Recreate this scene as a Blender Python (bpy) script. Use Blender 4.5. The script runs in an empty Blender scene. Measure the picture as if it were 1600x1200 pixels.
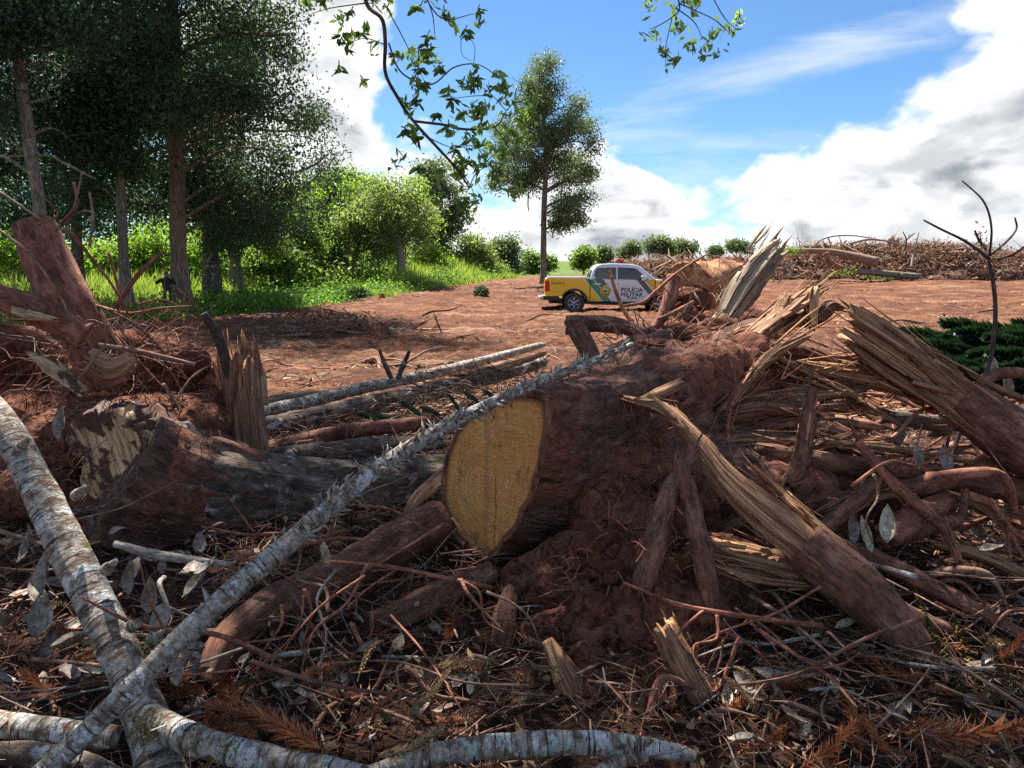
import bpy, bmesh, math, random
import numpy as np
from mathutils import Vector, Matrix, Quaternion
random.seed(7); rng = np.random.default_rng(7)
SC = bpy.context.scene; COL = SC.collection; R = math.radians
# ------------------------------------------------------------------ camera
F = 1209.0; CAMZ = 1.6; PITCH = math.atan(180 / F)
cam = bpy.data.objects.new('camera', bpy.data.cameras.new('camera')); COL.objects.link(cam)
cam.location = (0, 0, CAMZ); cam.rotation_euler = (math.pi / 2 - PITCH, 0, 0)
cam.data.sensor_width = 36; cam.data.lens = 36 * F / 1600; cam.data.clip_start = .05; cam.data.clip_end = 9000
SC.camera = cam
SC.view_settings.view_transform = 'Standard'; SC.view_settings.look = 'None'
SC.view_settings.gamma = 1; SC.view_settings.use_curve_mapping = False
SC.cycles.use_denoising = False
SC.view_settings.exposure = 1.62
# ------------------------------------------------------------------ sun and sky
SUN_EL = R(55); SUN_AZ = R(-25)
S = Vector((math.sin(SUN_AZ) * math.cos(SUN_EL), math.cos(SUN_AZ) * math.cos(SUN_EL), math.sin(SUN_EL)))
sl = bpy.data.lights.new('sun', 'SUN'); sl.energy = 4.9; sl.angle = R(.5); sl.color = (1, .95, .87)
sun = bpy.data.objects.new('sun', sl); COL.objects.link(sun)
sun.rotation_euler = S.to_track_quat('Z', 'Y').to_euler(); sun.location = (0, 0, 60)
W = bpy.data.worlds.new('World'); SC.world = W; W.use_nodes = True

class NT:
    """small helper to write node graphs as expressions"""
    def __init__(s, tree):
        s.t = tree; tree.nodes.clear()
    def n(s, typ, props=None, **inp):
        nd = s.t.nodes.new(typ)
        for k, v in (props or {}).items(): setattr(nd, k, v)
        for k, v in inp.items(): s.set(nd, k, v)
        return nd
    def set(s, nd, k, v):
        k = int(k[1:]) if k[0] == '_' else k.replace('_', ' ')
        i = nd.inputs[k]
        if isinstance(v, bpy.types.NodeSocket): s.t.links.new(v, i)
        elif isinstance(v, bpy.types.Node): s.t.links.new(v.outputs[0], i)
        else: i.default_value = v
    def m(s, op, a, b=None, c=None, clamp=False):
        nd = s.t.nodes.new('ShaderNodeMath'); nd.operation = op; nd.use_clamp = clamp
        for i, v in enumerate((a, b, c)):
            if v is not None: s.set(nd, '_%d' % i, v)
        return nd.outputs[0]
    def vm(s, op, a, b):
        nd = s.t.nodes.new('ShaderNodeVectorMath'); nd.operation = op
        s.set(nd, '_0', a); s.set(nd, '_1', b); return nd.outputs[0]
    def noise(s, vec, scale=1, detail=4, rough=.55, dist=0, col=False):
        nd = s.n('ShaderNodeTexNoise', Vector=vec, Scale=scale, Detail=detail, Roughness=rough, Distortion=dist)
        return nd.outputs[1] if col else nd.outputs[0]
    def ramp(s, fac, stops, interp='LINEAR'):
        nd = s.n('ShaderNodeValToRGB', Fac=fac); e = nd.color_ramp; e.interpolation = interp
        while len(e.elements) < len(stops): e.elements.new(.5)
        for q, (p, c) in zip(e.elements, stops):
            q.position = p; q.color = (c, c, c, 1) if isinstance(c, (int, float)) else (*c, 1)
        return nd.outputs[0]
    def mix(s, f, a, b, blend='MIX'):
        nd = s.t.nodes.new('ShaderNodeMix'); nd.data_type = 'RGBA'; nd.blend_type = blend
        ins = [i for i in nd.inputs if i.type == 'RGBA']
        for i, v in zip([nd.inputs[0]] + ins, (f, a, b)):
            if isinstance(v, bpy.types.NodeSocket): s.t.links.new(v, i)
            else: i.default_value = v if not isinstance(v, tuple) or len(v) == 4 else (*v, 1)
        return [o for o in nd.outputs if o.type == 'RGBA'][0]
    def step(s, v, lo, hi):
        nd = s.n('ShaderNodeMapRange', {'interpolation_type': 'SMOOTHSTEP'}, Value=v, From_Min=lo, From_Max=hi)
        return nd.outputs[0]

def build_world():
    g = NT(W.node_tree)
    tc = g.n('ShaderNodeTexCoord').outputs['Generated']
    sky = g.n('ShaderNodeTexSky', {'sky_type': 'NISHITA', 'sun_disc': False, 'sun_elevation': SUN_EL,
              'sun_rotation': SUN_AZ % (2 * math.pi), 'air_density': 1.0, 'dust_density': .35, 'ozone_density': 3.0, 'altitude': 900})
    sx = g.n('ShaderNodeSeparateXYZ', Vector=tc)
    x, y, z = sx.outputs
    az = g.m('ARCTAN2', x, y); el = g.m('ARCSINE', z)
    def ang(u, v):
        d = (Vector((0, math.cos(PITCH), -math.sin(PITCH))) + Vector((1, 0, 0)) * ((u - 800) / F) + Vector((0, math.sin(PITCH), math.cos(PITCH))) * ((600 - v) / F)).normalized()
        return math.atan2(d.x, d.y), math.asin(d.z)
    def blob(u, v, su, sv, amp, rot=0):
        a, e = ang(u, v); ca, sa = math.cos(R(rot)), math.sin(R(rot))
        da = g.m('SUBTRACT', az, a); de = g.m('SUBTRACT', el, e)
        p = g.m('ADD', g.m('MULTIPLY', da, ca), g.m('MULTIPLY', de, sa))
        q = g.m('SUBTRACT', g.m('MULTIPLY', de, ca), g.m('MULTIPLY', da, sa))
        p = g.m('MULTIPLY', p, F / su); q = g.m('MULTIPLY', q, F / sv)
        r2 = g.m('ADD', g.m('MULTIPLY', p, p), g.m('MULTIPLY', q, q))
        return g.m('MULTIPLY', g.m('POWER', 2.71828, g.m('MULTIPLY', r2, -1)), amp)
    def total(L):
        t = None
        for b in L:
            k = blob(*b); t = k if t is None else g.m('ADD', t, k)
        return t
    # cumulus: billowy noise on the direction, pushed up where the clouds stand
    def billow(off):
        sv = g.vm('MULTIPLY', g.vm('ADD', tc, off), (1.15, 1.15, 1.7))
        wob = g.vm('MULTIPLY', g.noise(sv, 6, 2, .55, col=True), (.10, .10, .10))
        pv = g.vm('ADD', sv, wob)
        n1 = g.noise(pv, 4.6, 7, .60)
        vor = g.n('ShaderNodeTexVoronoi', {'feature': 'SMOOTH_F1', 'normalize': True}, Vector=pv, Scale=11, Detail=2.0, Roughness=.62, Smoothness=.35).outputs[0]
        return g.m('ADD', g.m('MULTIPLY', g.m('SUBTRACT', n1, .5), 2.1), g.m('MULTIPLY', g.m('SUBTRACT', .42, vor), 1.15))
    dens = billow((0, 0, 0)); dens2 = billow((-.012, .0, .035))
    put = total([(520, 40, 105, 130, .62), (560, 200, 90, 75, .55), (665, 262, 110, 70, .6), (470, 200, 90, 130, .5), (420, 80, 120, 200, .5),
                 (940, 190, 52, 95, .62), (905, 255, 75, 75, .4), (800, 345, 190, 60, .6), (1000, 320, 130, 40, .35), (900, 385, 150, 26, .3), (1130, 310, 170, 40, .5), (1150, 365, 170, 32, .5), (1010, 385, 120, 16, .4),
                 (1320, 260, 90, 110, .6), (1420, 200, 130, 95, .6), (1580, 150, 120, 90, .7), (1500, 290, 260, 110, .75), (1250, 365, 200, 34, .5), (1700, 230, 260, 200, .8), (1215, 165, 18, 26, .32), (1590, 38, 45, 20, .4), (590, 130, 34, 45, .1)])
    cut = total([(740, 90, 130, 110, .9), (1060, 90, 170, 125, .9), (1260, 70, 170, 100, .75), (606, 175, 24, 46, .3), (690, 225, 30, 18, .2), (1050, 240, 60, 36, .4), (930, 20, 200, 90, .6), (1000, 350, 110, 8, .3), (1120, 190, 70, 45, .4), (870, 400, 60, 14, .3), (800, 405, 60, 10, .2)])
    put = g.m('MINIMUM', put, .44); hold = g.m('SUBTRACT', put, g.m('MULTIPLY', cut, 1.1))
    d = g.m('ADD', dens, g.m('MULTIPLY_ADD', hold, 1.25, .25))
    mask = g.step(d, .38, .74)
    # thin high streaks
    pr = g.n('ShaderNodeMapping', Vector=g.n('ShaderNodeCombineXYZ', X=az, Y=el, Z=0.0), Rotation=(0, 0, R(-14)), Scale=(2.2, 13, 1))
    ci = g.noise(pr, 1.7, 7, .6, .5)
    cput = total([(1350, 60, 330, 34, .34, 14), (1150, 330, 230, 40, .25), (1260, 215, 140, 30, .14, 10), (1060, 260, 120, 90, .12)])
    cirr = g.m('MULTIPLY', g.step(g.m('ADD', ci, cput), .58, 1.05), .6)
    # undersides: greyer where more cloud stands above
    sh = g.noise(g.vm('ADD', g.vm('MULTIPLY', tc, (1, 1, 2.1)), (0.3, .1, .04)), 6.0, 6, .55, .4)
    thick = g.step(d, .55, 1.0)
    rel = g.step(g.m('SUBTRACT', dens2, dens), -.16, .30)
    gsh = g.m('MULTIPLY', thick, g.m('ADD', g.m('MULTIPLY', rel, .45), g.m('MULTIPLY', g.step(sh, .44, .62), .6)), clamp=True)
    ccol = g.mix(gsh, (.97, .975, .98), (.30, .33, .37))
    skyc = g.mix(1.0, sky.outputs[0], (.72, .96, 1.15), 'MULTIPLY')
    b1 = g.n('ShaderNodeBackground', Color=skyc, Strength=.043)
    b2 = g.n('ShaderNodeBackground', Color=ccol, Strength=.40)
    al = g.m('MAXIMUM', mask, cirr)
    mx = g.n('ShaderNodeMixShader', _0=al, _1=b1, _2=b2)
    g.n('ShaderNodeOutputWorld', Surface=mx)
build_world()

# ------------------------------------------------------------------ helpers
def hsh(ix, iy, iz, seed):
    h = (ix * 374761393 + iy * 668265263 + iz * 2147483647 + seed * 974634777) & 0xFFFFFFFF
    h = ((h ^ (h >> 13)) * 1274126177) & 0xFFFFFFFF
    return ((h ^ (h >> 16)) & 0xFFFFFF) / 16777215.0
def vnoise(P, seed=0):
    P = np.asarray(P, float); I = np.floor(P).astype(np.int64); f = P - I; f = f * f * (3 - 2 * f)
    r = 0
    for dx in (0, 1):
        wx = f[:, 0] if dx else 1 - f[:, 0]
        for dy in (0, 1):
            wy = f[:, 1] if dy else 1 - f[:, 1]
            for dz in (0, 1):
                wz = f[:, 2] if dz else 1 - f[:, 2]
                r = r + wx * wy * wz * hsh(I[:, 0] + dx, I[:, 1] + dy, I[:, 2] + dz, seed)
    return r * 2 - 1
def fbm(P, sc=1.0, octv=4, seed=0, gain=.5):
    P = np.asarray(P, float) * sc; a = 1; t = 0; n = 0
    for o in range(octv):
        t = t + a * vnoise(P + 17.3 * o, seed + o); n += a; a *= gain; P = P * 2.03
    return t / n
def smooth(t): t = np.clip(t, 0, 1); return t * t * (3 - 2 * t)
def terrain(x, y):
    x = np.asarray(x, float); y = np.asarray(y, float)
    z = .88 * smooth((y - 30) / 32) - 9 * smooth((y - 85) / 260) + 30 * smooth((y - 700) / 1500)
    z = z + .22 * smooth((y - 28) / 25) * smooth((x - 6) / 25) * (1 - smooth((y - 85) / 100))
    z = z - .25 * smooth((-x - 5) / 10) * smooth((y - 18) / 10) * (1 - smooth((y - 50) / 40))
    return z
def ray(u, v):
    x = (u - 800) / F; yy = (600 - v) / F; c, s = math.cos(PITCH), math.sin(PITCH)
    return Vector((x, c + yy * s, -s + yy * c))
def P(u, v, Y):
    d = ray(u, v); return Vector((0, 0, CAMZ)) + d * (Y / d.y)
def G(u, v):
    d = ray(u, v); Y = 1.5
    while Y < 400:
        p = Vector((0, 0, CAMZ)) + d * (Y / d.y)
        if p.z <= float(terrain(p.x, p.y)): return p
        Y *= 1.004
    return p
def px(n, Y): return n * Y / F          # n photo pixels at distance Y, in metres

class Geo:
    def __init__(s): s.v = []; s.q = []; s.t = []; s.r = []; s.c = []; s.n = 0
    def add(s, V, Q=None, T=None, rest=None, tint=.5):
        V = np.asarray(V, float).reshape(-1, 3); s.v.append(V)
        s.r.append(V if rest is None else np.asarray(rest, float))
        s.c.append(np.full(len(V), tint) if np.isscalar(tint) else np.asarray(tint, float))
        if Q is not None and len(Q): s.q.append(np.asarray(Q, np.int64) + s.n)
        if T is not None and len(T): s.t.append(np.asarray(T, np.int64) + s.n)
        s.n += len(V); return s
    def mesh(s, name, mat, smooth_=True):
        V = np.concatenate(s.v); me = bpy.data.meshes.new(name)
        Q = np.concatenate(s.q) if s.q else np.zeros((0, 4), np.int64); T = np.concatenate(s.t) if s.t else np.zeros((0, 3), np.int64)
        me.vertices.add(len(V)); me.vertices.foreach_set('co', V.astype(np.float32).ravel())
        L = np.concatenate([Q.ravel(), T.ravel()]); me.loops.add(len(L)); me.loops.foreach_set('vertex_index', L.astype(np.int32))
        st = np.concatenate([np.arange(len(Q)) * 4, len(Q) * 4 + np.arange(len(T)) * 3]); me.polygons.add(len(st))
        me.polygons.foreach_set('loop_start', st.astype(np.int32))
        try: me.polygons.foreach_set('loop_total', np.concatenate([np.full(len(Q), 4), np.full(len(T), 3)]).astype(np.int32))
        except Exception: pass
        me.update(calc_edges=True)
        a = me.attributes.new('rest', 'FLOAT_VECTOR', 'POINT'); a.data.foreach_set('vector', np.concatenate(s.r).astype(np.float32).ravel())
        a = me.attributes.new('tint', 'FLOAT', 'POINT'); a.data.foreach_set('value', np.concatenate(s.c).astype(np.float32))
        if smooth_: me.polygons.foreach_set('use_smooth', np.ones(len(st), bool))
        me.materials.append(mat); me.validate(); return me
def tag(o, label=None, cat=None, group=None, kind=None):
    for k, v in (('label', label), ('category', cat), ('group', group), ('kind', kind)):
        if v: o[k] = v
    return o
def link(name, data, parent=None, **kw):
    o = bpy.data.objects.new(name, data); COL.objects.link(o)
    if parent is not None: o.parent = parent
    return tag(o, **kw)
def empty(name, loc, label, cat, group=None, rz=0):
    o = link(name, None); o.location = loc; o.rotation_euler[2] = rz; o.empty_display_size = .1
    return tag(o, label, cat, group)
def put(name, geo, mat, parent=None, smooth_=True, **kw):
    """geometry given in world space; stored relative to its parent's origin"""
    me = geo.mesh(name, mat, smooth_)
    if parent is not None:
        off = Vector((0, 0, 0)); p = parent
        while p is not None: off += p.location; p = p.parent
        me.transform(Matrix.Translation(-off))
    return link(name, me, parent, **kw)
def crv(pts, n):
    pts = np.array([tuple(p) for p in pts], float)
    if len(pts) == 2: pts = np.array([pts[0], (pts[0] + pts[1]) / 2, pts[1]])
    k = len(pts); e = np.vstack([2 * pts[0] - pts[1], pts, 2 * pts[-1] - pts[-2]])
    t = np.linspace(0, k - 1 - 1e-6, n); i = t.astype(int); f = (t - i)[:, None]
    a, b, c, d = e[i], e[i + 1], e[i + 2], e[i + 3]
    return .5 * (2 * b + (c - a) * f + (2 * a - 5 * b + 4 * c - d) * f ** 2 + (3 * b - a - 3 * c + d) * f ** 3)
def frames(C):
    T = np.gradient(C, axis=0); T /= np.linalg.norm(T, axis=1)[:, None] + 1e-9
    up = np.array([0, 0, 1.0]) if abs(T[0][2]) < .9 else np.array([1.0, 0, 0])
    A = np.zeros_like(T); a = np.cross(T[0], up); a /= np.linalg.norm(a)
    for i in range(len(T)):
        a = a - T[i] * a.dot(T[i]); a /= np.linalg.norm(a); A[i] = a
    return T, A, np.cross(T, A)
def tube(pts, rad, n=24, seg=14, bump=.06, bsc=9., ridge=0., rf=5., jag=(0, 0), seed=None, geo=None, flat=1., cap=True, tint=.5, step=0.):
    """a swept, uneven limb. ridge: lengthwise furrows; jag: torn ends (m)."""
    seed = random.randrange(9999) if seed is None else seed
    C = crv(pts, n); T, A, B = frames(C)
    rad = np.interp(np.linspace(0, 1, n), np.linspace(0, 1, len(rad)), rad)
    s = np.concatenate([[0], np.cumsum(np.linalg.norm(np.diff(C, axis=0), axis=1))])
    th = np.linspace(0, 2 * np.pi, seg, endpoint=False); ct, sn = np.cos(th), np.sin(th)
    rr = rad[:, None] * np.ones(seg)
    rm = float(rad.mean())
    if ridge:
        q = np.stack([ct * rf, sn * rf, np.zeros(seg)], 1)
        base = (np.repeat(q[None], n, 0) + np.stack([0 * s, 0 * s, s * 1.2], 1)[:, None] + seed).reshape(-1, 3)
        g = fbm(base, 1.0, 3, seed).reshape(n, seg); g = np.where(ridge > .25, np.round(g * 3.5) / 3.5 * .65 + g * .45, g); rr = rr * (1 + ridge * g - ridge * .35 * (1 - np.abs(g)) ** 4)
    pos = np.stack([rm * ct[None] + 0 * s[:, None], rm * sn[None] + 0 * s[:, None], s[:, None] + 0 * ct[None]], 2).reshape(-1, 3)
    if bump: rr = rr * (1 + bump * fbm(pos + seed, bsc / max(rm * 14, .35), 4, seed + 3).reshape(n, seg))
    V = C[:, None] + A[:, None] * (rr * ct)[..., None] + B[:, None] * (rr * sn * flat)[..., None]
    R0 = pos.reshape(n, seg, 3).copy()
    for e, j in ((0, jag[0]), (-1, jag[1])):
        if not j: continue
        sgn = -1 if e == 0 else 1
        r2 = np.random.default_rng(seed + 5 + e)
        ex = fbm(np.stack([ct * 4, sn * 4, 0 * ct], 1) + seed, 1.3, 3, seed + 11) * .9 + r2.uniform(-.35, .35, seg)
        ex = np.clip(ex + .25, -.6, 1.2) * j
        kmax = max(2, int(n * .34))
        for k in range(kmax):
            w = (1 - k / kmax) ** 2; i = k if e == 0 else n - 1 - k
            V[i] += T[i] * (sgn * ex * w)[:, None]; R0[i, :, 2] += sgn * ex * w
        V[e] += (C[e] - V[e]) * r2.uniform(.0, .45, seg)[:, None]
    i = np.arange(n - 1)[:, None] * seg; j = np.arange(seg)[None]; j2 = (j + 1) % seg
    Q = np.stack([i + j, i + j2, i + seg + j2, i + seg + j], 2).reshape(-1, 4)
    g = geo or Geo(); V = V.reshape(-1, 3); R0 = R0.reshape(-1, 3); Tn = []
    if cap:
        m = len(V); V = np.vstack([V, C[0] + T[0] * (jag[0] * .9), C[-1] - T[-1] * (jag[1] * .9)]); R0 = np.vstack([R0, [0, 0, 0], [0, 0, s[-1]]])
        Tn = [(m, (k + 1) % seg, k) for k in range(seg)] + [(m + 1, (n - 1) * seg + k, (n - 1) * seg + (k + 1) % seg) for k in range(seg)]
    g.add(V, Q, Tn, R0, tint); return g
def slivers(C0, D, L, w, geo, tint=None):
    """thin tapered wood fibres: C0 starts, D unit directions, L lengths, w widths"""
    n = len(C0); up = rng.normal(size=(n, 3)); a = np.cross(D, up); a /= np.linalg.norm(a, axis=1)[:, None]; b = np.cross(D, a)
    L = np.asarray(L)[:, None]; w = np.asarray(w)[:, None]
    w = w * np.exp(rng.normal(0, .55, (n, 1))); tk = rng.uniform(.2, .5, (n, 1))
    bend = b * L * rng.normal(0, .05, (n, 1))
    v = np.stack([C0 + a * w * .5, C0 - a * w * .5, C0 + b * w * tk, C0 + D * L * .6 + a * w * .45 + bend, C0 + D * L * .6 - a * w * .45 + bend, C0 + D * L * .6 + b * w * tk + bend, C0 + D * L + bend * .3], 1)
    o = np.arange(n)[:, None] * 7
    Q = np.concatenate([o + np.array([[0, 1, 4, 3]]), o + np.array([[1, 2, 5, 4]]), o + np.array([[2, 0, 3, 5]])]); Tt = np.concatenate([o + np.array([[3, 4, 6]]), o + np.array([[4, 5, 6]]), o + np.array([[5, 3, 6]])])
    rest = np.zeros((n, 7, 3)); rest[:, :, 0] = rng.uniform(-9, 9, (n, 1)); rest[:, :, 2] = np.concatenate([0 * L, 0 * L, 0 * L, L * .5, L * .5, L * .5, L], 1)
    t = rng.uniform(0, 1, n) if tint is None else np.asarray(tint)
    geo.add(v.reshape(-1, 3), Q, Tt, rest.reshape(-1, 3), np.repeat(t, 7)); return geo
def fibres_on(pts, rad, n, L, w, geo, out=.35, lo=0., hi=1., sgn=0):
    C = crv(pts, 60); T, A, B = frames(C); r = np.interp(np.linspace(0, 1, 60), np.linspace(0, 1, len(rad)), rad)
    i = (rng.uniform(lo, hi, n) * 59).astype(int); th = rng.uniform(0, 2 * np.pi, n)
    nrm = A[i] * np.cos(th)[:, None] + B[i] * np.sin(th)[:, None]
    sg = rng.choice([-1, 1], n) if sgn == 0 else np.full(n, sgn)
    D = T[i] * sg[:, None] + nrm * rng.uniform(0, out, (n, 1)) + rng.normal(0, .1, (n, 3)); D /= np.linalg.norm(D, axis=1)[:, None]
    return slivers(C[i] + nrm * (r[i] * .92)[:, None], D, rng.uniform(L * .3, L, n), rng.uniform(w * .4, w, n), geo)
def leaves(C, size, geo, up=.3, asp=.5, tint=None, droop=0., D=None):
    """diamond leaves with a fold, one per centre"""
    n = len(C); d = rng.normal(size=(n, 3)) if D is None else D + rng.normal(0, .5, (n, 3))
    d[:, 2] -= droop; d /= np.linalg.norm(d, axis=1)[:, None]
    k = rng.normal(size=(n, 3)); k[:, 2] += up * 3; a = np.cross(d, k); a /= np.linalg.norm(a, axis=1)[:, None] + 1e-9
    s = (size * rng.uniform(.6, 1.3, n))[:, None]
    V = np.stack([C - d * s * .5, C + a * s * asp * .5, C + d * s * .5, C - a * s * asp * .5], 1).reshape(-1, 3)
    t = rng.uniform(0, 1, n) if tint is None else tint
    geo.add(V, np.arange(n * 4).reshape(-1, 4), tint=np.repeat(t, 4)); return geo
def mound(x, y):
    """height of the debris-strewn soil in front of the camera"""
    x = np.asarray(x, float); y = np.asarray(y, float)
    m = .05 + .16 * np.exp(-((y - 4.6) / 1.5) ** 2) * np.exp(-((x - .3) / 4.) ** 4) + .12 * np.exp(-((y - 5.2) / 1.3) ** 2 - ((x + 2.2) / 1.2) ** 2)
    Pq = np.stack([x, y, 0 * x], -1).reshape(-1, 3)
    m = m + (.055 * fbm(Pq, 1.7, 3, 5)).reshape(x.shape) + (.02 * fbm(Pq, 9, 3, 8)).reshape(x.shape)
    edge = smooth((y - 1.0) / .6) * (1 - smooth((y - 6.8) / 2.2)) * (1 - smooth((np.abs(x) - 5.2) / 2.0))
    return m * edge + .0 * (1 - edge)
def mz(x, y): return float(mound(np.array([x]), np.array([y]))[0])
# ------------------------------------------------------------------ materials
def mat(name, stops, sc=(8, 8, 8), det=6, co='rest', over=(), rough=.85, bump=.35, bsc=(30, 30, 30), bdist=.02, spec=.25, tint=0., rsc=.6, dist=.4, fine=.75):
    """stops: colour ramp over a noise; over: (colour, scale xyz, lo, hi[, detail]) patches laid on it; tint: strength of per-piece variation"""
    M = bpy.data.materials.new(name); M.use_nodes = True; g = NT(M.node_tree)
    if co == 'rest':
        v = g.n('ShaderNodeAttribute', {'attribute_name': 'rest'}).outputs['Vector']
    elif co == 'world': v = g.n('ShaderNodeNewGeometry').outputs['Position']
    else: v = g.n('ShaderNodeTexCoord').outputs['Object']
    if co != 'world':
        r = g.n('ShaderNodeObjectInfo').outputs['Random']
        v = g.vm('ADD', v, g.n('ShaderNodeCombineXYZ', X=g.m('MULTIPLY', r, 37.), Y=g.m('MULTIPLY', r, 91.), Z=g.m('MULTIPLY', r, 13.)))
    n1 = g.noise(g.vm('MULTIPLY', v, sc), 1, det, rsc, dist)
    c = g.ramp(n1, stops)
    h = n1
    for o in over:
        k = g.noise(g.vm('MULTIPLY', v, o[1]), 1, o[4] if len(o) > 4 else 5, .62, .3)
        f = g.step(k, o[2], o[3]); c = g.mix(f, c, o[0]); h = g.m('ADD', h, g.m('MULTIPLY', f, .25))
    if tint:
        t = g.n('ShaderNodeAttribute', {'attribute_name': 'tint'}).outputs['Fac']
        t2 = g.n('ShaderNodeObjectInfo').outputs['Random']
        k = g.m('MULTIPLY_ADD', g.m('ADD', t, t2), tint, 1 - tint)
        c = g.mix(1.0, c, g.n('ShaderNodeCombineColor', Red=k, Green=k, Blue=k).outputs[0], 'MULTIPLY')
    b = g.n('ShaderNodeBsdfPrincipled', Base_Color=c, Roughness=rough)
    b.inputs['Specular IOR Level'].default_value = spec
    if bump:
        n2 = g.noise(g.vm('MULTIPLY', v, bsc), 1, 7, .65)
        if fine:      # cavity shading painted into the colour: bump hollows darker, ridges lighter, plus fine mottling
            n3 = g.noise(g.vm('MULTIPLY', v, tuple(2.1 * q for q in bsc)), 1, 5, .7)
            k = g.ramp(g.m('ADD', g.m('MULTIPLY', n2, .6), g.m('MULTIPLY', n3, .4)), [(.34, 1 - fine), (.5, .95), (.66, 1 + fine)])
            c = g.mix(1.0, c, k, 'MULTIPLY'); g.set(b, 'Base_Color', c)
        hh = g.m('ADD', g.m('MULTIPLY', h, .7), n2)
        bp = g.n('ShaderNodeBump', Strength=bump, Distance=bdist, Height=hh)
        g.t.links.new(bp.outputs[0], b.inputs['Normal'])
    g.n('ShaderNodeOutputMaterial', Surface=b)
    return M
def leafmat(name, lo, hi, trans=.35, rough=.5, tc=None):
    M = bpy.data.materials.new(name); M.use_nodes = True; g = NT(M.node_tree)
    t = g.n('ShaderNodeAttribute', {'attribute_name': 'tint'}).outputs['Fac']
    r = g.n('ShaderNodeObjectInfo').outputs['Random']
    c = g.mix(g.m('FRACT', g.m('MULTIPLY_ADD', r, .35, g.m('MULTIPLY', t, .99))), lo, hi)
    c = g.mix(t, lo, hi)
    b = g.n('ShaderNodeBsdfPrincipled', Base_Color=c, Roughness=rough); b.inputs['Specular IOR Level'].default_value = .15
    tr = g.n('ShaderNodeBsdfTranslucent', Color=g.mix(1.0, c, tc or (1.25, 1.35, .7), 'MULTIPLY'))
    g.n('ShaderNodeOutputMaterial', Surface=g.n('ShaderNodeMixShader', _0=trans, _1=b, _2=tr)); return M
def plain(name, col, rough=.5, metal=0., spec=.5, coat=0., noise=.0, nsc=40):
    M = bpy.data.materials.new(name); M.use_nodes = True; g = NT(M.node_tree)
    c = (*col, 1)
    if noise:
        o = g.n('ShaderNodeTexCoord').outputs['Object']
        c = g.mix(g.m('MULTIPLY', g.step(g.noise(o, nsc, 5, .65), .4, .75), noise), c, (.24, .12, .07, 1))
    b = g.n('ShaderNodeBsdfPrincipled', Base_Color=c, Roughness=rough, Metallic=metal)
    b.inputs['Specular IOR Level'].default_value = spec; b.inputs['Coat Weight'].default_value = coat; b.inputs['Coat Roughness'].default_value = .08
    g.n('ShaderNodeOutputMaterial', Surface=b); return M

SOIL = (.165, .062, .034); SOILD = (.075, .03, .019); SOILL = (.29, .135, .075)
MT = {}
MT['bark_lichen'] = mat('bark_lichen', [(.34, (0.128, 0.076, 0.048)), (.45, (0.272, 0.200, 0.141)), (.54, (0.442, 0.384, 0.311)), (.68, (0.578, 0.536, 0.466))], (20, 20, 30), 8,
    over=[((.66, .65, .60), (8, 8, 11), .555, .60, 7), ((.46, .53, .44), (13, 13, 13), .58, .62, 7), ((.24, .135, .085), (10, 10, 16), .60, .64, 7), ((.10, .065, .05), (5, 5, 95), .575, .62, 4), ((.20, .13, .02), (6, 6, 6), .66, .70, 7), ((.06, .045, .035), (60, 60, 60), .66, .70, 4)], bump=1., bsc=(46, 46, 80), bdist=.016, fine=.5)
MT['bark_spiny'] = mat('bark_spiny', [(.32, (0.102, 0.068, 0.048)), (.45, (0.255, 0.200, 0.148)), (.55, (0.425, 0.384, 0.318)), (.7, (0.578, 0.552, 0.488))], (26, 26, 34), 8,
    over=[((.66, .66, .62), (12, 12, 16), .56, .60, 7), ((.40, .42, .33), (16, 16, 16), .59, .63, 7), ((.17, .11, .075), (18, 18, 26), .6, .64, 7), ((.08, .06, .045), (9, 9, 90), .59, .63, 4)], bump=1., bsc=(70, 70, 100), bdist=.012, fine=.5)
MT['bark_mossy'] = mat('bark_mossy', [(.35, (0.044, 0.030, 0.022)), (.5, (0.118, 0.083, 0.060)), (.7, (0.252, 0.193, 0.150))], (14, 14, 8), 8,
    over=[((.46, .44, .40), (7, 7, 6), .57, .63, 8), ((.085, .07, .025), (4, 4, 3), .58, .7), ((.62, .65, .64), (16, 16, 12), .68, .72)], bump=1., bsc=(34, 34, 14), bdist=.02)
MT['bark_red'] = mat('bark_red', [(.3, (0.105, 0.039, 0.026)), (.5, (0.225, 0.090, 0.055)), (.7, (0.375, 0.165, 0.105))], (9, 9, 5), 7,
    over=[((.30, .17, .11), (20, 20, 9), .62, .72), ((.045, .02, .015), (30, 30, 6), .62, .7)], bump=.8, bsc=(26, 26, 14), bdist=.012)
MT['bark_root'] = mat('bark_root', [(.3, (0.079, 0.034, 0.022)), (.5, (0.172, 0.076, 0.048)), (.72, (0.316, 0.165, 0.105))], (16, 16, 7), 7,
    over=[((.17, .07, .04), (5, 5, 5), .5, .65), ((.30, .20, .13), (38, 38, 10), .66, .74)], bump=.8, bsc=(50, 50, 18), bdist=.008)
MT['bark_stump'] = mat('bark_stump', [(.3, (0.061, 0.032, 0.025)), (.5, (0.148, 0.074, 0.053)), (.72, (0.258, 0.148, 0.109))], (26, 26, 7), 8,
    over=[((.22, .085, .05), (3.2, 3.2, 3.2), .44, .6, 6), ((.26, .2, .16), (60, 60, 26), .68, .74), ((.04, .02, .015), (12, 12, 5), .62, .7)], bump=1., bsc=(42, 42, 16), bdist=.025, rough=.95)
MT['bark_grey'] = mat('bark_grey', [(.3, (.09, .07, .055)), (.55, (.2, .165, .135)), (.75, (.34, .3, .26))], (14, 14, 3), 6, bump=.7, bsc=(30, 30, 6), bdist=.02)
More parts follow.
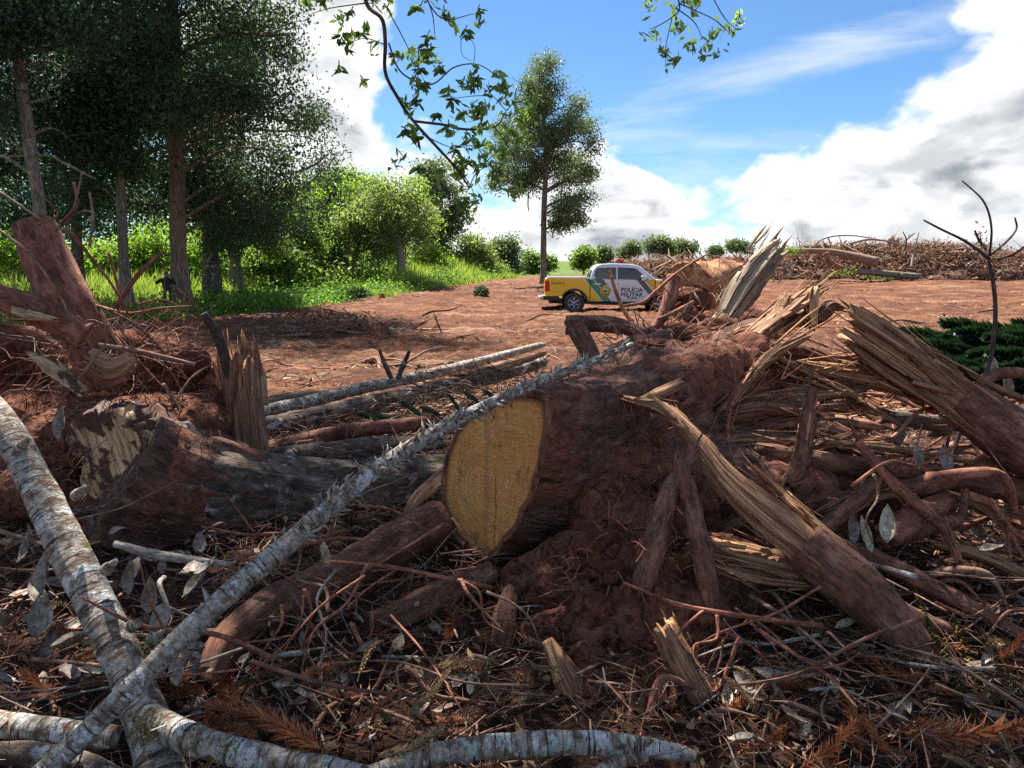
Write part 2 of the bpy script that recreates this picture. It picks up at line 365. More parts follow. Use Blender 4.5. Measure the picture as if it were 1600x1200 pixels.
MT['bark_orange'] = mat('bark_orange', [(.3, (.22, .08, .04)), (.5, (.46, .20, .09)), (.7, (.66, .38, .17))], (7, 7, 7), 6, over=[((.08, .035, .025), (9, 9, 22), .6, .68)], bump=1., bsc=(20, 20, 26), bdist=.03)
MT['bark_tan'] = mat('bark_tan', [(.3, (.12, .075, .05)), (.55, (.27, .18, .12)), (.75, (.40, .29, .2))], (20, 20, 2.5), 6, bump=.8, bsc=(36, 36, 4), bdist=.02)
MT['torn_wood'] = mat('torn_wood', [(.28, (.08, .034, .02)), (.42, (.22, .10, .05)), (.56, (.42, .225, .115)), (.78, (.64, .41, .23))], (58, 58, 2.6), 6,
    over=[((.12, .052, .03), (5, 5, 3), .56, .72)], bump=1., bsc=(120, 120, 5), bdist=.008, rough=.75, tint=.22)
MT['torn_dark'] = mat('torn_dark', [(.28, (0.060, 0.031, 0.020)), (.42, (0.170, 0.085, 0.051)), (.58, (0.340, 0.178, 0.102)), (.78, (0.646, 0.391, 0.212))], (52, 52, 2.4), 6, over=[((.10, .04, .024), (4, 4, 3), .5, .66)], bump=1., bsc=(110, 110, 5), bdist=.008, tint=.3)
MT['torn_grey'] = mat('torn_grey', [(.28, (.10, .065, .045)), (.45, (.26, .19, .13)), (.6, (.45, .35, .25)), (.8, (.60, .46, .31))], (46, 46, 2.4), 6, over=[((.40, .22, .10), (6, 6, 3), .62, .72)], bump=1., bsc=(100, 100, 5), bdist=.008, tint=.2)
MT['pale_wood'] = mat('pale_wood', [(.25, (.20, .09, .04)), (.42, (.42, .25, .12)), (.6, (.58, .38, .2)), (.8, (.68, .48, .27))], (26, 26, 3), 6, over=[((.09, .036, .022), (6, 6, 5), .485, .53, 8)], bump=.6, bsc=(80, 80, 8), bdist=.01, rough=.7)
MT['dry_stick'] = mat('dry_stick', [(.3, (0.108, 0.054, 0.038)), (.5, (0.230, 0.128, 0.084)), (.72, (0.405, 0.270, 0.189))], (40, 40, 9), 5, bump=.5, bsc=(90, 90, 20), bdist=.004, tint=.35)
MT['grey_stick'] = mat('grey_stick', [(.3, (.14, .11, .09)), (.5, (.3, .26, .22)), (.72, (.46, .43, .39))], (40, 40, 12), 5, bump=.5, bsc=(90, 90, 20), bdist=.004, tint=.3)
MT['dark_stick'] = mat('dark_stick', [(.3, (0.036, 0.026, 0.022)), (.6, (0.090, 0.066, 0.054)), (.8, (0.168, 0.132, 0.108))], (40, 40, 12), 5, bump=.5, bsc=(90, 90, 20), bdist=.004)
MT['red_root'] = mat('red_root', [(.3, (0.125, 0.043, 0.025)), (.5, (0.275, 0.106, 0.062)), (.72, (0.450, 0.213, 0.125))], (30, 30, 9), 5, bump=.5, bsc=(80, 80, 20), bdist=.005, tint=.25)
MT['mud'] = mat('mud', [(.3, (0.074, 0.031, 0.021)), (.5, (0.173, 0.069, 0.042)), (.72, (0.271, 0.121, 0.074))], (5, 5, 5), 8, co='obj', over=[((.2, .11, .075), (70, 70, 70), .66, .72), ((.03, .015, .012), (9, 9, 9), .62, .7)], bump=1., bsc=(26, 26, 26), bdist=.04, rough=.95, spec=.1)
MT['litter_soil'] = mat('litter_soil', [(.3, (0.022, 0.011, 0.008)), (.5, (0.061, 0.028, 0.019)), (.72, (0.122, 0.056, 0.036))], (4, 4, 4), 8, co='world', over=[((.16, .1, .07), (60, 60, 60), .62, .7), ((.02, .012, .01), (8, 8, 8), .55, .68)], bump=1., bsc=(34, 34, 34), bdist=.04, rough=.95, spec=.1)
MT['dry_leaf'] = mat('dry_leaf', [(.3, (.12, .08, .055)), (.5, (.26, .19, .14)), (.72, (.40, .34, .27))], (14, 14, 14), 5, over=[((.12, .06, .035), (9, 9, 9), .6, .7)], bump=.4, bsc=(50, 50, 50), bdist=.004, rough=.55, spec=.35, tint=.35)
MT['grey_leaf'] = mat('grey_leaf', [(.3, (.12, .095, .075)), (.5, (.22, .185, .15)), (.72, (.36, .32, .27))], (16, 16, 16), 6, over=[((.13, .075, .045), (11, 11, 11), .56, .66)], bump=.5, bsc=(60, 60, 60), bdist=.005, rough=.55, spec=.35, tint=.4)
MT['pale_leaf'] = mat('pale_leaf', [(.3, (.3, .24, .16)), (.5, (.44, .37, .27)), (.72, (.56, .49, .38))], (12, 12, 12), 5, bump=.4, bsc=(50, 50, 50), bdist=.004, rough=.5, spec=.4)
MT['rust_needle'] = leafmat('rust_needle', (.22, .07, .03), (.46, .18, .075), .2, .6, (1, 1, 1))
MT['tan_needle'] = leafmat('tan_needle', (.20, .13, .07), (.38, .27, .15), .2, .6, (1, 1, 1))
MT['olive_needle'] = leafmat('olive_needle', (.10, .09, .03), (.25, .2, .08), .2, .5, (1, 1, 1))
MT['green_needle'] = leafmat('green_needle', (.018, .042, .02), (.05, .09, .038), .15, .4, (1, 1.2, .8))
MT['chips'] = mat('chips', [(.3, (.24, .13, .07)), (.6, (.42, .28, .17)), (.8, (.58, .45, .3))], (30, 30, 30), 3, bump=0, tint=.45)
# foliage
MT['leaf_dark'] = leafmat('leaf_dark', (.025, .048, .032), (.095, .15, .08), .36, .5)
MT['leaf_conifer'] = leafmat('leaf_conifer', (.022, .043, .033), (.068, .105, .07), .26, .55, (1, 1.2, .8))
MT['leaf_mid'] = leafmat('leaf_mid', (.085, .145, .04), (.20, .28, .08), .6, .45)
MT['leaf_bright'] = leafmat('leaf_bright', (.11, .19, .03), (.25, .36, .06), .6, .45)
MT['leaf_olive'] = leafmat('leaf_olive', (.12, .165, .065), (.26, .31, .13), .6, .5)
MT['leaf_lone'] = leafmat('leaf_lone', (.06, .09, .055), (.2, .25, .135), .42, .45)
MT['leaf_hang'] = leafmat('leaf_hang', (.12, .20, .06), (.26, .36, .10), .55, .35); MT['leaf_crown'] = leafmat('leaf_crown', (.035, .06, .03), (.07, .11, .05), .12, .45, (1, 1.1, .9))
MT['leaf_yellow'] = leafmat('leaf_yellow', (.5, .33, .02), (.6, .42, .04), .4, .4, (1, 1, .6))
MT['grass'] = leafmat('grass', (.16, .25, .05), (.36, .43, .12), .5, .5, (1.1, 1.15, .6))
MT['weed'] = leafmat('weed', (.07, .15, .035), (.19, .33, .07), .55, .45)
MT['dead_brush'] = leafmat('dead_brush', (.20, .10, .06), (.46, .29, .19), .2, .8, (1, 1, 1))

def field_material():
    M = bpy.data.materials.new('field_soil'); M.use_nodes = True; g = NT(M.node_tree)
    p = g.n('ShaderNodeNewGeometry').outputs['Position']
    big = g.noise(p, .13, 5, .55, .5); mid = g.noise(p, 1.1, 6, .6); fine = g.noise(p, 9, 7, .66)
    st = g.noise(g.vm('MULTIPLY', p, (.25, 1.6, 1)), 1, 6, .6, .8)
    c = g.ramp(g.m('ADD', g.m('MULTIPLY', fine, .6), g.m('MULTIPLY', mid, .4)), [(.36, (.04, .016, .010)), (.46, (.135, .054, .027)), (.54, (.225, .094, .05)), (.68, (.42, .22, .13))])
    c = g.mix(g.m('MULTIPLY', g.step(big, .5, .66), .3), c, (.34, .155, .08, 1))
    dmp = g.noise(g.vm('MULTIPLY', p, (.30, .55, 1)), 1, 5, .6, 1.2)
    c = g.mix(g.m('MULTIPLY', g.step(dmp, .44, .60), .7), c, (.095, .04, .026, 1))
    c = g.mix(g.m('MULTIPLY', g.step(st, .53, .70), .5), c, (.46, .32, .21, 1))
    chip = g.noise(g.vm('MULTIPLY', p, (38, 38, 38)), 1, 3, .5)
    c = g.mix(g.m('MULTIPLY', g.step(chip, .64, .72), .7), c, (.42, .30, .2, 1))
    c = g.mix(g.m('MULTIPLY', g.step(g.noise(p, 2.3, 5, .6), .58, .72), .55), c, (.10, .05, .033, 1))
    # grassland beyond the cleared ground
    xy = g.n('ShaderNodeSeparateXYZ', Vector=p)
    lim = g.m('ADD', g.m('MULTIPLY', g.noise(p, .35, 4, .6), 6.), xy.outputs[1])
    far = g.step(lim, 100, 125)
    # straight edge from (-11, 25) to (-0.5, 58)
    sd = g.m('ADD', g.m('MULTIPLY', g.m('ADD', xy.outputs[0], 11.), -33.), g.m('MULTIPLY', g.m('ADD', xy.outputs[1], -25.), 10.5))
    sd = g.m('ADD', g.m('MULTIPLY', sd, 1 / 34.6), g.m('MULTIPLY', g.m('SUBTRACT', g.noise(p, .8, 5, .65), .5), 5.))
    gr = g.m('MAXIMUM', far, g.step(sd, -.6, 1.0))
    gc = g.ramp(g.noise(p, 3, 6, .65), [(.3, (.045, .07, .018)), (.55, (.10, .15, .035)), (.75, (.17, .19, .07))])
    c = g.mix(gr, c, gc)
    b = g.n('ShaderNodeBsdfPrincipled', Base_Color=c, Roughness=.95); b.inputs['Specular IOR Level'].default_value = .1
    hh = g.m('ADD', g.m('MULTIPLY', fine, 1.), g.m('MULTIPLY', g.noise(p, 34, 5, .65), .35))
    bp = g.n('ShaderNodeBump', Strength=1., Distance=.12, Height=hh); g.t.links.new(bp.outputs[0], b.inputs['Normal'])
    g.n('ShaderNodeOutputMaterial', Surface=b); return M
MT['field'] = field_material()

def face_material():
    M = bpy.data.materials.new('cut_wood'); M.use_nodes = True; g = NT(M.node_tree)
    v = g.n('ShaderNodeAttribute', {'attribute_name': 'rest'}).outputs['Vector']   # x across, y up the face, z = 0..1 towards the bark
    s = g.n('ShaderNodeSeparateXYZ', Vector=v)
    wob = g.noise(v, 3, 3, .5)
    r = g.m('MULTIPLY', s.outputs[2], 1.0)
    ring = g.m('SINE', g.m('MULTIPLY', g.m('POWER', g.m('ADD', r, g.m('MULTIPLY', wob, .12)), .8), 84.))
    grain = g.noise(g.vm('MULTIPLY', v, (34, 9, 1)), 1, 6, .65)
    saw = g.noise(g.vm('MULTIPLY', v, (26, 120, 1)), 1, 4, .6)
    blot = g.noise(v, 6, 6, .62)
    c = g.ramp(g.m('ADD', g.m('MULTIPLY', grain, .35), g.m('MULTIPLY', blot, .65)), [(.28, (.53, .19, .042)), (.44, (.78, .335, .085)), (.58, (.87, .425, .13)), (.78, (.89, .53, .2))])
    c = g.mix(g.m('MULTIPLY', g.m('MULTIPLY_ADD', ring, .5, .5), g.m('MULTIPLY_ADD', blot, .55, -.05)), c, (.33, .14, .045, 1))
    c = g.mix(g.m('MULTIPLY', g.step(g.noise(v, 3.2, 5, .6, 1.), .5, .66), .6), c, (.44, .24, .09, 1))
    c = g.mix(g.m('MULTIPLY', g.step(g.noise(g.vm('MULTIPLY', v, (9, 5, 1)), 1, 7, .7), .58, .68), .65), c, (.20, .10, .045, 1))
    c = g.mix(g.m('MULTIPLY', g.step(saw, .52, .7), .35), c, (.80, .54, .26, 1))
    cr = g.m('ABSOLUTE', g.m('ADD', s.outputs[0], g.m('MULTIPLY_ADD', wob, .05, -.035)))
    c = g.mix(g.m('MULTIPLY', g.m('MULTIPLY', g.step(cr, .010, .0), g.step(s.outputs[1], .10, -.02)), .8), c, (.22, .09, .03, 1))
    c = g.mix(g.m('MULTIPLY', g.step(g.m('ABSOLUTE', g.m('ADD', s.outputs[0], g.m('MULTIPLY_ADD', wob, .06, .035))), .03, .006), .45), c, (.34, .19, .09, 1))
    c = g.mix(g.step(g.m('ADD', r, g.m('MULTIPLY', blot, .08)), .90, .985), c, (.26, .10, .045, 1))
    c = g.mix(g.m('MULTIPLY', g.step(g.noise(v, 14, 5, .7), .64, .74), .6), c, (.22, .12, .06, 1))
    b = g.n('ShaderNodeBsdfPrincipled', Base_Color=c, Roughness=.7); b.inputs['Specular IOR Level'].default_value = .2
    bp = g.n('ShaderNodeBump', Strength=1., Distance=.012, Height=g.m('ADD', saw, grain)); g.t.links.new(bp.outputs[0], b.inputs['Normal'])
    g.n('ShaderNodeOutputMaterial', Surface=b); return M
MT['cut_wood'] = face_material()

# ------------------------------------------------------------------ ground
def build_ground():
    sx = np.arange(-7.2, 7.2001, .030); X = 2.6 * np.sinh(sx)
    yy = [-60, -30, -15, -8, -4, -1.5, 0]; y = .8
    while y < 4200: yy.append(y); y *= (1.0105 if 6 < y < 42 else 1.021) if y < 110 else 1.045
    Y = np.array(yy); gx, gy = np.meshgrid(X, Y); z = terrain(gx, gy)
    q = np.stack([gx, gy, 0 * gx], -1).reshape(-1, 3)
    near = (1 - smooth((gy - 60) / 60))
    amp = .045 + .06 * smooth((gy - 9) / 25)
    z = z + near * (amp * fbm(q, 1.1, 4, 21).reshape(gx.shape) + .12 * smooth((gy - 7) / 4) * fbm(q, 3.2, 4, 31).reshape(gx.shape) + .05 * fbm(q, 7, 3, 33).reshape(gx.shape) * (1 - smooth((gy - 25) / 25)))
    z = z + near * .10 * smooth((gy - 8) / 6) * (1 - np.abs(fbm(q * np.array([.22, 1.0, 1]), .9, 3, 91))).reshape(gx.shape) ** 3
    z = z - .07 * (1 - smooth((gy - 7.4) / 1.2)) * (1 - smooth((np.abs(gx) - 6) / 1.5))
    g = Geo(); n, m = gx.shape; i = np.arange(n - 1)[:, None] * m + np.arange(m - 1)[None]
    g.add(np.stack([gx, gy, z], -1).reshape(-1, 3), np.stack([i, i + 1, i + m + 1, i + m], -1).reshape(-1, 4))
    put('ground', g, MT['field'], kind='structure')
    X = np.linspace(-7, 7, 350); Y = np.linspace(.8, 8.9, 260); gx, gy = np.meshgrid(X, Y); z = mound(gx, gy)
    q = np.stack([gx, gy, 0 * gx], -1).reshape(-1, 3)
    e = smooth((8.9 - gy) / .8) * smooth((7 - np.abs(gx)) / .8) * smooth((gy - .8) / .3)
    z = (z + .02 * fbm(q, 14, 4, 44).reshape(gx.shape)) * e - .10 * (1 - e)
    g = Geo(); n, m = gx.shape; i = np.arange(n - 1)[:, None] * m + np.arange(m - 1)[None]
    g.add(np.stack([gx, gy, z], -1).reshape(-1, 3), np.stack([i, i + 1, i + m + 1, i + m], -1).reshape(-1, 4))
    put('debris_soil_ground', g, MT['litter_soil'], kind='structure')
build_ground()
def gz(x, y): return float(terrain(x, y))

# ------------------------------------------------------------------ trees
def foliage(lobes, n, size, geo, clump=.5, gap=.0, seed=0, up=.3, asp=.55, droop=.0, flat=1., shell=.55):
    """lobes: (centre, (rx, ry, rz), weight). leaves sit in clumps through the outer part of every lobe"""
    vol = np.array([l[2] * (l[1][0] * l[1][1] * l[1][2]) ** .75 for l in lobes]); vol /= vol.sum()
    for (c, r, w), share in zip(lobes, vol):
        k = max(6, int(n * share / 26)); d = rng.normal(size=(k, 3)); d /= np.linalg.norm(d, axis=1)[:, None]
        rad = rng.uniform(shell, 1, k) ** .6
        cc = np.array(c) + d * rad[:, None] * np.array(r)
        if gap: cc = cc[fbm(cc, 1.6 / max(r), 3, seed + 5) > -gap - .5 + gap * 1.6]
        if not len(cc): continue
        m = 26; ct = rng.uniform(0, 1, len(cc))
        off = rng.normal(size=(len(cc), m, 3)) * clump * np.array([1, 1, .75 * flat])
        q = (cc[:, None] + off).reshape(-1, 3)
        t = np.clip(np.repeat(ct, m) * .6 + rng.uniform(0, .5, len(q)), 0, 1)
        leaves(q, size, geo, up, asp, t, droop)
    return geo
def tree(name, label, cat, Y, base, trunk, half, lobes, n, size, lm, bm='bark_grey', group=None, clump=.5, gap=.25, limbs=True, depth=1., droop=.1, up=.3, extra=(), shell=.55, flat=1., seg=12, brk=(.32, .6)):
    """base u at distance Y; trunk: photo points going up; half: trunk half widths in photo pixels; lobes: (u, v, ru, rv[, dY])"""
    b = P(base, 420, Y); z0 = gz(b.x, Y) - .08
    root = empty(name, (b.x, Y, z0), label, cat, group)
    pts = [Vector((b.x, Y, z0))] + [P(u, v, Y + (q[0] if q else 0)) for u, v, *q in trunk]
    rad = [px(h, Y) for h in half]
    g = tube(pts, [rad[0] * 1.35] + rad[1:] if len(rad) > 1 else rad, 40, seg, .08, 6, ridge=.12); put('trunk', g, MT[bm], root)
    L = [(P(u, v, Y + (q[0] if q else 0)), (px(ru, Y), px(ru, Y) * depth, px(rv, Y)), 1) for u, v, ru, rv, *q in lobes]
    if limbs:
        C = crv(pts, 40)
        for c, r, w in L:
            lo = [i for i in range(8, 40) if C[i][2] < c.z - .15 * abs(C[i][0] - c.x)] or [20]
            a = Vector(C[lo[-1]]); mid = a.lerp(c, .5) + Vector((0, 0, .12 * (c - a).length))
            r0 = max(.012, min(rad[-1] * 1.1, .05 * (c - a).length ** .6 + .02)) if (c - a).length > .4 else .02
            gg = tube([a, mid, c], [r0, r0 * .7, r0 * .25], 14, 6, .1, 6)
            for k in range(5):
                e = c + Vector(rng.normal(size=3) * np.array(r) * .55); tube([mid.lerp(c, .5), mid.lerp(e, .8) , e], [r0 * .4, r0 * .25, r0 * .1], 8, 4, 0, geo=gg, cap=False)
            put('limb', gg, MT[bm], root)
    for pts2, h2 in extra:
        put('limb', tube([P(u, v, Y + (q[0] if q else 0)) for u, v, *q in pts2], [px(h, Y) for h in h2], 26, 8, .08, 6), MT[bm], root)
    if n < 9000: n = int(n * 2.0); size *= 1.15
    L2 = []
    for c, r, w in L:      # every bough breaks up into smaller sprays
        for k in range(6):
            d = Vector(rng.normal(size=3)); d.normalize(); f = random.uniform(.35, .95); q = random.uniform(*brk)
            L2.append((c + Vector((d.x * r[0] * f, d.y * r[1] * f, d.z * r[2] * f)), tuple(q * t for t in r), w))
        L2.append((c, tuple(.55 * t for t in r), w))
    L = L2
    fo = foliage(L, n, size, Geo(), clump, gap, random.randrange(999), up, .5, droop, flat, shell)
    put('foliage', fo, MT[lm], root, smooth_=False, kind='stuff'); return root
def mass(name, lumps, m, parent, voxel=.016, amp=.03, crack=.02, n=3, soft=6):
    """lumps of earth (centre, radii) fused into one clod and roughened"""
    bm = bmesh.new()
    for c, r in lumps:
        k = len(bm.verts); bmesh.ops.create_icosphere(bm, subdivisions=n, radius=1); bm.verts.ensure_lookup_table()
        for q in bm.verts[k:]: q.co = Vector((q.co.x * r[0], q.co.y * r[1], q.co.z * r[2])) + Vector(c)
    me = bpy.data.meshes.new(name); bm.to_mesh(me); bm.free(); o = bpy.data.objects.new(name, me); COL.objects.link(o)
    md = o.modifiers.new('r', 'REMESH'); md.mode = 'VOXEL'; md.voxel_size = voxel
    if soft: m3 = o.modifiers.new('s', 'SMOOTH'); m3.factor = .6; m3.iterations = soft
    dg = bpy.context.evaluated_depsgraph_get(); m2 = bpy.data.meshes.new_from_object(o.evaluated_get(dg)); bpy.data.objects.remove(o); bpy.data.meshes.remove(me)
    nv = len(m2.vertices); v = np.empty(nv * 3, np.float32); m2.vertices.foreach_get('co', v); v = v.reshape(-1, 3).astype(float); nn = np.empty(nv * 3, np.float32); m2.vertices.foreach_get('normal', nn); nn = nn.reshape(-1, 3)
    f = np.empty(len(m2.loops), np.int32); m2.loops.foreach_get('vertex_index', f); bpy.data.meshes.remove(m2)
    sd = random.randrange(999); d = amp * fbm(v, 6, 4, sd) + amp * .45 * fbm(v, 17, 3, sd + 4) + amp * .3 * fbm(v, 48, 3, sd + 5) - crack * (1 - np.minimum(1, np.abs(fbm(v, 9, 3, sd + 8)) * 9)) ** 2
    return put(name, Geo().add(v + nn * d[:, None], f.reshape(-1, 4)), MT[m], parent)
def build_trees():
    J = lambda n, u0, u1, v0, v1, r0, r1, rv=.7: [(random.uniform(u0, u1), random.uniform(v0, v1), (q := random.uniform(r0, r1)), q * rv, random.uniform(-3, 3)) for _ in range(n)]
    # grove at the edge of the field
    tree('tall_tree', 'huge dark evergreen with a straight reddish trunk beside the standing guard', 'tree', 31.5, 282, [(279, 400), (276, 250), (272, 120), (268, -20), (264, -250), (262, -560)], [15, 12.5, 12, 11, 9, 7, 3],
         [(400, 60, 85, 75), (430, 150, 70, 60, -2), (440, 235, 62, 55), (395, 285, 60, 48), (330, 210, 80, 70, 2), (350, 120, 85, 70, -3), (300, 20, 110, 80), (380, -40, 90, 80), (340, -140, 110, 90), (270, -240, 120, 100), (380, -260, 110, 100), (330, -380, 120, 100), (420, -180, 80, 80), (250, -480, 120, 100), (340, -560, 100, 90), (210, 100, 80, 70, 3), (240, 240, 70, 60, 3), (190, 0, 90, 80, -2), (200, -120, 100, 90), (445, 60, 32, 60), (478, 190, 30, 22), (350, 330, 55, 35, 1), (405, 340, 42, 28, 2), (300, 330, 50, 40, 5), (225, 330, 50, 40, 5), (370, 370, 45, 26, 3), (420, 360, 36, 24, 1), (345, 375, 40, 22, 6), (455, 300, 26, 26)],
         110000, .165, 'leaf_dark', 'bark_tan', 'trees of the dark grove', clump=.42, gap=.30, shell=.2, extra=[([(273, 170), (300, 150), (340, 115)], [4, 3, 1.5]), ([(276, 245), (310, 225), (345, 218)], [4, 3, 1.5]), ([(270, 110), (235, 60), (210, 20)], [5, 3, 2]), ([(272, 130), (255, 70), (250, 10)], [6, 5, 4])])
    tree('tall_tree', 'dark tree with a pale mottled leaning trunk above the red root', 'tree', 24, 66, [(62, 330), (48, 240), (36, 150), (24, 60), (10, -40), (0, -160)], [9, 9, 9.5, 9, 7.5, 6, 3],
         [(20, 40, 90, 70), (110, 20, 90, 75), (60, 130, 75, 60, 2), (130, 130, 80, 70, 3), (-30, 150, 80, 80), (60, -90, 130, 100), (-60, 20, 90, 90), (10, 250, 60, 40, 3), (120, 225, 70, 55, 3), (-40, 260, 60, 60, 2)],
         52000, .17, 'leaf_conifer', 'bark_grey', 'trees of the dark grove', clump=.36, gap=.30, shell=.2, extra=[([(-20, 178), (30, 165), (80, 152)], [2.5, 2.2, 1.2]), ([(15, 244), (75, 243), (100, 255), (150, 280)], [2.2, 2.4, 2, 1.2])])
    tree('tall_tree', 'slim grey trunked tree between the leaning trunk and the guard', 'tree', 29, 196, [(193, 400), (189, 300), (180, 150), (175, 0)], [9, 7.5, 7, 5, 3],
         [(170, 250, 70, 50), (150, 180, 85, 60), (190, 90, 100, 80), (130, 300, 60, 40, 2), (215, 170, 80, 60, -1)], 28000, .195, 'leaf_dark', 'bark_grey', 'trees of the dark grove', clump=.4, gap=.15, shell=.25)
    tree('tall_tree', 'stout black trunked tree behind the reddish trunk', 'tree', 38, 330, [(329, 390), (330, 330), (332, 200), (335, 60)], [13, 12, 11, 8, 4],
         [(330, 290, 70, 50), (280, 280, 60, 50), (390, 310, 55, 40), (340, 200, 90, 80), (345, 90, 100, 80), (260, 180, 80, 70)], 34000, .22, 'leaf_dark', 'bark_mossy', 'trees of the dark grove', clump=.45, gap=.30, shell=.25)
    tree('tall_tree', 'dark conifer standing behind the red root at the grove edge', 'tree', 34, 120, [(120, 380), (118, 250), (110, 100), (108, -60)], [10, 8, 7, 5, 3],
         [(95, 300, 70, 45), (40, 330, 60, 40), (150, 320, 50, 35), (100, 180, 100, 70), (60, 60, 120, 90), (-40, 200, 90, 80), (160, 60, 90, 80)], 40000, .2, 'leaf_conifer', 'bark_mossy', 'trees of the dark grove', clump=.45, gap=.30, shell=.25)
    tree('broad_tree', 'fresh green tree filling the gap beside the dark grove', 'tree', 47, 448, [(448, 410), (450, 370)], [5, 4, 2], [(440, 350, 26, 24), (462, 330, 24, 22), (425, 370, 26, 20), (470, 365, 24, 22), (450, 395, 30, 18), (485, 385, 22, 18)], 5200, .17, 'leaf_mid', group='trees behind the tall grass', clump=.32, gap=.2)
    tree('broad_tree', 'yellow green tree between the slanting stems and the airy tree', 'tree', 56, 590, [(590, 400), (592, 340)], [4, 3, 2], [(585, 300, 24, 20), (605, 318, 22, 20), (575, 330, 22, 20), (640, 300, 22, 22), (655, 340, 26, 22), (600, 360, 28, 22), (560, 295, 20, 20)], 5600, .19, 'leaf_bright', group='trees behind the tall grass', clump=.34, gap=.25)
    tree('shade_tree', 'small leafy tree with a forked stem at the bright field edge', 'tree', 40, 378, [(374, 420), (372, 390), (380, 360)], [4, 3.5, 3, 2],
         [(355, 365, 40, 26), (400, 355, 45, 32), (425, 380, 28, 24), (340, 330, 40, 30), (440, 330, 26, 22)], 5000, .17, 'leaf_mid', 'bark_grey', clump=.3, gap=.2)
    # araucaria arms reaching out past the dark grove
    root = empty('araucaria_pine', (P(360, 400, 42).x, 42, gz(-15, 42)), 'monkey puzzle pine with upswept tufted arms beside the dark grove', 'tree')
    put('trunk', tube([Vector((P(360, 400, 42).x, 42, 0)), P(372, 300, 42), P(378, 180, 42)], [px(8, 42), px(7, 42), px(5, 42)], 20, 8, .05), MT['bark_grey'], root)
    tuft = Geo()
    for pts in ([(375, 300), (430, 302), (475, 292), (508, 262)], [(376, 320), (440, 322), (500, 325), (520, 300)], [(376, 332), (430, 335), (470, 318)], [(375, 260), (440, 272), (490, 258), (512, 240)], [(375, 200), (440, 205), (480, 200), (500, 180)], [(376, 340), (440, 352), (470, 345)]):
        pp = [P(u, v, 42 + random.uniform(-1, 1)) for u, v in pts]
        put('limb', tube(pp, [.09, .07, .05, .03], 20, 6, .05), MT['dark_stick'], root)
        C = crv(pp, 50)[18:]
        for e in C[12::2]:
            q = e + rng.normal(size=(26, 3)) * .33; leaves(q, .22, tuft, .1, .3)
        q = C[-1] + rng.normal(size=(260, 3)) * np.array([.55, .5, .55]); leaves(q, .24, tuft, .1, .3)
    put('foliage', tuft, MT['leaf_conifer'], root, smooth_=False, kind='stuff')
    # bright mixed trees beyond the grass
    mg = 'trees behind the tall grass'
    tree('broad_tree', 'tallest bright green round topped tree behind the tall grass', 'tree', 62, 545, [(545, 380), (545, 320)], [7, 6, 4], [(535, 288, 34, 24), (560, 300, 30, 28), (505, 300, 28, 26), (540, 320, 46, 30), (580, 312, 22, 26)], 8000, .24, 'leaf_mid', group=mg, clump=.5, gap=.1)
    tree('broad_tree', 'lime green leafy tree standing under the monkey puzzle arms', 'tree', 52, 470, [(470, 400), (472, 360)], [6, 5, 3], [(475, 345, 42, 34), (440, 385, 40, 30), (510, 360, 36, 34), (455, 310, 26, 26), (500, 320, 30, 24), (430, 420, 36, 20)], 8000, .2, 'leaf_bright', group=mg, clump=.42, gap=.15)
    tree('broad_tree', 'olive green tree with pale slanting stems behind the grass', 'tree', 50, 552, [(555, 400), (566, 370), (575, 340)], [3, 3, 2.5, 2], [(560, 345, 42, 34), (535, 375, 38, 30), (590, 350, 36, 40), (600, 390, 30, 24), (520, 400, 34, 20), (575, 315, 28, 22)], 7500, .19, 'leaf_olive', 'grey_stick', group=mg, clump=.4, gap=.25, extra=[([(552, 425), (560, 390), (548, 350)], [2.5, 2, 1]), ([(566, 370), (585, 340), (590, 315)], [2, 1.5, .8])])
    tree('broad_tree', 'airy grey green tree with many fanning bare limbs', 'tree', 48, 627, [(626, 390), (625, 365)], [6.5, 5.5, 4], [(625, 302, 36, 22), (600, 325, 34, 30), (655, 325, 34, 30), (635, 350, 40, 30), (610, 375, 30, 22), (668, 370, 26, 24)], 6000, .18, 'leaf_olive', 'grey_stick', group=mg, clump=.42, gap=.45,
         extra=[([(626, 385), (605, 350), (592, 310)], [3, 2, 1]), ([(626, 380), (620, 330), (612, 292)], [3, 2, 1]), ([(627, 380), (640, 335), (645, 292)], [3, 2, 1]), ([(627, 388), (655, 350), (672, 320)], [3, 2, 1])])
    tree('araucaria_pine', 'dark layered pine rising behind the airy grey green tree', 'tree', 64, 690, [(690, 360), (688, 260)], [5, 4, 2], [(678, 272, 30, 20), (700, 300, 26, 14), (672, 305, 20, 12), (705, 345, 26, 18), (690, 365, 36, 28), (715, 330, 16, 14), (680, 395, 40, 20)], 6000, .24, 'leaf_lone', group=mg, clump=.42, gap=.2)
    tree('broad_tree', 'rounded pale topped bush tree between pine and dark tree', 'tree', 60, 742, [(742, 400)], [3, 2], [(742, 395, 26, 24), (728, 412, 22, 18), (757, 412, 18, 18), (735, 380, 16, 12)], 4200, .2, 'leaf_olive', group=mg, clump=.4, gap=.15)
    tree('broad_tree', 'dark round tree just left of the lone tall tree group edge', 'tree', 74, 786, [(786, 400)], [3, 2], [(783, 396, 22, 20), (797, 395, 14, 16), (790, 415, 20, 14), (800, 420, 10, 10)], 3600, .26, 'leaf_lone', group=mg, clump=.45, gap=.15)
    tree('shrub', 'bright rounded shrub in front of the dark layered pine', 'shrub', 55, 676, [(676, 410)], [2, 1], [(675, 403, 20, 14), (665, 415, 18, 14), (690, 415, 20, 14)], 2600, .18, 'leaf_bright', group=mg, clump=.35, gap=.1)
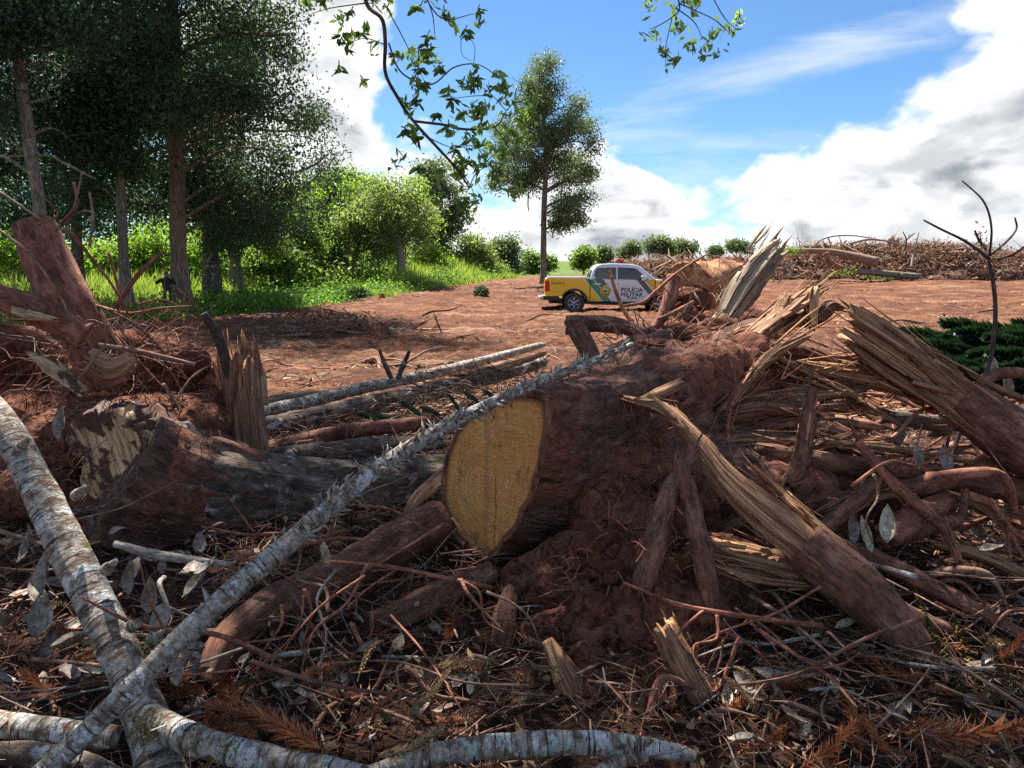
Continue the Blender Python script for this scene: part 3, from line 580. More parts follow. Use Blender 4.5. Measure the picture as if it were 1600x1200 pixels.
    tree('shrub', 'pale low rounded shrub at the end of the grass', 'shrub', 62, 775, [(775, 428)], [2, 1], [(775, 422, 16, 10), (785, 428, 10, 8)], 1500, .18, 'leaf_olive', group=mg, clump=.3, gap=.1)
    tree('broad_tree', 'leafy green bush tree at the left end of the grass', 'tree', 44, 425, [(424, 425), (423, 400)], [4, 3, 2], [(420, 395, 32, 24), (445, 410, 24, 18), (405, 415, 26, 20)], 4200, .18, 'leaf_mid', group=mg, clump=.36, gap=.15)
    tree('broad_tree', 'bright backlit leafy tree seen between the dark trunks', 'tree', 46, 225, [(225, 420)], [4, 3], [(215, 400, 40, 30), (245, 385, 36, 30), (160, 400, 40, 30), (305, 395, 26, 28), (345, 410, 30, 24)], 6500, .19, 'leaf_bright', group=mg, clump=.4, gap=.2)
    tree('broad_tree', 'bright leafy tree behind the leaning pale trunk', 'tree', 44, 20, [(20, 420)], [4, 3], [(10, 380, 40, 40), (60, 400, 40, 34), (100, 410, 36, 28), (-30, 400, 40, 40)], 5500, .19, 'leaf_bright', group=mg, clump=.4, gap=.2)
    # the lone tall tree
    tree('lone_tree', 'tall lone tree with a straight bare trunk behind the truck', 'tree', 50, 848, [(849, 420), (850, 330), (853, 260), (850, 190), (845, 120)], [5.8, 4.9, 4.5, 4, 3, 2.2, 1.3],
         [(857, 105, 20, 20), (843, 122, 22, 20, 1), (868, 140, 17, 22), (848, 160, 20, 15, -1), (826, 135, 12, 16), (905, 168, 18, 18), (915, 195, 18, 18, 1), (927, 225, 11, 20), (923, 262, 11, 20, -1), (893, 190, 14, 14), (835, 213, 30, 19, 2), (862, 215, 20, 20, -1), (818, 235, 22, 16), (798, 265, 26, 16, 1), (838, 256, 22, 16), (778, 285, 16, 14), (812, 285, 14, 12), (895, 283, 26, 11), (913, 310, 14, 14), (888, 315, 22, 17, 1), (880, 345, 16, 14), (867, 352, 11, 10), (902, 342, 9, 14), (790, 205, 13, 18), (813, 195, 18, 13), (870, 245, 14, 12), (845, 170, 38, 34, 1), (880, 220, 34, 34, -1), (835, 275, 44, 22, 1), (890, 270, 30, 30, 2), (800, 235, 26, 34, -2), (885, 325, 30, 26, -1)],
         56000, .16, 'leaf_lone', 'bark_grey', clump=.30, gap=.44, shell=.15, brk=(.4, .7),
         extra=[([(852, 300), (880, 285), (905, 275)], [3, 2, 1]), ([(853, 270), (830, 245), (812, 230)], [3.5, 2.5, 1.2]), ([(851, 245), (875, 215), (900, 185)], [3.5, 2.5, 1]), ([(850, 215), (832, 180), (828, 150)], [3, 2, 1]), ([(848, 190), (860, 160), (868, 130)], [2.5, 2, 1]), ([(826, 300), (825, 318), (826, 330)], [1.2, 1, .8])])
    # far round trees on the skyline
    for lb, Y, u, L in (('round dark tree on the skyline directly above the truck bed', 95, 912, [(910, 404, 15, 16), (918, 398, 8, 10)]),
                        ('small round tree on the skyline just behind the cab roof', 100, 942, [(943, 400, 11, 8)]),
                        ('small tuft of a tree behind the red light bar', 110, 985, [(985, 390, 13, 9), (975, 396, 8, 6)]),
                        ('largest round araucaria on the skyline beyond the truck bonnet', 105, 1031, [(1030, 382, 18, 16), (1040, 388, 10, 10)]),
                        ('second round araucaria touching the largest one on the skyline', 108, 1066, [(1066, 386, 18, 14), (1060, 392, 10, 10)]),
                        ('tiny round tree alone on the skyline above the bark log', 130, 1118, [(1118, 395, 9, 7)]),
                        ('squat round tree on the skyline behind the grey splinter', 125, 1151, [(1151, 386, 15, 9), (1165, 390, 9, 7)]),
                        ('loose dark tree on the skyline behind the lone trunk', 90, 832, [(828, 410, 10, 14), (842, 414, 10, 12), (858, 412, 8, 10)])):
        tree('skyline_tree', lb, 'tree', Y, u, [(u, 412)], [1.6, 1], L, 2400, .34, 'leaf_mid' if Y < 100 else 'leaf_lone', group='round trees on the skyline', clump=.45, gap=.1, seg=6)
build_trees()

def build_grass():
    # tall grass and weeds along the field edge; a wedge widening away from the camera
    A, B = np.array([-11.5, 25.]), np.array([-.3, 60.])
    n = 62000; t = rng.uniform(0, 1, n) ** .8; d = rng.uniform(0, 1, n) ** 1.5 * 13
    e = (B - A) / np.linalg.norm(B - A); nr = np.array([-e[1], e[0]])
    xy = A + (B - A) * t[:, None] * 1.05 + nr * (d + rng.normal(0, .35, n))[:, None]
    nz = fbm(np.stack([xy[:, 0], xy[:, 1], 0 * t], 1), .35, 3, 77)
    h = (.75 + .75 * (nz + .4)) * rng.uniform(.6, 1.25, n) * (.35 + .85 * smooth(d / 3)); h = np.clip(h, .15, 2.0) * np.where(xy[:, 0] < -7, .45 + .55 * smooth((d - 6) / 5), 1)
    base = np.stack([xy[:, 0], xy[:, 1], terrain(xy[:, 0], xy[:, 1]) - .03], 1)
    a = rng.uniform(0, 6.283, n); w = rng.uniform(.016, .042, n) ; side = np.stack([np.cos(a), np.sin(a), 0 * a], 1) * w[:, None]
    lean = np.stack([rng.normal(0, .25, n), rng.normal(0, .25, n), np.ones(n)], 1) * h[:, None]
    V = np.stack([base - side, base + side, base + lean * .6 + side * .7, base + lean * .6 - side * .7, base + lean + np.stack([rng.normal(0, .1, n), rng.normal(0, .1, n), -.05 * h], 1)], 1).reshape(-1, 3)
    o = np.arange(n)[:, None] * 5
    g = Geo().add(V, o + np.array([[0, 1, 2, 3]]), o + np.array([[3, 2, 4]]), tint=np.repeat(np.clip(.5 + nz * .7 + rng.normal(0, .2, n), 0, 1), 5))
    put('tall_grass', g, MT['grass'], smooth_=False, kind='stuff')
    g = Geo(); C = []
    for k in range(420):
        t = random.random() ** .9; d = abs(random.gauss(0, 1)) * (4 if k % 3 else .6); c = A + (B - A) * t + nr * (d + .1)
        if k < 150: c = np.array([random.uniform(-22, -7.5), random.uniform(31, 42)])
        hh = random.uniform(.25, .95); m = 60
        C.append(np.array([c[0], c[1], gz(c[0], c[1]) + hh * .5]) + rng.normal(size=(m, 3)) * np.array([.4, .4, hh * .3]))
    leaves(np.concatenate(C), .15, g, .6, .55); put('undergrowth', g, MT['weed'], smooth_=False, kind='stuff')
    # thicket closing the view under the grove
    n = 900; x = rng.uniform(-46, -9, n); y = 43 + rng.uniform(0, 14, n) - .25 * (x + 9); hh = rng.uniform(.3, 1, n) * (1.5 + 1.0 * fbm(np.stack([x, y, 0 * x], 1), .3, 2, 13))
    q = np.repeat(np.stack([x, y, terrain(x, y) + hh * .8], 1), 34, 0) + rng.normal(size=(n * 34, 3)) * np.array([.7, .7, .45])
    put('thicket', leaves(q, .27, Geo(), .5, .6, np.repeat(rng.uniform(0, .7, n), 34) + rng.uniform(0, .3, n * 34)), MT['leaf_mid'], smooth_=False, kind='stuff')
    n = 1100; x = rng.uniform(-50, -15, n); y = 52 + rng.uniform(0, 7, n) + .1 * (x + 15); hh = rng.uniform(0, 1, n) ** .8 * (7.5 + 2.5 * fbm(np.stack([x, y, 0 * x], 1), .22, 3, 15)) * np.interp(x, [-50, -20, -15], [1, 1, .6])
    q = np.repeat(np.stack([x, y, terrain(x, y) + hh + .6], 1), 30, 0) + rng.normal(size=(n * 30, 3)) * np.array([.8, .8, .6])
    put('thicket', leaves(q, .34, Geo(), .4, .6, np.repeat(rng.uniform(0, .7, n), 30) + rng.uniform(0, .3, n * 30)), MT['leaf_dark'], smooth_=False, kind='stuff')
    n = 620; x = rng.uniform(-27, -5, n); y = 66 + rng.uniform(0, 8, n) - .2 * (x + 5); hh = rng.uniform(.1, 1, n) * (3.6 + 2.6 * fbm(np.stack([x, y, 0 * x], 1), .22, 3, 14)) * np.interp(x, [-27, -12, -5], [1.25, 1.1, .55])
    q = np.repeat(np.stack([x, y, terrain(x, y) + hh], 1), 34, 0) + rng.normal(size=(n * 34, 3)) * np.array([.75, .7, .5])
    put('thicket', leaves(q, .30, Geo(), .4, .6, np.repeat(rng.uniform(0, .7, n), 34) + rng.uniform(0, .3, n * 34)), MT['leaf_mid'], smooth_=False, kind='stuff')
    # leafy weed clumps that stand out at the shaded edge
    for lb, u, v, w, m in (('low leafy bush growing at the foot of the grove', 390, 470, .75, 'weed'), ('small leafy bush beside the guarded reddish trunk', 335, 478, .55, 'weed'), ('bright low bush half way along the grass edge', 520, 452, .6, 'leaf_bright'), ('dark narrow shrub standing in the bright grass', 562, 455, .42, 'leaf_dark'), ('ragged tall shrub at the back of the grass', 700, 432, .95, 'leaf_mid'), ('bluish leafy shrub behind the bright grass', 650, 425, .9, 'weed')):
        p = G(u, v + 14); r = empty('bush', p, lb, 'bush', 'bushes along the grass edge')
        put('stem', tube([p, p + Vector((.05, 0, w))], [.03, .012], 8, 6), MT['dry_stick'], r)
        q = np.array(p) + np.array([0, 0, w * .65]) + rng.normal(size=(520, 3)) * np.array([w * .55, w * .55, w * .42]); put('foliage', leaves(q, .14, Geo(), .5, .6), MT[m], r, smooth_=False, kind='stuff')
    p = G(752, 466); r = empty('bush', p, 'dark clipped looking ball of foliage alone on bare soil', 'bush')
    put('stem', tube([p, p + Vector((0, 0, .3))], [.03, .02], 6, 6), MT['dry_stick'], r)
    d = rng.normal(size=(900, 3)); d /= np.linalg.norm(d, axis=1)[:, None]; q = np.array(p) + np.array([0, 0, .3]) + d * rng.uniform(.6, 1, (900, 1)) * np.array([.42, .4, .36])
    put('foliage', leaves(q, .12, Geo(), .3, .5), MT['leaf_dark'], r, smooth_=False, kind='stuff')
build_grass()

# ------------------------------------------------------------------ pickup truck
def livery():
    M = bpy.data.materials.new('patrol_paint'); M.use_nodes = True; g = NT(M.node_tree)
    s = g.n('ShaderNodeSeparateXYZ', Vector=g.n('ShaderNodeAttribute', {'attribute_name': 'rest'}).outputs['Vector'])
    x, y, z = s.outputs
    YEL = (.80, .47, .004, 1); WH = (.66, .66, .68, 1); GRN = (.0, .22, .10, 1); GRY = (.055, .085, .10, 1)
    a = g.m('ADD', x, g.m('MULTIPLY', z, .86))       # slanting stripes behind the rear door
    def band(lo, hi): return g.m('MULTIPLY', g.m('GREATER_THAN', a, lo), g.m('LESS_THAN', a, hi))
    c = g.mix(g.m('LESS_THAN', a, 1.43), WH, YEL)
    c = g.mix(band(1.46, 1.76), c, GRN)
    c = g.mix(g.m('MULTIPLY', band(1.79, 2.12), g.m('GREATER_THAN', z, .86)), c, GRY)
    f = g.m('ADD', x, g.m('MULTIPLY', z, .88))       # slanting stripes on the front door and wing
    fa = g.m('SUBTRACT', x, g.m('MULTIPLY', g.m('ABSOLUTE', g.m('SUBTRACT', z, .60)), -.0))
    f1 = g.m('ADD', f, 0.)
    front = g.m('GREATER_THAN', f1, 3.38)
    c = g.mix(g.m('MULTIPLY', front, g.m('LESS_THAN', f1, 3.62)), c, GRY)
    c = g.mix(g.m('GREATER_THAN', f1, 3.66), c, YEL)
    # the bonnet top is white, the roof too
    up = g.n('ShaderNodeSeparateXYZ', Vector=g.n('ShaderNodeNewGeometry').outputs['Normal']).outputs[2]
    c = g.mix(g.m('GREATER_THAN', g.m('ABSOLUTE', up), .6), c, WH)
    c = g.mix(g.m('GREATER_THAN', z, 1.285), c, WH)
    dirt = g.m('MULTIPLY', g.step(g.m('ADD', z, g.m('MULTIPLY', g.noise(s.inputs[0].links[0].from_socket, 5, 5, .6), .35)), .85, .5), .35)
    c = g.mix(dirt, c, (.30, .15, .09, 1))
    b = g.n('ShaderNodeBsdfPrincipled', Base_Color=c, Roughness=.32); b.inputs['Coat Weight'].default_value = .5; b.inputs['Coat Roughness'].default_value = .1
    g.n('ShaderNodeOutputMaterial', Surface=b); return M
def build_truck():
    paint = livery(); blk = plain('black_plastic', (.018, .018, .02), .6, noise=.25); glass = plain('dark_glass', (.028, .034, .036), .08, spec=.9)
    rub = plain('tyre_rubber', (.022, .021, .02), .85, noise=.5, nsc=14); alloy = plain('alloy', (.42, .42, .43), .35, .7, noise=.3, nsc=9); chrome = plain('chrome', (.6, .6, .6), .25, .9)
    cover = plain('bed_cover', (.30, .31, .32), .45, noise=.15, nsc=6); redp = plain('red_lens', (.50, .012, .02), .15); ambr = plain('lamp_lens', (.55, .56, .58), .1, spec=.8); ink = plain('print_dark', (.03, .035, .04), .5); whp = plain('white_paint', (.66, .66, .68), .3, coat=.4)
    gold = plain('badge_gold', (.62, .42, .05), .5); gold2 = plain('badge_ink', (.18, .12, .02), .5)
    rear = P(897.5, 468, 28.6); rootz = gz(rear.x, 28.6) - .03
    tr = empty('pickup_truck', (rear.x, 28.6 + .93, rootz), 'yellow and white police pickup truck parked on the cleared field', 'pickup truck')
    tr.rotation_euler = (0, R(.9), R(-1.0)); W_ = .93
    def outl(name, pts, y0, y1, m, bev=.03, parent=tr, fn=None, seg=2):
        bm = bmesh.new(); a = [bm.verts.new((x, y0, z)) for x, z in pts]; f = bm.faces.new(a)
        ex = bmesh.ops.extrude_face_region(bm, geom=[f]); nv = [q for q in ex['geom'] if isinstance(q, bmesh.types.BMVert)]
        for q in nv: q.co.y = y1
        bmesh.ops.recalc_face_normals(bm, faces=bm.faces)
        if bev:
            ed = [e for e in bm.edges if abs(e.verts[0].co.y - e.verts[1].co.y) < 1e-6]
            bmesh.ops.bevel(bm, geom=ed, offset=bev, segments=seg, affect='EDGES', profile=.6, clamp_overlap=True)
        if fn:
            for q in bm.verts: fn(q.co)
        bmesh.ops.triangulate(bm, faces=[f for f in bm.faces if len(f.verts) > 4])
        me = bpy.data.meshes.new(name); bm.to_mesh(me); bm.free(); me.materials.append(m)
        at = me.attributes.new('rest', 'FLOAT_VECTOR', 'POINT'); co = np.empty(len(me.vertices) * 3, np.float32); me.vertices.foreach_get('co', co); at.data.foreach_set('vector', co)
        return link(name, me, parent)
    def arch(cx, r, a0, a1, n=12, cz=.40): return [(cx + r * math.cos(R(a0 + (a1 - a0) * k / n)), cz + r * math.sin(R(a0 + (a1 - a0) * k / n))) for k in range(n + 1)]
    # load bed
    outl('load_bed', [(-1.06, .62), (-1.08, 1.0), (-1.05, 1.25), (-1.0, 1.285), (.0, 1.30), (.555, 1.30), (.555, .47), (.50, .42)] + arch(0, .50, 4, 153), -W_, W_, paint, .035)
    outl('bed_cover', [(-.98, 1.285), (.50, 1.305), (.50, 1.345), (-.98, 1.325)], -.80, .80, cover, .015)
    # cab and doors
    outl('cab_body', [(.575, .44), (.575, 1.27), (2.93, 1.25), (2.95, .9), (2.66, .44)], -W_ + .03, W_ - .03, paint, .03)
    d1 = outl('rear_door', [(.60, .50), (.60, 1.255), (1.60, 1.262), (1.60, .47), (.66, .47)], -W_, -W_ + .06, paint, .012)
    d2 = outl('front_door', [(1.62, .47), (1.62, 1.262), (2.86, 1.25), (2.90, 1.0), (2.66, .52), (2.62, .47)], -W_, -W_ + .06, paint, .012)
    for d, hx in ((d1, .72), (d2, 1.74)): outl('door_handle', [(hx, 1.07), (hx + .24, 1.07), (hx + .24, 1.115), (hx, 1.115)], -W_ - .03, -W_ + .004, chrome if hx < 1 else whp, .008, parent=d)
    outl('far_side_panel', [(.60, .47), (.60, 1.255), (2.86, 1.25), (2.62, .47)], W_ - .06, W_, paint, .012)
    def taper(co):
        if co.z > 1.24: co.y *= 1 - .36 * max(0, co.z - 1.24) * (1 + .25 * (co.z - 1.24))
    outl('cab_roof', [(.57, 1.24), (.60, 1.42), (.68, 1.62), (.80, 1.76), (.98, 1.825), (1.35, 1.85), (1.95, 1.845), (2.28, 1.80), (2.46, 1.72), (3.06, 1.24)], -W_ + .03, W_ - .03, paint, .05, fn=taper, seg=3)
    def gl(co):
        s = -1 if co.y < 0 else 1; co.y = s * ((W_ - .03) * (1 - .36 * max(0, co.z - 1.24) * (1 + .25 * (co.z - 1.24))) + (.006 if abs(co.y) > .5 else -.02))
    for sd in (-1, 1):
        outl('side_window', [(.80, 1.275), (.72, 1.40), (.78, 1.62), (.86, 1.68), (1.52, 1.70), (1.52, 1.275)], sd * .90, sd * .2, glass, 0, fn=gl)
        outl('side_window', [(1.58, 1.275), (1.58, 1.70), (2.10, 1.695), (2.26, 1.66), (2.70, 1.30), (2.66, 1.275)], sd * .90, sd * .2, glass, 0, fn=gl)
    # sloping screens, a thin pane proud of the cab
    def pane(name, a, b, inset, off, m):
        (x0, z0), (x1, z1) = a, b; nx, nz = (z0 - z1), (x1 - x0); l = math.hypot(nx, nz); nx, nz = nx / l * off, nz / l * off
        g = Geo(); V = []
        for o in (0, .012):
            for (x, z) in (a, b):
                w = (W_ - .03) * (1 - .36 * max(0, z - 1.24) * (1 + .25 * (z - 1.24))) - inset
                V += [(x + nx * (1 + o * 40), -w, z + nz * (1 + o * 40)), (x + nx * (1 + o * 40), w, z + nz * (1 + o * 40))]
        g.add(V, [(0, 1, 3, 2), (4, 6, 7, 5), (0, 4, 5, 1), (2, 3, 7, 6), (0, 2, 6, 4), (1, 5, 7, 3)]); return link(name, g.mesh(name, m, False), tr)
    pane('windscreen', (2.97, 1.30), (2.47, 1.71), .09, -.012, plain('screen_glass', (.02, .05, .09), .03, spec=1.))
    pane('rear_window', (.575, 1.30), (.66, 1.60), .14, .012, glass)
    # front end
    outl('front_wing', [(2.965, .95), (2.965, 1.24), (3.4, 1.215), (3.95, 1.12), (4.08, 1.0), (4.10, .62), (3.74, .45)] + arch(3.22, .50, 6, 160), -W_, W_, paint, .025)
    outl('bonnet', [(2.99, 1.235), (3.02, 1.30), (3.4, 1.285), (3.85, 1.20), (4.02, 1.10), (3.9, 1.10)], -.80, .80, whp, .02)
    outl('front_bumper', [(3.72, .40), (3.78, .66), (4.12, .66), (4.2, .58), (4.18, .42)], -.90, .90, paint, .03)
    outl('grille', [(4.08, .70), (4.12, .72), (4.11, .98), (4.05, .98)], -.62, .62, blk, .01)
    for sd in (-1, 1): outl('headlight', [(3.78, .86), (3.84, 1.02), (4.07, .99), (4.11, .86)], sd * .935, sd * .62, ambr, .01)
    outl('rear_bumper', [(-1.24, .50), (-1.24, .60), (-1.05, .64), (-.56, .62), (-.50, .48), (-.9, .46)], -.90, .90, blk, .02)
    outl('bumper_step', [(-1.30, .52), (-1.30, .58), (-1.14, .60), (-1.14, .52)], -.91, .91, chrome, .012)
    outl('tail_light', [(-1.085, .78), (-1.09, 1.19), (-.93, 1.19), (-.90, .80)], -.938, -.80, redp, .012)
    outl('tail_light', [(-1.085, .78), (-1.09, 1.19), (-.93, 1.19), (-.90, .80)], .80, .938, redp, .012)
    outl('chassis', [(-.9, .34), (-.9, .50), (3.9, .50), (3.9, .34)], -.55, .55, blk, .01)
    for sd in (-1, 1):
        outl('side_step', [(.60, .335), (.56, .40), (2.66, .40), (2.62, .335)], sd * .95, sd * .76, blk, .02)
        for cx, a0, a1 in ((0, 4, 153), (3.22, 6, 160)):
            outl('wheel_flare', arch(cx, .515, a0, a1) + arch(cx, .455, a1, a0), sd * (W_ + .028), sd * (W_ - .12), blk, .008)
        outl('mud_flap', [(-.50, .20), (-.53, .50), (-.50, .50), (-.47, .20)], sd * .92, sd * .66, blk, 0)
        outl('wing_mirror', [(2.44, 1.24), (2.40, 1.40), (2.46, 1.43), (2.60, 1.40), (2.62, 1.25)], sd * 1.12, sd * .93, whp, .025)
    # light bar
    lb = outl('light_bar', [(1.52, 1.90), (1.50, 1.96), (1.58, 2.0), (1.82, 1.98), (1.86, 1.90)], -.56, .56, redp, .02)
    outl('light_bar_foot', [(1.30, 1.85), (1.30, 1.885), (1.98, 1.885), (1.98, 1.85)], -.50, .50, blk, .005, parent=lb)
    outl('light_bar_lens', [(1.60, 1.995), (1.62, 2.03), (1.84, 2.02), (1.84, 1.985)], -.42, .42, plain('pink_lens', (.62, .22, .26), .2), .01, parent=lb)
    put_ = lambda n, g, m, p: link(n, g.mesh(n, m), p)
    # wheels
    def lathe(prof, n=40):
        k = len(prof); t = np.linspace(0, 2 * np.pi, n, endpoint=False); V = np.array([[r * math.cos(a), y, r * math.sin(a)] for a in t for r, y in prof])
        i = np.arange(n)[:, None] * k; j = np.arange(k - 1)[None]; i2 = (i + k) % (n * k); return Geo().add(V, np.stack([i + j, i + j + 1, i2 + j + 1, i2 + j], 2).reshape(-1, 4))
    tyre = lathe([(.225, -.10), (.235, -.125), (.33, -.135), (.372, -.12), (.388, -.08), (.388, .08), (.372, .12), (.33, .135), (.235, .125), (.225, .10)]).mesh('wheel', rub)
    rg = lathe([(.232, -.10), (.236, -.118), (.215, -.115), (.205, -.05), (.20, .08)])
    for k in range(6):
        a = k * math.pi / 3 + .3; e = np.array([math.cos(a), 0, math.sin(a)]); p = np.array([-math.sin(a), 0, math.cos(a)]); y0 = np.array([0, -.102, 0]); y1 = np.array([0, -.06, 0])
        V = [e * .05 + p * .045 + y0, e * .05 - p * .045 + y0, e * .215 - p * .035 + y0, e * .215 + p * .035 + y0]; V += [v - y0 + y1 for v in V]
        rg.add(V, [(0, 1, 2, 3), (0, 4, 5, 1), (1, 5, 6, 2), (3, 2, 6, 7), (0, 3, 7, 4)])
    hub = lathe([(0.001, -.112), (.055, -.11), (.065, -.09), (.065, .02)], 16); rimm = rg.mesh('rim', alloy, False); hubm = hub.mesh('hub', alloy); dk = lathe([(.001, -.03), (.2, -.03)], 24).mesh('brake_disc', blk)
    for x in (0, 3.22):
        for sd in (-1, 1):
            w = link('wheel', tyre, tr); w.location = (x, sd * .80, .385); w.rotation_euler[2] = 0 if sd < 0 else math.pi; w.rotation_euler[1] = random.uniform(0, 1) if sd < 0 else 0
            for nm, me in (('rim', rimm), ('hub', hubm), ('brake_disc', dk)): link(nm, me, w)
    # lettering and crest
    def text(body, size, x, z, m, parent, off=.0045, name='lettering'):
        cu = bpy.data.curves.new(name, 'FONT'); cu.body = body; cu.size = size; cu.align_x = 'CENTER'; cu.extrude = .001; cu.space_character = 1.08
        o = bpy.data.objects.new(name, cu); COL.objects.link(o); dg = bpy.context.evaluated_depsgraph_get(); me = bpy.data.meshes.new_from_object(o.evaluated_get(dg)); bpy.data.objects.remove(o)
        bb = bmesh.new(); dd = off * 1.6
        for q, (ax, az) in enumerate(((0, 0), (dd, 0), (-dd, 0), (0, dd), (0, -dd))):
            m2 = me.copy(); m2.transform(Matrix.Translation((ax, az, .0004 * q))); bb.from_mesh(m2); bpy.data.meshes.remove(m2)
        bb.to_mesh(me); bb.free(); me.materials.clear(); me.materials.append(m); o = link(name, me, parent); o.rotation_euler = (R(90), 0, 0); o.location = (x, -W_ - .004, z); return o
    text('POLÍCIA', .205, 2.10, .83, ink, d2); text('MILITAR', .205, 2.10, .655, ink, d2); text('BP AMB', .10, 2.12, .565, ink, d2, .0015); text('RANGER XL', .085, -.60, 1.07, ink, tr, .0015)
    def disc(name, r, y, m, n=40, wob=0): 
        t = np.linspace(0, 2 * np.pi, n, endpoint=False); rr = r * (1 + wob * np.cos(t * 12)); V = [(a * math.cos(b), 0, a * 1.15 * math.sin(b)) for a, b in zip(rr, t)]; V += [(a, .004, b) for a, _, b in V]; V += [(0, 0, 0)]
        g = Geo().add(V, [(k, k + n, (k + 1) % n + n, (k + 1) % n) for k in range(n)], [(2 * n, k, (k + 1) % n) for k in range(n)]); o = link(name, g.mesh(name, m, False), d1); o.location = (1.13, y, .84); return o
    disc('crest', .195, -W_ - .006, gold, wob=.03); disc('crest_ring', .135, -W_ - .009, gold2); disc('crest_shield', .12, -W_ - .012, plain('badge_pale', (.6, .5, .2), .5)); disc('crest_star', .05, -W_ - .015, plain('badge_dark', (.05, .09, .10), .5), 10, .35)
build_truck()

# ------------------------------------------------------------------ the guard
def skin(name, edges, pos, rad, m, parent, sub=2):
    keys = list(pos); me = bpy.data.meshes.new(name); me.from_pydata([pos[k] for k in keys], [(keys.index(a), keys.index(b)) for a, b in edges], [])
    o = bpy.data.objects.new(name, me); COL.objects.link(o); sm = o.modifiers.new('s', 'SKIN'); sm.use_smooth_shade = True
    for k, v in zip(keys, me.skin_vertices[0].data): v.radius = rad[k] if isinstance(rad[k], tuple) else (rad[k], rad[k]); v.use_root = (k == keys[0])
    ss = o.modifiers.new('d', 'SUBSURF'); ss.levels = sub; ss.render_levels = sub
    dg = bpy.context.evaluated_depsgraph_get(); m2 = bpy.data.meshes.new_from_object(o.evaluated_get(dg)); bpy.data.objects.remove(o); m2.materials.clear(); m2.materials.append(m); m2.name = name
    return link(name, m2, parent)
def build_guard():
    p = P(259, 420, 30.3); z0 = gz(p.x, 30.3)
    r = empty('person', (p.x, 30.3, z0), 'person in dark green uniform with hands raised to face beside a trunk', 'person', rz=R(-58))
    sk = plain('skin', (.36, .19, .13), .6); gr = plain('uniform_green', (.022, .032, .02), .85, noise=.2, nsc=9); bk = plain('vest_black', (.012, .013, .012), .7); hr = plain('hair_black', (.01, .008, .007), .6); bt = plain('boot_black', (.014, .012, .011), .5, noise=.5, nsc=12); lens = plain('dark_lens', (.01, .01, .012), .1, spec=.8)
    # faces +x-ish towards the camera's right; hands cup a small object at the mouth
    Pz = dict(pel=(0, 0, .95), wai=(0, 0, 1.10), che=(.01, 0, 1.32), nb=(0, 0, 1.46), nk=(.015, 0, 1.53), hd=(.03, 0, 1.62), top=(.02, 0, 1.71),
              sl=(0, .19, 1.42), el=(.08, .33, 1.24), wl=(.17, .10, 1.48), hl=(.175, .05, 1.54), sr=(0, -.19, 1.42), er=(-.02, -.40, 1.27), wr=(.15, -.14, 1.46), hr=(.17, -.07, 1.53),
              tl=(.0, .10, .88), kl=(.03, .12, .50), al=(0, .13, .10), fl=(.14, .15, .045), tr=(.0, -.10, .88), kr=(.03, -.12, .50), ar=(-.02, -.14, .10), fr=(.12, -.17, .045))
    E = [('pel', 'wai'), ('wai', 'che'), ('che', 'nb'), ('nb', 'nk'), ('nk', 'hd'), ('hd', 'top'), ('che', 'sl'), ('sl', 'el'), ('el', 'wl'), ('wl', 'hl'), ('che', 'sr'), ('sr', 'er'), ('er', 'wr'), ('wr', 'hr'), ('pel', 'tl'), ('tl', 'kl'), ('kl', 'al'), ('al', 'fl'), ('pel', 'tr'), ('tr', 'kr'), ('kr', 'ar'), ('ar', 'fr')]
    rd = dict(pel=(.13, .16), wai=(.115, .14), che=(.13, .17), nb=.08, nk=.058, hd=(.098, .082), top=(.08, .07), sl=.07, el=.05, wl=.034, hl=.035, sr=.07, er=.05, wr=.034, hr=.035, tl=.09, kl=.062, al=.05, fl=.045, tr=.09, kr=.062, ar=.05, fr=.045)
    for sd, h, w in (('l', 'hl', 1), ('r', 'hr', -1)):           # fingers curl inwards, thumb towards the face
        b = Vector(Pz[h])
        for k in range(4):
            a, c2 = 'f%s%d' % (sd, k), 'g%s%d' % (sd, k); Pz[a] = tuple(b + Vector((.035 - .012 * k, -w * .02, .045 - .018 * k))); Pz[c2] = tuple(Vector(Pz[a]) + Vector((.012, -w * (.035 - .004 * abs(k - 1)), .006))); rd[a] = .0095; rd[c2] = .008; E += [(h, a), (a, c2)]
        a = 't%s' % sd; Pz[a] = tuple(b + Vector((-.03, -w * .02, .03))); rd[a] = .011; E.append((h, a))
    body = skin('body', E, Pz, rd, sk, r)
    def sub(name, ks, m, grow, ex={}):
        ee = [(a, b) for a, b in E if a in ks and b in ks]; pp = {k: ex.get(k, Pz[k]) for k in ks}; rr = {k: tuple(q + grow for q in (rd[k] if isinstance(rd[k], tuple) else (rd[k], rd[k]))) for k in ks}
        return skin(name, ee, pp, rr, m, r)
    sub('jacket', ['pel', 'wai', 'che', 'nb', 'sl', 'el', 'wl', 'sr', 'er', 'wr'], gr, .018, dict(pel=(0, 0, 1.0)))
    sub('trousers', ['pel', 'tl', 'kl', 'al', 'tr', 'kr', 'ar'], gr, .02, dict(al=(0, .13, .18), ar=(-.02, -.14, .18)))
    skin('vest', [('a', 'b'), ('b', 'c')], dict(a=(.005, 0, 1.10), b=(.01, 0, 1.30), c=(.005, 0, 1.42)), dict(a=(.145, .175), b=(.165, .2), c=(.12, .16)), bk, r)
    skin('belt', [('a', 'b')], dict(a=(0, 0, .99), b=(0, 0, 1.05)), dict(a=(.165, .195), b=(.155, .185)), bk, r)
    sub('boot', ['al', 'fl'], bt, .015); sub('boot', ['ar', 'fr'], bt, .015)
    skin('hair', [('a', 'b')], dict(a=(.0, 0, 1.66), b=(.01, 0, 1.745)), dict(a=(.10, .092), b=(.085, .08)), hr, r)
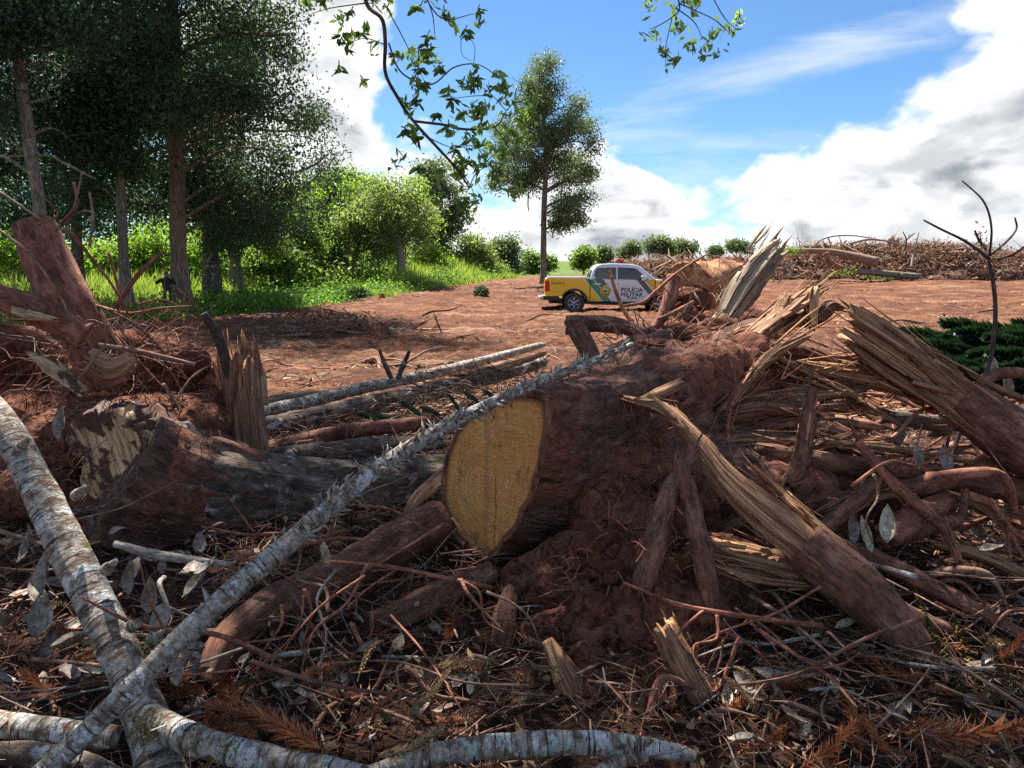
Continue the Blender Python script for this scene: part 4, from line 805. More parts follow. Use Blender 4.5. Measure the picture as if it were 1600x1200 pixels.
    skin('nose', [('a', 'b')], dict(a=(.12, 0, 1.635), b=(.138, 0, 1.605)), dict(a=.012, b=.016), sk, r)
    skin('sunglasses', [('a', 'b'), ('b', 'c')], dict(a=(.09, -.07, 1.645), b=(.122, 0, 1.645), c=(.09, .07, 1.645)), dict(a=.016, b=.019, c=.016), lens, r)
    for w in (-1, 1): skin('ear', [('a', 'b')], dict(a=(.02, w * .092, 1.60), b=(.015, w * .095, 1.645)), dict(a=(.014, .01), b=(.017, .01)), sk, r)
    skin('mouth', [('a', 'b')], dict(a=(.118, -.025, 1.565), b=(.118, .025, 1.565)), dict(a=.007, b=.007), plain('lips', (.27, .1, .08), .5), r)
    skin('pouch', [('a', 'b')], dict(a=(.06, -.19, .93), b=(.06, -.19, 1.0)), dict(a=.05, b=.05), bk, r)
build_guard()

# ------------------------------------------------------------------ windrow of cleared brush along the far side of the field
def build_windrow():
    def ctr(x): return 54 + 3 * math.sin(x * .11) + (2 if x < 12 else 0)
    def top(u):   # skyline of the heap in the photograph
        return np.interp(u, [990, 1040, 1090, 1150, 1230, 1270, 1330, 1400, 1460, 1500, 1540, 1600, 1700], [412, 405, 408, 404, 396, 382, 378, 376, 378, 386, 392, 386, 380])
    us = np.linspace(985, 1720, 200); g = Geo(); V = []
    m = 26
    for u in us:
        x = P(u, 420, 55).x; Yc = ctr(x); h = max(.3, P(u, float(top(u)), Yc).z - gz(x, Yc)) * .80
        for k in range(m):
            t = k / (m - 1) * 2 - 1; y = Yc + t * 3.4; V.append((x, y, gz(x, y) - .1 + h * (1 - abs(t) ** 1.7)))
    V = np.array(V); V += np.stack([.25 * fbm(V, .9, 4, 3), .45 * fbm(V, .9, 4, 4), .55 * fbm(V, 1.1, 5, 5)], 1)
    i = (np.arange(len(us) - 1)[:, None] * m + np.arange(m - 1)[None]); g.add(V, np.stack([i, i + m, i + m + 1, i + 1], 2).reshape(-1, 4))
    w = put('brush_windrow', g, mat('brush_core', [(.3, (.07, .035, .024)), (.5, (.22, .11, .068)), (.7, (.40, .24, .15))], (2.5, 2.5, 2.5), 8, co='world', over=[((.03, .02, .016), (1.4, 1.4, 1.4), .58, .68)], bump=1., bsc=(9, 9, 9), bdist=.2), label='long heap of reddish brush and roots along the far field edge', cat='brush heap')
    # sticks and dead sprays over it, as one mass
    n = 6500; u = rng.uniform(985, 1700, n); x = np.array([P(a, 420, 55).x for a in u]); Yc = np.array([ctr(a) for a in x]); t = rng.uniform(-1, .4, n)
    h = np.array([max(.3, P(a, float(b), c).z - gz(d, c)) for a, b, c, d in zip(u, top(u), Yc, x)]); y = Yc + t * 3.3
    z = terrain(x, y) + h * .86 * (1 - np.abs(t) ** 1.7) + rng.normal(0, .1, n)
    D = rng.normal(size=(n, 3)) * np.array([1, .6, .42]); D /= np.linalg.norm(D, axis=1)[:, None]; L = rng.uniform(.3, 1.5, n) ** 1.2 * (1 + 1.3 * (rng.uniform(0, 1, n) > .93))
    st = slivers(np.stack([x, y, z], 1) - D * L[:, None] * .5, D, L, rng.uniform(.025, .075, n) * (1 + 1.2 * (rng.uniform(0, 1, n) > .9)), Geo()); put('loose_sticks', st, MT['dry_stick'], w, kind='stuff')
    k = rng.choice(n, 1500); st = slivers(np.stack([x, y, z], 1)[k] - D[k] * .3, D[k], L[k] * 1.1, rng.uniform(.03, .08, 1500), Geo()); put('loose_sticks', st, MT['grey_stick'], w, kind='stuff')
    q = np.repeat(np.stack([x, y - .2, z], 1)[:900], 26, 0) + rng.normal(0, .26, (23400, 3)); put('dead_sprays', leaves(q, .2, Geo(), .1, .35), MT['dead_brush'], w, smooth_=False, kind='stuff')
    q = np.concatenate([np.array(P(a, b, 50.4)) + rng.normal(size=(220, 3)) * np.array([.5, .3, .14]) for a, b in ((1375, 432), (1320, 426), (1215, 388), (1235, 392))])
    put('green_sprays', leaves(q, .2, Geo(), .2, .3), MT['leaf_mid'], w, smooth_=False, kind='stuff')
    lg = 'logs lying in the far brush heap'
    for lb, pts, hp, mm in (('long brown log lying across the top of the far brush heap', [(1232, 392, 51), (1300, 394, 51), (1372, 410, 50)], [3.5, 5, 8], 'bark_tan'), ('pale straight log lying at the foot of the far brush heap', [(1342, 424, 50), (1400, 429, 50), (1436, 432, 50)], [5, 5, 4], 'bark_grey'),
                           ('dark stubby log at the far end of the brush heap', [(1560, 426, 50), (1640, 430, 50)], [5, 5], 'bark_mossy'), ('short pale log poking out high on the brush heap', [(1498, 396, 52), (1522, 399, 52)], [4, 4], 'bark_grey'), ('thin pale pole leaning upright on the far brush heap', [(1424, 418, 50), (1428, 395, 50.5), (1436, 362, 51)], [2.2, 1.6, .7], 'grey_stick'),
                           ('dark forked branch standing on top of the brush heap', [(1414, 392, 51), (1416, 375, 51), (1411, 362, 51)], [1.4, 1.1, .7], 'dark_stick'), ('arched bare branch on the crest of the brush heap', [(1262, 390, 52), (1290, 372, 52), (1330, 368, 52), (1385, 376, 52)], [1, 1.3, 1.2, .8], 'grey_stick'), ('long grey branch along the crest of the brush heap', [(1330, 380, 51.5), (1365, 374, 51.5), (1420, 384, 51.5)], [2, 1.6, .8], 'grey_stick'), ('slanting pole in the middle of the brush heap', [(1440, 398, 50), (1470, 412, 50), (1486, 416, 49.6)], [1.2, 1.4, 1.2], 'dry_stick'), ('thick root end at the near end of the brush heap', [(1290, 396, 49.8), (1300, 412, 49.4), (1318, 420, 49)], [5, 6, 4], 'bark_red')):
        c = put('log' if hp[0] > 3 else 'branch', tube([P(*a) for a in pts], [px(a, 50) for a in hp], 20, 8, .12, 6), MT[mm], label=lb, cat='log' if hp[0] > 3 else 'branch', group=lg)
    put('branch', tube([P(1416, 375, 51), P(1424, 368, 51), P(1430, 364, 51)], [.05, .04, .02], 8, 6), MT['dark_stick'], bpy.data.objects['branch.001'])
build_windrow()

# ------------------------------------------------------------------ clods, chips and twigs strewn over the field
def build_field_scatter():
    n = 23000; y = 7.0 + 44 * rng.uniform(0, 1, n) ** 1.6; x = (rng.uniform(-1, 1, n)) * (y * .72 + 1.5)
    keep = ((x + 11) * -33 + (y - 25) * 10.5 < 0); x, y = x[keep], y[keep]; n = len(x)
    c = np.stack([x, y, terrain(x, y)], 1); s = rng.uniform(.012, .06, n) * (.8 + y / 40) * (1 + .6 * (rng.uniform(0, 1, n) > .96))
    ico = np.array([(0, 0, 1), (.9, 0, .1), (.2, .9, .15), (-.8, .4, 0), (-.5, -.8, .1), (.5, -.8, .2)]); T = np.array([(0, 1, 2), (0, 2, 3), (0, 3, 4), (0, 4, 5), (0, 5, 1)])
    V = c[:, None] + ico[None] * (s[:, None, None] * np.array([1.2, 1.2, .85])) * rng.uniform(.6, 1.35, (n, 6, 1)); o = np.arange(n)[:, None, None] * 6
    put('soil_clods', Geo().add(V.reshape(-1, 3), None, (o + T[None]).reshape(-1, 3)), MT['field'], smooth_=False, kind='stuff')
    def strew(name, n, L, w, m, zz=.02, ymax=40):
        y = 7. + ymax * rng.uniform(0, 1, n) ** 1.8; x = rng.uniform(-1, 1, n) * (y * .72 + 1.5); k = ((x + 11) * -33 + (y - 25) * 10.5 < 0); x, y = x[k], y[k]; n = len(x)
        D = rng.normal(size=(n, 3)) * np.array([1, 1, .12]); D /= np.linalg.norm(D, axis=1)[:, None]; Ls = rng.uniform(.2, 1, n) ** 2 * L
        put(name, slivers(np.stack([x, y, terrain(x, y) + zz], 1), D, Ls + .03, rng.uniform(.4, 1, n) * w, Geo()), m, kind='stuff')
    strew('wood_chips', 6500, .22, .045, MT['chips']); strew('twig_litter', 3000, .6, .02, MT['dry_stick']); strew('grey_twigs', 1500, .7, .022, MT['grey_stick'])
    fv = [tube([(0, 0, 0), (.33, random.uniform(-.06, .06), random.uniform(0, .05)), (.7, random.uniform(-.08, .08), random.uniform(0, .05)), (1, random.uniform(-.1, .1), .02)], [.016, .018, .014, .006], 14, 7, .2, 5).mesh('field_branch', MT[m]) for m in ('dry_stick', 'bark_root', 'grey_stick', 'dry_stick', 'bark_tan')]
    for k in range(70):
        p = G(random.uniform(330, 1600) if k < 40 else random.uniform(400, 860), random.uniform(462, 625)); an = random.uniform(0, 6.28); l = random.uniform(.4, 1.5)
        o = link('field_branch', random.choice(fv)); o.location = p + Vector((0, 0, .03)); o.rotation_euler = (random.uniform(0, 6), -random.uniform(0, .35) ** 1.5, an); o.scale = (l, l * random.uniform(.8, 1.8), l * random.uniform(.8, 1.8))
        tag(o, ('pale broken' if 'grey' in o.data.materials[0].name else 'brown broken') + ' branch lying on the cleared red field ' + ('beyond the pale poles' if p.x < 1 and p.y < 22 else 'before the truck' if p.x < 6 and p.y < 30 else 'between grass and truck' if p.x < 2 else 'before the far brush heap'), 'branch', 'broken branches on the cleared field')
    sg = 'small broken stumps on the field'
    for lb, u, v, hh, w in (('small dark stump standing alone on the cleared soil', 600, 527, .32, .11), ('low dark stump at the edge of the bright grass', 597, 470, .35, .16), ('weathered brown stump inside the bright grass', 587, 447, .4, .2)):
        p = G(u, v); put('small_stump', tube([p + Vector((0, 0, -.05)), p + Vector((.02, 0, hh * .6)), p + Vector((.05, 0, hh))], [w, w * .8, w * .6], 14, 12, .3, 5, ridge=.2, jag=(0, .1)), MT['bark_red'], label=lb, cat='stump', group=sg)
    # low heap of pulled roots in the grove's shadow
    p = G(545, 525); hp = Geo(); r = empty('root_heap', p, 'low dark heap of roots in the shadow on the field', 'root heap')
    q = np.array(p) + rng.normal(size=(170, 3)) * np.array([.9, .45, .1]) + np.array([0, 0, .16]); D = rng.normal(size=(170, 3)) * np.array([1, .6, .35]); D /= np.linalg.norm(D, axis=1)[:, None]
    put('roots', slivers(q - D * .3, D, rng.uniform(.3, 1.1, 170), rng.uniform(.02, .05, 170), hp), MT['dry_stick'], r, kind='stuff')
    t = np.linspace(0, 2 * np.pi, 40, endpoint=False); rr = np.linspace(0.02, 1, 14); V = np.array([(p.x + a * 1.5 * math.cos(b), p.y + a * .8 * math.sin(b), p.z - .05 + .42 * (1 - a * a)) for a in rr for b in t]); V[:, 2] += .09 * fbm(V, 3, 4, 9)
    i = np.arange(13)[:, None] * 40; j = np.arange(40)[None]; put('soil', Geo().add(V, np.stack([i + j, i + (j + 1) % 40, i + 40 + (j + 1) % 40, i + 40 + j], 2).reshape(-1, 4)), MT['mud'], r)
build_field_scatter()
# ------------------------------------------------------------------ the pile of uprooted trees in front
def PP(L): return [P(*a) for a in L]
def limb(name, pts, half, m, label=None, cat=None, group=None, parent=None, n=40, seg=16, bump=.12, bsc=7., ridge=0., rf=5., jag=(0, 0), flat=1., seed=None):
    pts3 = PP(pts); Ym = sum(a[2] for a in pts) / len(pts); rad = [px(h, a[2]) for h, a in zip(half, pts)] if len(half) == len(pts) else [px(h, Ym) for h in half]
    g = tube(pts3, rad, n, seg, bump, bsc, ridge, rf, jag, seed, flat=flat)
    return put(name, g, MT[m], parent, label=label, cat=cat, group=group)
def fib(parent, pts, half, n, L, w, m, out=.3, lo=0, hi=1, sgn=0):
    pts3 = PP(pts); rad = [px(h, a[2]) for h, a in zip(half, pts)]
    return put('wood_fibres', fibres_on(pts3, rad, n, L, w, Geo(), out, lo, hi, sgn), MT[m], parent, smooth_=False, kind='stuff')
def rootlets(parent, c, r, n, L, w, m='red_root', down=0., name='rootlets'):
    """wiry rootlets springing from a mass of roots, curved"""
    g = Geo()
    for k in range(n):
        d = rng.normal(size=3); d /= np.linalg.norm(d); a = np.array(c) + d * np.array(r) * rng.uniform(.6, 1); l = L * rng.uniform(.35, 1)
        e = d + rng.normal(0, .7, 3); e[2] -= down; e /= np.linalg.norm(e); f = e + rng.normal(0, .6, 3); f[2] -= down * .8; f /= np.linalg.norm(f)
        tube([a, a + e * l * .5, a + (e + f) * l * .5], [w, w * .75, w * .3], 7, 4, 0, geo=g, cap=False, tint=random.random())
    return put(name, g, MT[m], parent, kind='stuff')

def build_stump():
    o = P(772, 748, 3.6); nrm = Vector((-.80, -.60, .02)).normalized()
    e1 = Vector((0, 0, 1)).cross(nrm).normalized(); e2 = nrm.cross(e1)          # e1 across, e2 up the face
    outline = [(860, 640), (853, 690), (840, 745), (817, 800), (787, 848), (750, 884), (722, 862), (702, 828), (689, 785), (691, 740), (702, 695), (720, 660), (750, 635), (790, 618), (830, 610), (855, 616)]
    pol = []
    for u, v in outline:
        d = ray(u, v); c = Vector((0, 0, CAMZ)); t = (o - c).dot(nrm) / d.dot(nrm); q = c + d * t - o; pol.append((q.dot(e1), q.dot(e2)))
    ang = np.array([math.atan2(b, a) for a, b in pol]); rr = np.array([math.hypot(a, b) for a, b in pol]); i = np.argsort(ang); ang, rr = ang[i], rr[i]
    root = empty('stump', o, 'big uprooted stump with a fresh orange cut face, caked in red mud', 'stump')
    seg = 280; th = np.linspace(-np.pi, np.pi, seg, endpoint=False); r0 = np.interp(th, ang, rr, period=2 * np.pi)
    E1, E2, NN, O = (np.array(k) for k in (e1, e2, nrm, o))
    def ring(s, r, cz=0., cx=0.): return O - NN * s + (E1[None] * (r * np.cos(th) + cx)[:, None] + E2[None] * (r * np.sin(th) + cz)[:, None])
    # cut face, slightly dished and rough at the rim
    g = Geo(); V = []; Rr = []; k = 26
    for a in np.linspace(0.0, 1, k):
        r = r0 * .918 * max(a, .002); p = ring(0, r); p += NN * (.004 * fbm(np.stack([np.cos(th) * r * 12, np.sin(th) * r * 70, 0 * r], 1), 1, 3, 4))[:, None] - NN * .0; V.append(p); Rr.append(np.stack([r * np.cos(th), r * np.sin(th), 0 * r + a * .95], 1))
    ii = np.arange(k - 1)[:, None] * seg; j = np.arange(seg)[None]; Q = np.stack([ii + j, ii + seg + j, ii + seg + (j + 1) % seg, ii + (j + 1) % seg], 2).reshape(-1, 4)
    g.add(np.concatenate(V), Q, None, np.concatenate(Rr)); put('cut_face', g, MT['cut_wood'], root)
    # bark ring round the face
    g = Geo(); V = []; prof = [(0.915, .004), (.935, -.006), (.97, -.007), (.99, -.003), (1.0, .012), (.985, .05)]
    for a, s in prof:
        p = ring(s, r0 * a); q = p + 5; p += NN * (.006 * fbm(p, 30, 3, 6))[:, None]; V.append(p)
    ii = np.arange(len(prof) - 1)[:, None] * seg; Q = np.stack([ii + j, ii + seg + j, ii + seg + (j + 1) % seg, ii + (j + 1) % seg], 2).reshape(-1, 4)
    g.add(np.concatenate(V), Q); put('bark_rim', g, MT['bark_red'], root)
    # bole flaring into the root plate
    n = 230; S_ = np.linspace(.012, 1.75, n); V = []; Rs = []
    fl = np.interp(S_, [0, .25, .5, .75, 1.0, 1.25, 1.5, 1.75], [0.0, .035, .12, .24, .35, .44, .46, .3])
    # buttresses: stronger towards the ground and the upper ridge
    wgt = .42 + .55 * np.exp(-((th + np.pi / 2) / .75) ** 2) - .12 * np.exp(-((th - 1.6) / .7) ** 2) + .85 * np.exp(-((th + .55) / .6) ** 2)
    rid = fbm(np.stack([np.cos(th) * 2.6, np.sin(th) * 2.6, 0 * th], 1), 1, 3, 12)
    for s, f in zip(S_, fl):
        base = r0 * (1 - smooth(s / .9) * .45) + .40 * smooth(s / .9) * .45 / .45 * .45
        r = base + f * wgt * 1.15 * (1 + .9 * rid)
        p = ring(s, r, cz=.03 * smooth((s - .2) / 1.3), cx=0.); q = np.stack([np.cos(th) * .42, np.sin(th) * .42, 0 * th + s], 1)
        nn = (p - (O - NN * s)); nn /= np.linalg.norm(nn, axis=1)[:, None]
        mud = smooth((s - .25) / .7)
        bl = fbm(q, 4.5, 4, 31); d = .05 * mud * np.sign(bl) * np.abs(bl) ** .7 + .022 * (1 - np.abs(fbm(q * np.array([1, 1, .35]), 14, 3, 32))) + .04 * mud * fbm(q, 13, 4, 33) + .010 * fbm(q * np.array([1, 1, .45]), 46, 3, 35) - .03 * mud * (1 - np.minimum(1, np.abs(fbm(q, 6, 3, 36)) * 10)) ** 2
        d = d * smooth(s / .12); V.append(p + nn * d[:, None]); Rs.append(q)
    ii = np.arange(n - 1)[:, None] * seg; Q = np.stack([ii + j, ii + seg + j, ii + seg + (j + 1) % seg, ii + (j + 1) % seg], 2).reshape(-1, 4)
    V = np.concatenate(V); Rs = np.concatenate(Rs); m = len(V); V = np.vstack([V, V[-seg:].mean(0)]); Rs = np.vstack([Rs, [0, 0, 1.6]])
    g = Geo().add(V, Q, [(m, m - seg + k, m - seg + (k + 1) % seg) for k in range(seg)], Rs); put('bole', g, MT['bark_stump'], root)
    # red mud caked under the root plate
    lumps = []
    for u, v, Y, a, b in ((800, 930, 3.42, 62, 48), (860, 930, 3.30, 100, 75), (930, 910, 3.25, 120, 95), (1000, 880, 3.3, 110, 120), (880, 1010, 3.0, 85, 65), (960, 1000, 2.95, 115, 85), (1050, 980, 3.0, 110, 95), (860, 1070, 2.78, 60, 42), (930, 1075, 2.72, 90, 48), (1020, 1085, 2.68, 110, 48), (1110, 1075, 2.75, 95, 45), (1110, 930, 3.2, 90, 110), (1160, 990, 3.2, 85, 85), (1200, 1085, 2.85, 75, 42), (1260, 1100, 2.8, 70, 30), (930, 1125, 2.5, 90, 26), (1040, 1130, 2.48, 110, 28), (1010, 740, 3.72, 62, 85), (1030, 650, 3.95, 62, 55), (960, 820, 3.45, 80, 90), (1060, 820, 3.45, 70, 90), (900, 618, 4.0, 30, 16), (935, 596, 4.15, 36, 22), (985, 572, 4.3, 30, 20), (1020, 552, 4.45, 44, 26), (1075, 530, 4.6, 40, 26), (1120, 520, 4.7, 36, 24), (1000, 620, 4.05, 46, 30), (1080, 590, 4.2, 46, 34)):
        lumps.append((P(u, v, Y), (px(a, Y), px(a, Y) * .75, px(b, Y))))
    for k in range(36):
        u = random.gauss(1010, 85); v = random.uniform(850, 1120)
        if u < 900 and v < 970: continue
        Y = 3.12 - (v - 850) * .0021 + random.uniform(-.06, .08); r = random.uniform(.03, .075); lumps.append((P(u, v, Y), (r * 1.3, r, r * .9)))
    mass('mud', lumps, 'mud', root, .011, .022, .035, 3, 14)
    # main roots still on the stump
    for nm, pts, half, mm in (('root', [(760, 790, 4.25), (695, 815, 4.0), (640, 842, 3.8), (560, 882, 3.5), (480, 922, 3.25), (400, 965, 3.0), (350, 1010, 2.82), (322, 1075, 2.68)], [36, 38, 40, 37, 36, 34, 31, 24], 'bark_root'),
                          ('root', [(770, 895, 3.35), (700, 925, 3.25), (650, 952, 3.15), (585, 978, 3.08)], [20, 24, 26, 25], 'bark_root'),
                          ('root', [(800, 915, 3.25), (790, 960, 3.05), (784, 1020, 2.9), (780, 1075, 2.8)], [12, 18, 20, 12], 'bark_root'),
                          ('root', [(1085, 700, 3.2), (1050, 760, 3.1), (1025, 840, 3.0), (1004, 918, 2.95)], [10, 16, 20, 20], 'bark_root'),
                          ('root', [(1060, 720, 3.15), (1082, 800, 3.05), (1100, 880, 2.95), (1110, 958, 2.9)], [13, 17, 19, 17], 'bark_root'),
                          ('root', [(1060, 590, 4.1), (1140, 605, 4.15), (1220, 602, 4.15), (1300, 598, 4.1)], [14, 14, 12, 10], 'bark_root'),
                          
                          
                          
                          
                          ('root', [(1020, 590, 4.5), (1080, 555, 4.7), (1140, 520, 4.9)], [50, 42, 28], 'bark_stump'),
                          ('root', [(940, 600, 4.3), (1000, 565, 4.5), (1060, 540, 4.7)], [42, 40, 32], 'bark_stump')):
        q = limb(nm, pts, half, mm, parent=root, n=60, seg=26, bump=.3, bsc=7, ridge=.2, jag=(0, .05)); fib(q, pts, half, 45, .16, .005, 'torn_dark', .3)
    p = PP([(705, 735, 4.2), (660, 772, 4.0), (630, 810, 3.85)])
    put('torn_wedge', tube(p, [.075, .06, .012], 16, 12, .1, ridge=.3, jag=(.03, .06), flat=.5), MT['torn_wood'], root)
    rootlets(root, P(1000, 930, 3.0), (.36, .14, .36), 120, .22, .0028, 'red_root', .5)
    rootlets(root, P(1180, 640, 4.0), (.55, .3, .28), 110, .34, .004, 'red_root', .25)
    rootlets(root, P(1060, 540, 4.5), (.45, .25, .15), 90, .3, .004, 'dry_stick', .0); rootlets(root, P(960, 600, 4.05), (.4, .25, .12), 110, .2, .003, 'red_root', .1); rootlets(root, P(1000, 760, 3.5), (.25, .2, .4), 90, .2, .0028, 'red_root', .4)
    # torn splinters
    def torn(pts, half, m, jag, fn, L, w, n=70, seg=56, flat=.7, out=.28, lo=0, hi=1, ridge=.42, sgn=0, label=None):
        q = limb('torn_root', pts, half, m, parent=root, n=n, seg=seg, bump=.10, ridge=ridge, rf=3.6, jag=(jag[0] * 1.4, jag[1] * 1.4), flat=flat); fib(q, pts, half, int(fn * .30), L * .9, w * 1.9, m, out * .42, lo, hi, sgn)
        if label: q['label'] = label
        return q
    torn([(985, 624, 3.5), (1040, 640, 3.4), (1090, 690, 3.3), (1140, 750, 3.2), (1210, 810, 3.1), (1290, 872, 3.0)], [7, 15, 22, 30, 40, 44], 'torn_wood', (.06, .05), 170, .22, .009, out=.25)
    b = limb('root', [(1255, 850, 3.04), (1330, 912, 2.95), (1390, 970, 2.9), (1440, 1030, 2.85), (1478, 1066, 2.8)], [40, 47, 40, 34, 26], 'bark_root', parent=root, n=50, seg=24, bump=.12, ridge=.06)
    fib(b, [(1440, 1030, 2.85), (1482, 1072, 2.79)], [30, 24], 60, .06, .006, 'torn_wood', .4, .6, 1, 1)
    limb('root', [(1330, 905, 3.1), (1390, 950, 3.05), (1450, 975, 3.0), (1488, 988, 2.98)], [22, 22, 17, 12], 'bark_root', parent=root, n=30, seg=14, bump=.2, ridge=.1)
    torn([(992, 628, 3.55), (1025, 615, 3.6), (1058, 600, 3.65)], [8, 17, 15], 'torn_wood', (.04, .05), 30, .1, .006, 30, 36, .45)
    torn([(1098, 858, 3.15), (1160, 872, 3.15), (1240, 892, 3.12), (1310, 915, 3.1)], [30, 36, 34, 22], 'torn_wood', (.12, .04), 120, .22, .009, sgn=-1, lo=0, hi=.5)
    torn([(1345, 520, 4.0), (1410, 562, 3.9), (1470, 604, 3.8), (1540, 652, 3.7)], [44, 46, 44, 42], 'torn_wood', (.17, .03), 260, .35, .010, seg=72, out=.22, lo=0, hi=.9)
    limb('root', [(1500, 628, 3.76), (1560, 668, 3.66), (1620, 705, 3.56), (1700, 755, 3.45)], [38, 44, 46, 46], 'bark_root', parent=root, n=40, seg=22, bump=.2, ridge=.1)
    torn([(1276, 576, 4.1), (1350, 592, 4.0), (1420, 604, 3.92), (1500, 640, 3.8), (1560, 690, 3.7)], [13, 19, 24, 30, 30], 'torn_wood', (.10, .03), 170, .4, .009, out=.16)
    torn([(1132, 500, 5.0), (1160, 455, 5.0), (1185, 420, 5.0), (1206, 396, 5.0)], [26, 38, 40, 32], 'torn_grey', (.02, .13), 90, .25, .011, flat=.5, out=.2, sgn=1)
    torn([(1120, 575, 4.45), (1180, 525, 4.5), (1240, 475, 4.6), (1278, 445, 4.7)], [26, 28, 18, 7], 'torn_wood', (.03, .10), 140, .4, .010, flat=.5, out=.2, sgn=1)
    torn([(1170, 560, 4.3), (1230, 545, 4.3), (1290, 560, 4.2), (1330, 590, 4.1)], [16, 24, 20, 12], 'bark_root', (.05, .06), 90, .3, .007, out=.35)
    torn([(1266, 510, 4.5), (1268, 480, 4.5), (1273, 455, 4.5)], [13, 14, 11], 'pale_wood', (.03, .04), 30, .1, .006, 20, 30, .6)
    torn([(1276, 500, 4.6), (1298, 478, 4.6), (1316, 482, 4.6)], [16, 13, 5], 'bark_root', (.02, .05), 20, .1, .006, 20, 24)
    for pts, half, mm, fn in (([(1000, 660, 3.9), (1090, 655, 3.95), (1190, 640, 3.95), (1310, 650, 3.85)], [22, 30, 26, 12], 'torn_dark', 160), ([(1020, 770, 3.7), (1120, 750, 3.7), (1220, 720, 3.7), (1310, 690, 3.65)], [34, 38, 26, 10], 'torn_dark', 150), ([(1080, 600, 4.2), (1170, 585, 4.25), (1260, 575, 4.2), (1330, 560, 4.15)], [20, 24, 20, 8], 'torn_dark', 160),
                              ([(1120, 830, 3.5), (1190, 790, 3.5), (1260, 770, 3.5)], [26, 24, 9], 'torn_dark', 80), ([(1100, 545, 4.5), (1180, 515, 4.6), (1240, 500, 4.6)], [28, 22, 9], 'torn_dark', 90), ([(1060, 700, 3.75), (1160, 690, 3.8), (1270, 700, 3.75), (1350, 740, 3.7)], [18, 24, 18, 6], 'torn_dark', 130), ([(1180, 620, 4.0), (1270, 615, 4.0), (1370, 640, 3.95)], [12, 15, 5], 'torn_wood', 90), ([(1130, 640, 3.85), (1200, 560, 4.05), (1250, 530, 4.1)], [10, 15, 6], 'torn_wood', 70)):
        torn(pts, half, mm, (.05, .12), fn, .45, .008, 60, 44, .7, .3, ridge=.5)
    for pts, half in (([(1330, 540, 3.9), (1400, 590, 3.8), (1480, 640, 3.7), (1560, 700, 3.6)], [10, 15, 14, 8]), ([(1225, 470, 4.6), (1200, 520, 4.5), (1150, 570, 4.4)], [7, 14, 10]), ([(1190, 745, 3.3), (1250, 800, 3.2), (1310, 850, 3.1)], [8, 15, 12]), ([(1160, 640, 3.9), (1250, 625, 3.95), (1345, 610, 3.95)], [6, 13, 6]), ([(1215, 560, 4.1), (1300, 600, 4.0), (1400, 660, 3.8)], [6, 11, 6]), ([(1290, 690, 3.6), (1390, 700, 3.6), (1500, 720, 3.6)], [5, 12, 7]), ([(1110, 880, 3.0), (1180, 905, 3.0), (1260, 915, 3.0)], [6, 14, 8])):
        torn(pts, half, 'torn_wood', (.09, .09), 80, .3, .007, 50, 36, .55, .5, ridge=.5)
    torn([(1150, 690, 3.9), (1230, 660, 3.9), (1300, 670, 3.8), (1380, 700, 3.7)], [14, 22, 22, 10], 'bark_root', (.05, .08), 120, .35, .007, out=.3)
    torn([(1040, 985, 2.62), (1068, 1035, 2.58), (1100, 1090, 2.52)], [26, 33, 28], 'torn_wood', (.04, .04), 60, .1, .006, 40, 48, label='pale splintered root end at the foot of the mud')
    limb('root', [(855, 1000, 2.7), (885, 1060, 2.62), (915, 1130, 2.52), (930, 1170, 2.48)], [10, 26, 30, 22], 'torn_wood', parent=root, n=40, seg=30, bump=.12, ridge=.25)
    limb('root', [(1300, 625, 3.95), (1308, 690, 3.9), (1318, 770, 3.8)], [20, 22, 18], 'bark_root', parent=root, n=20, seg=14, bump=.25)
    return root
STUMP = build_stump()

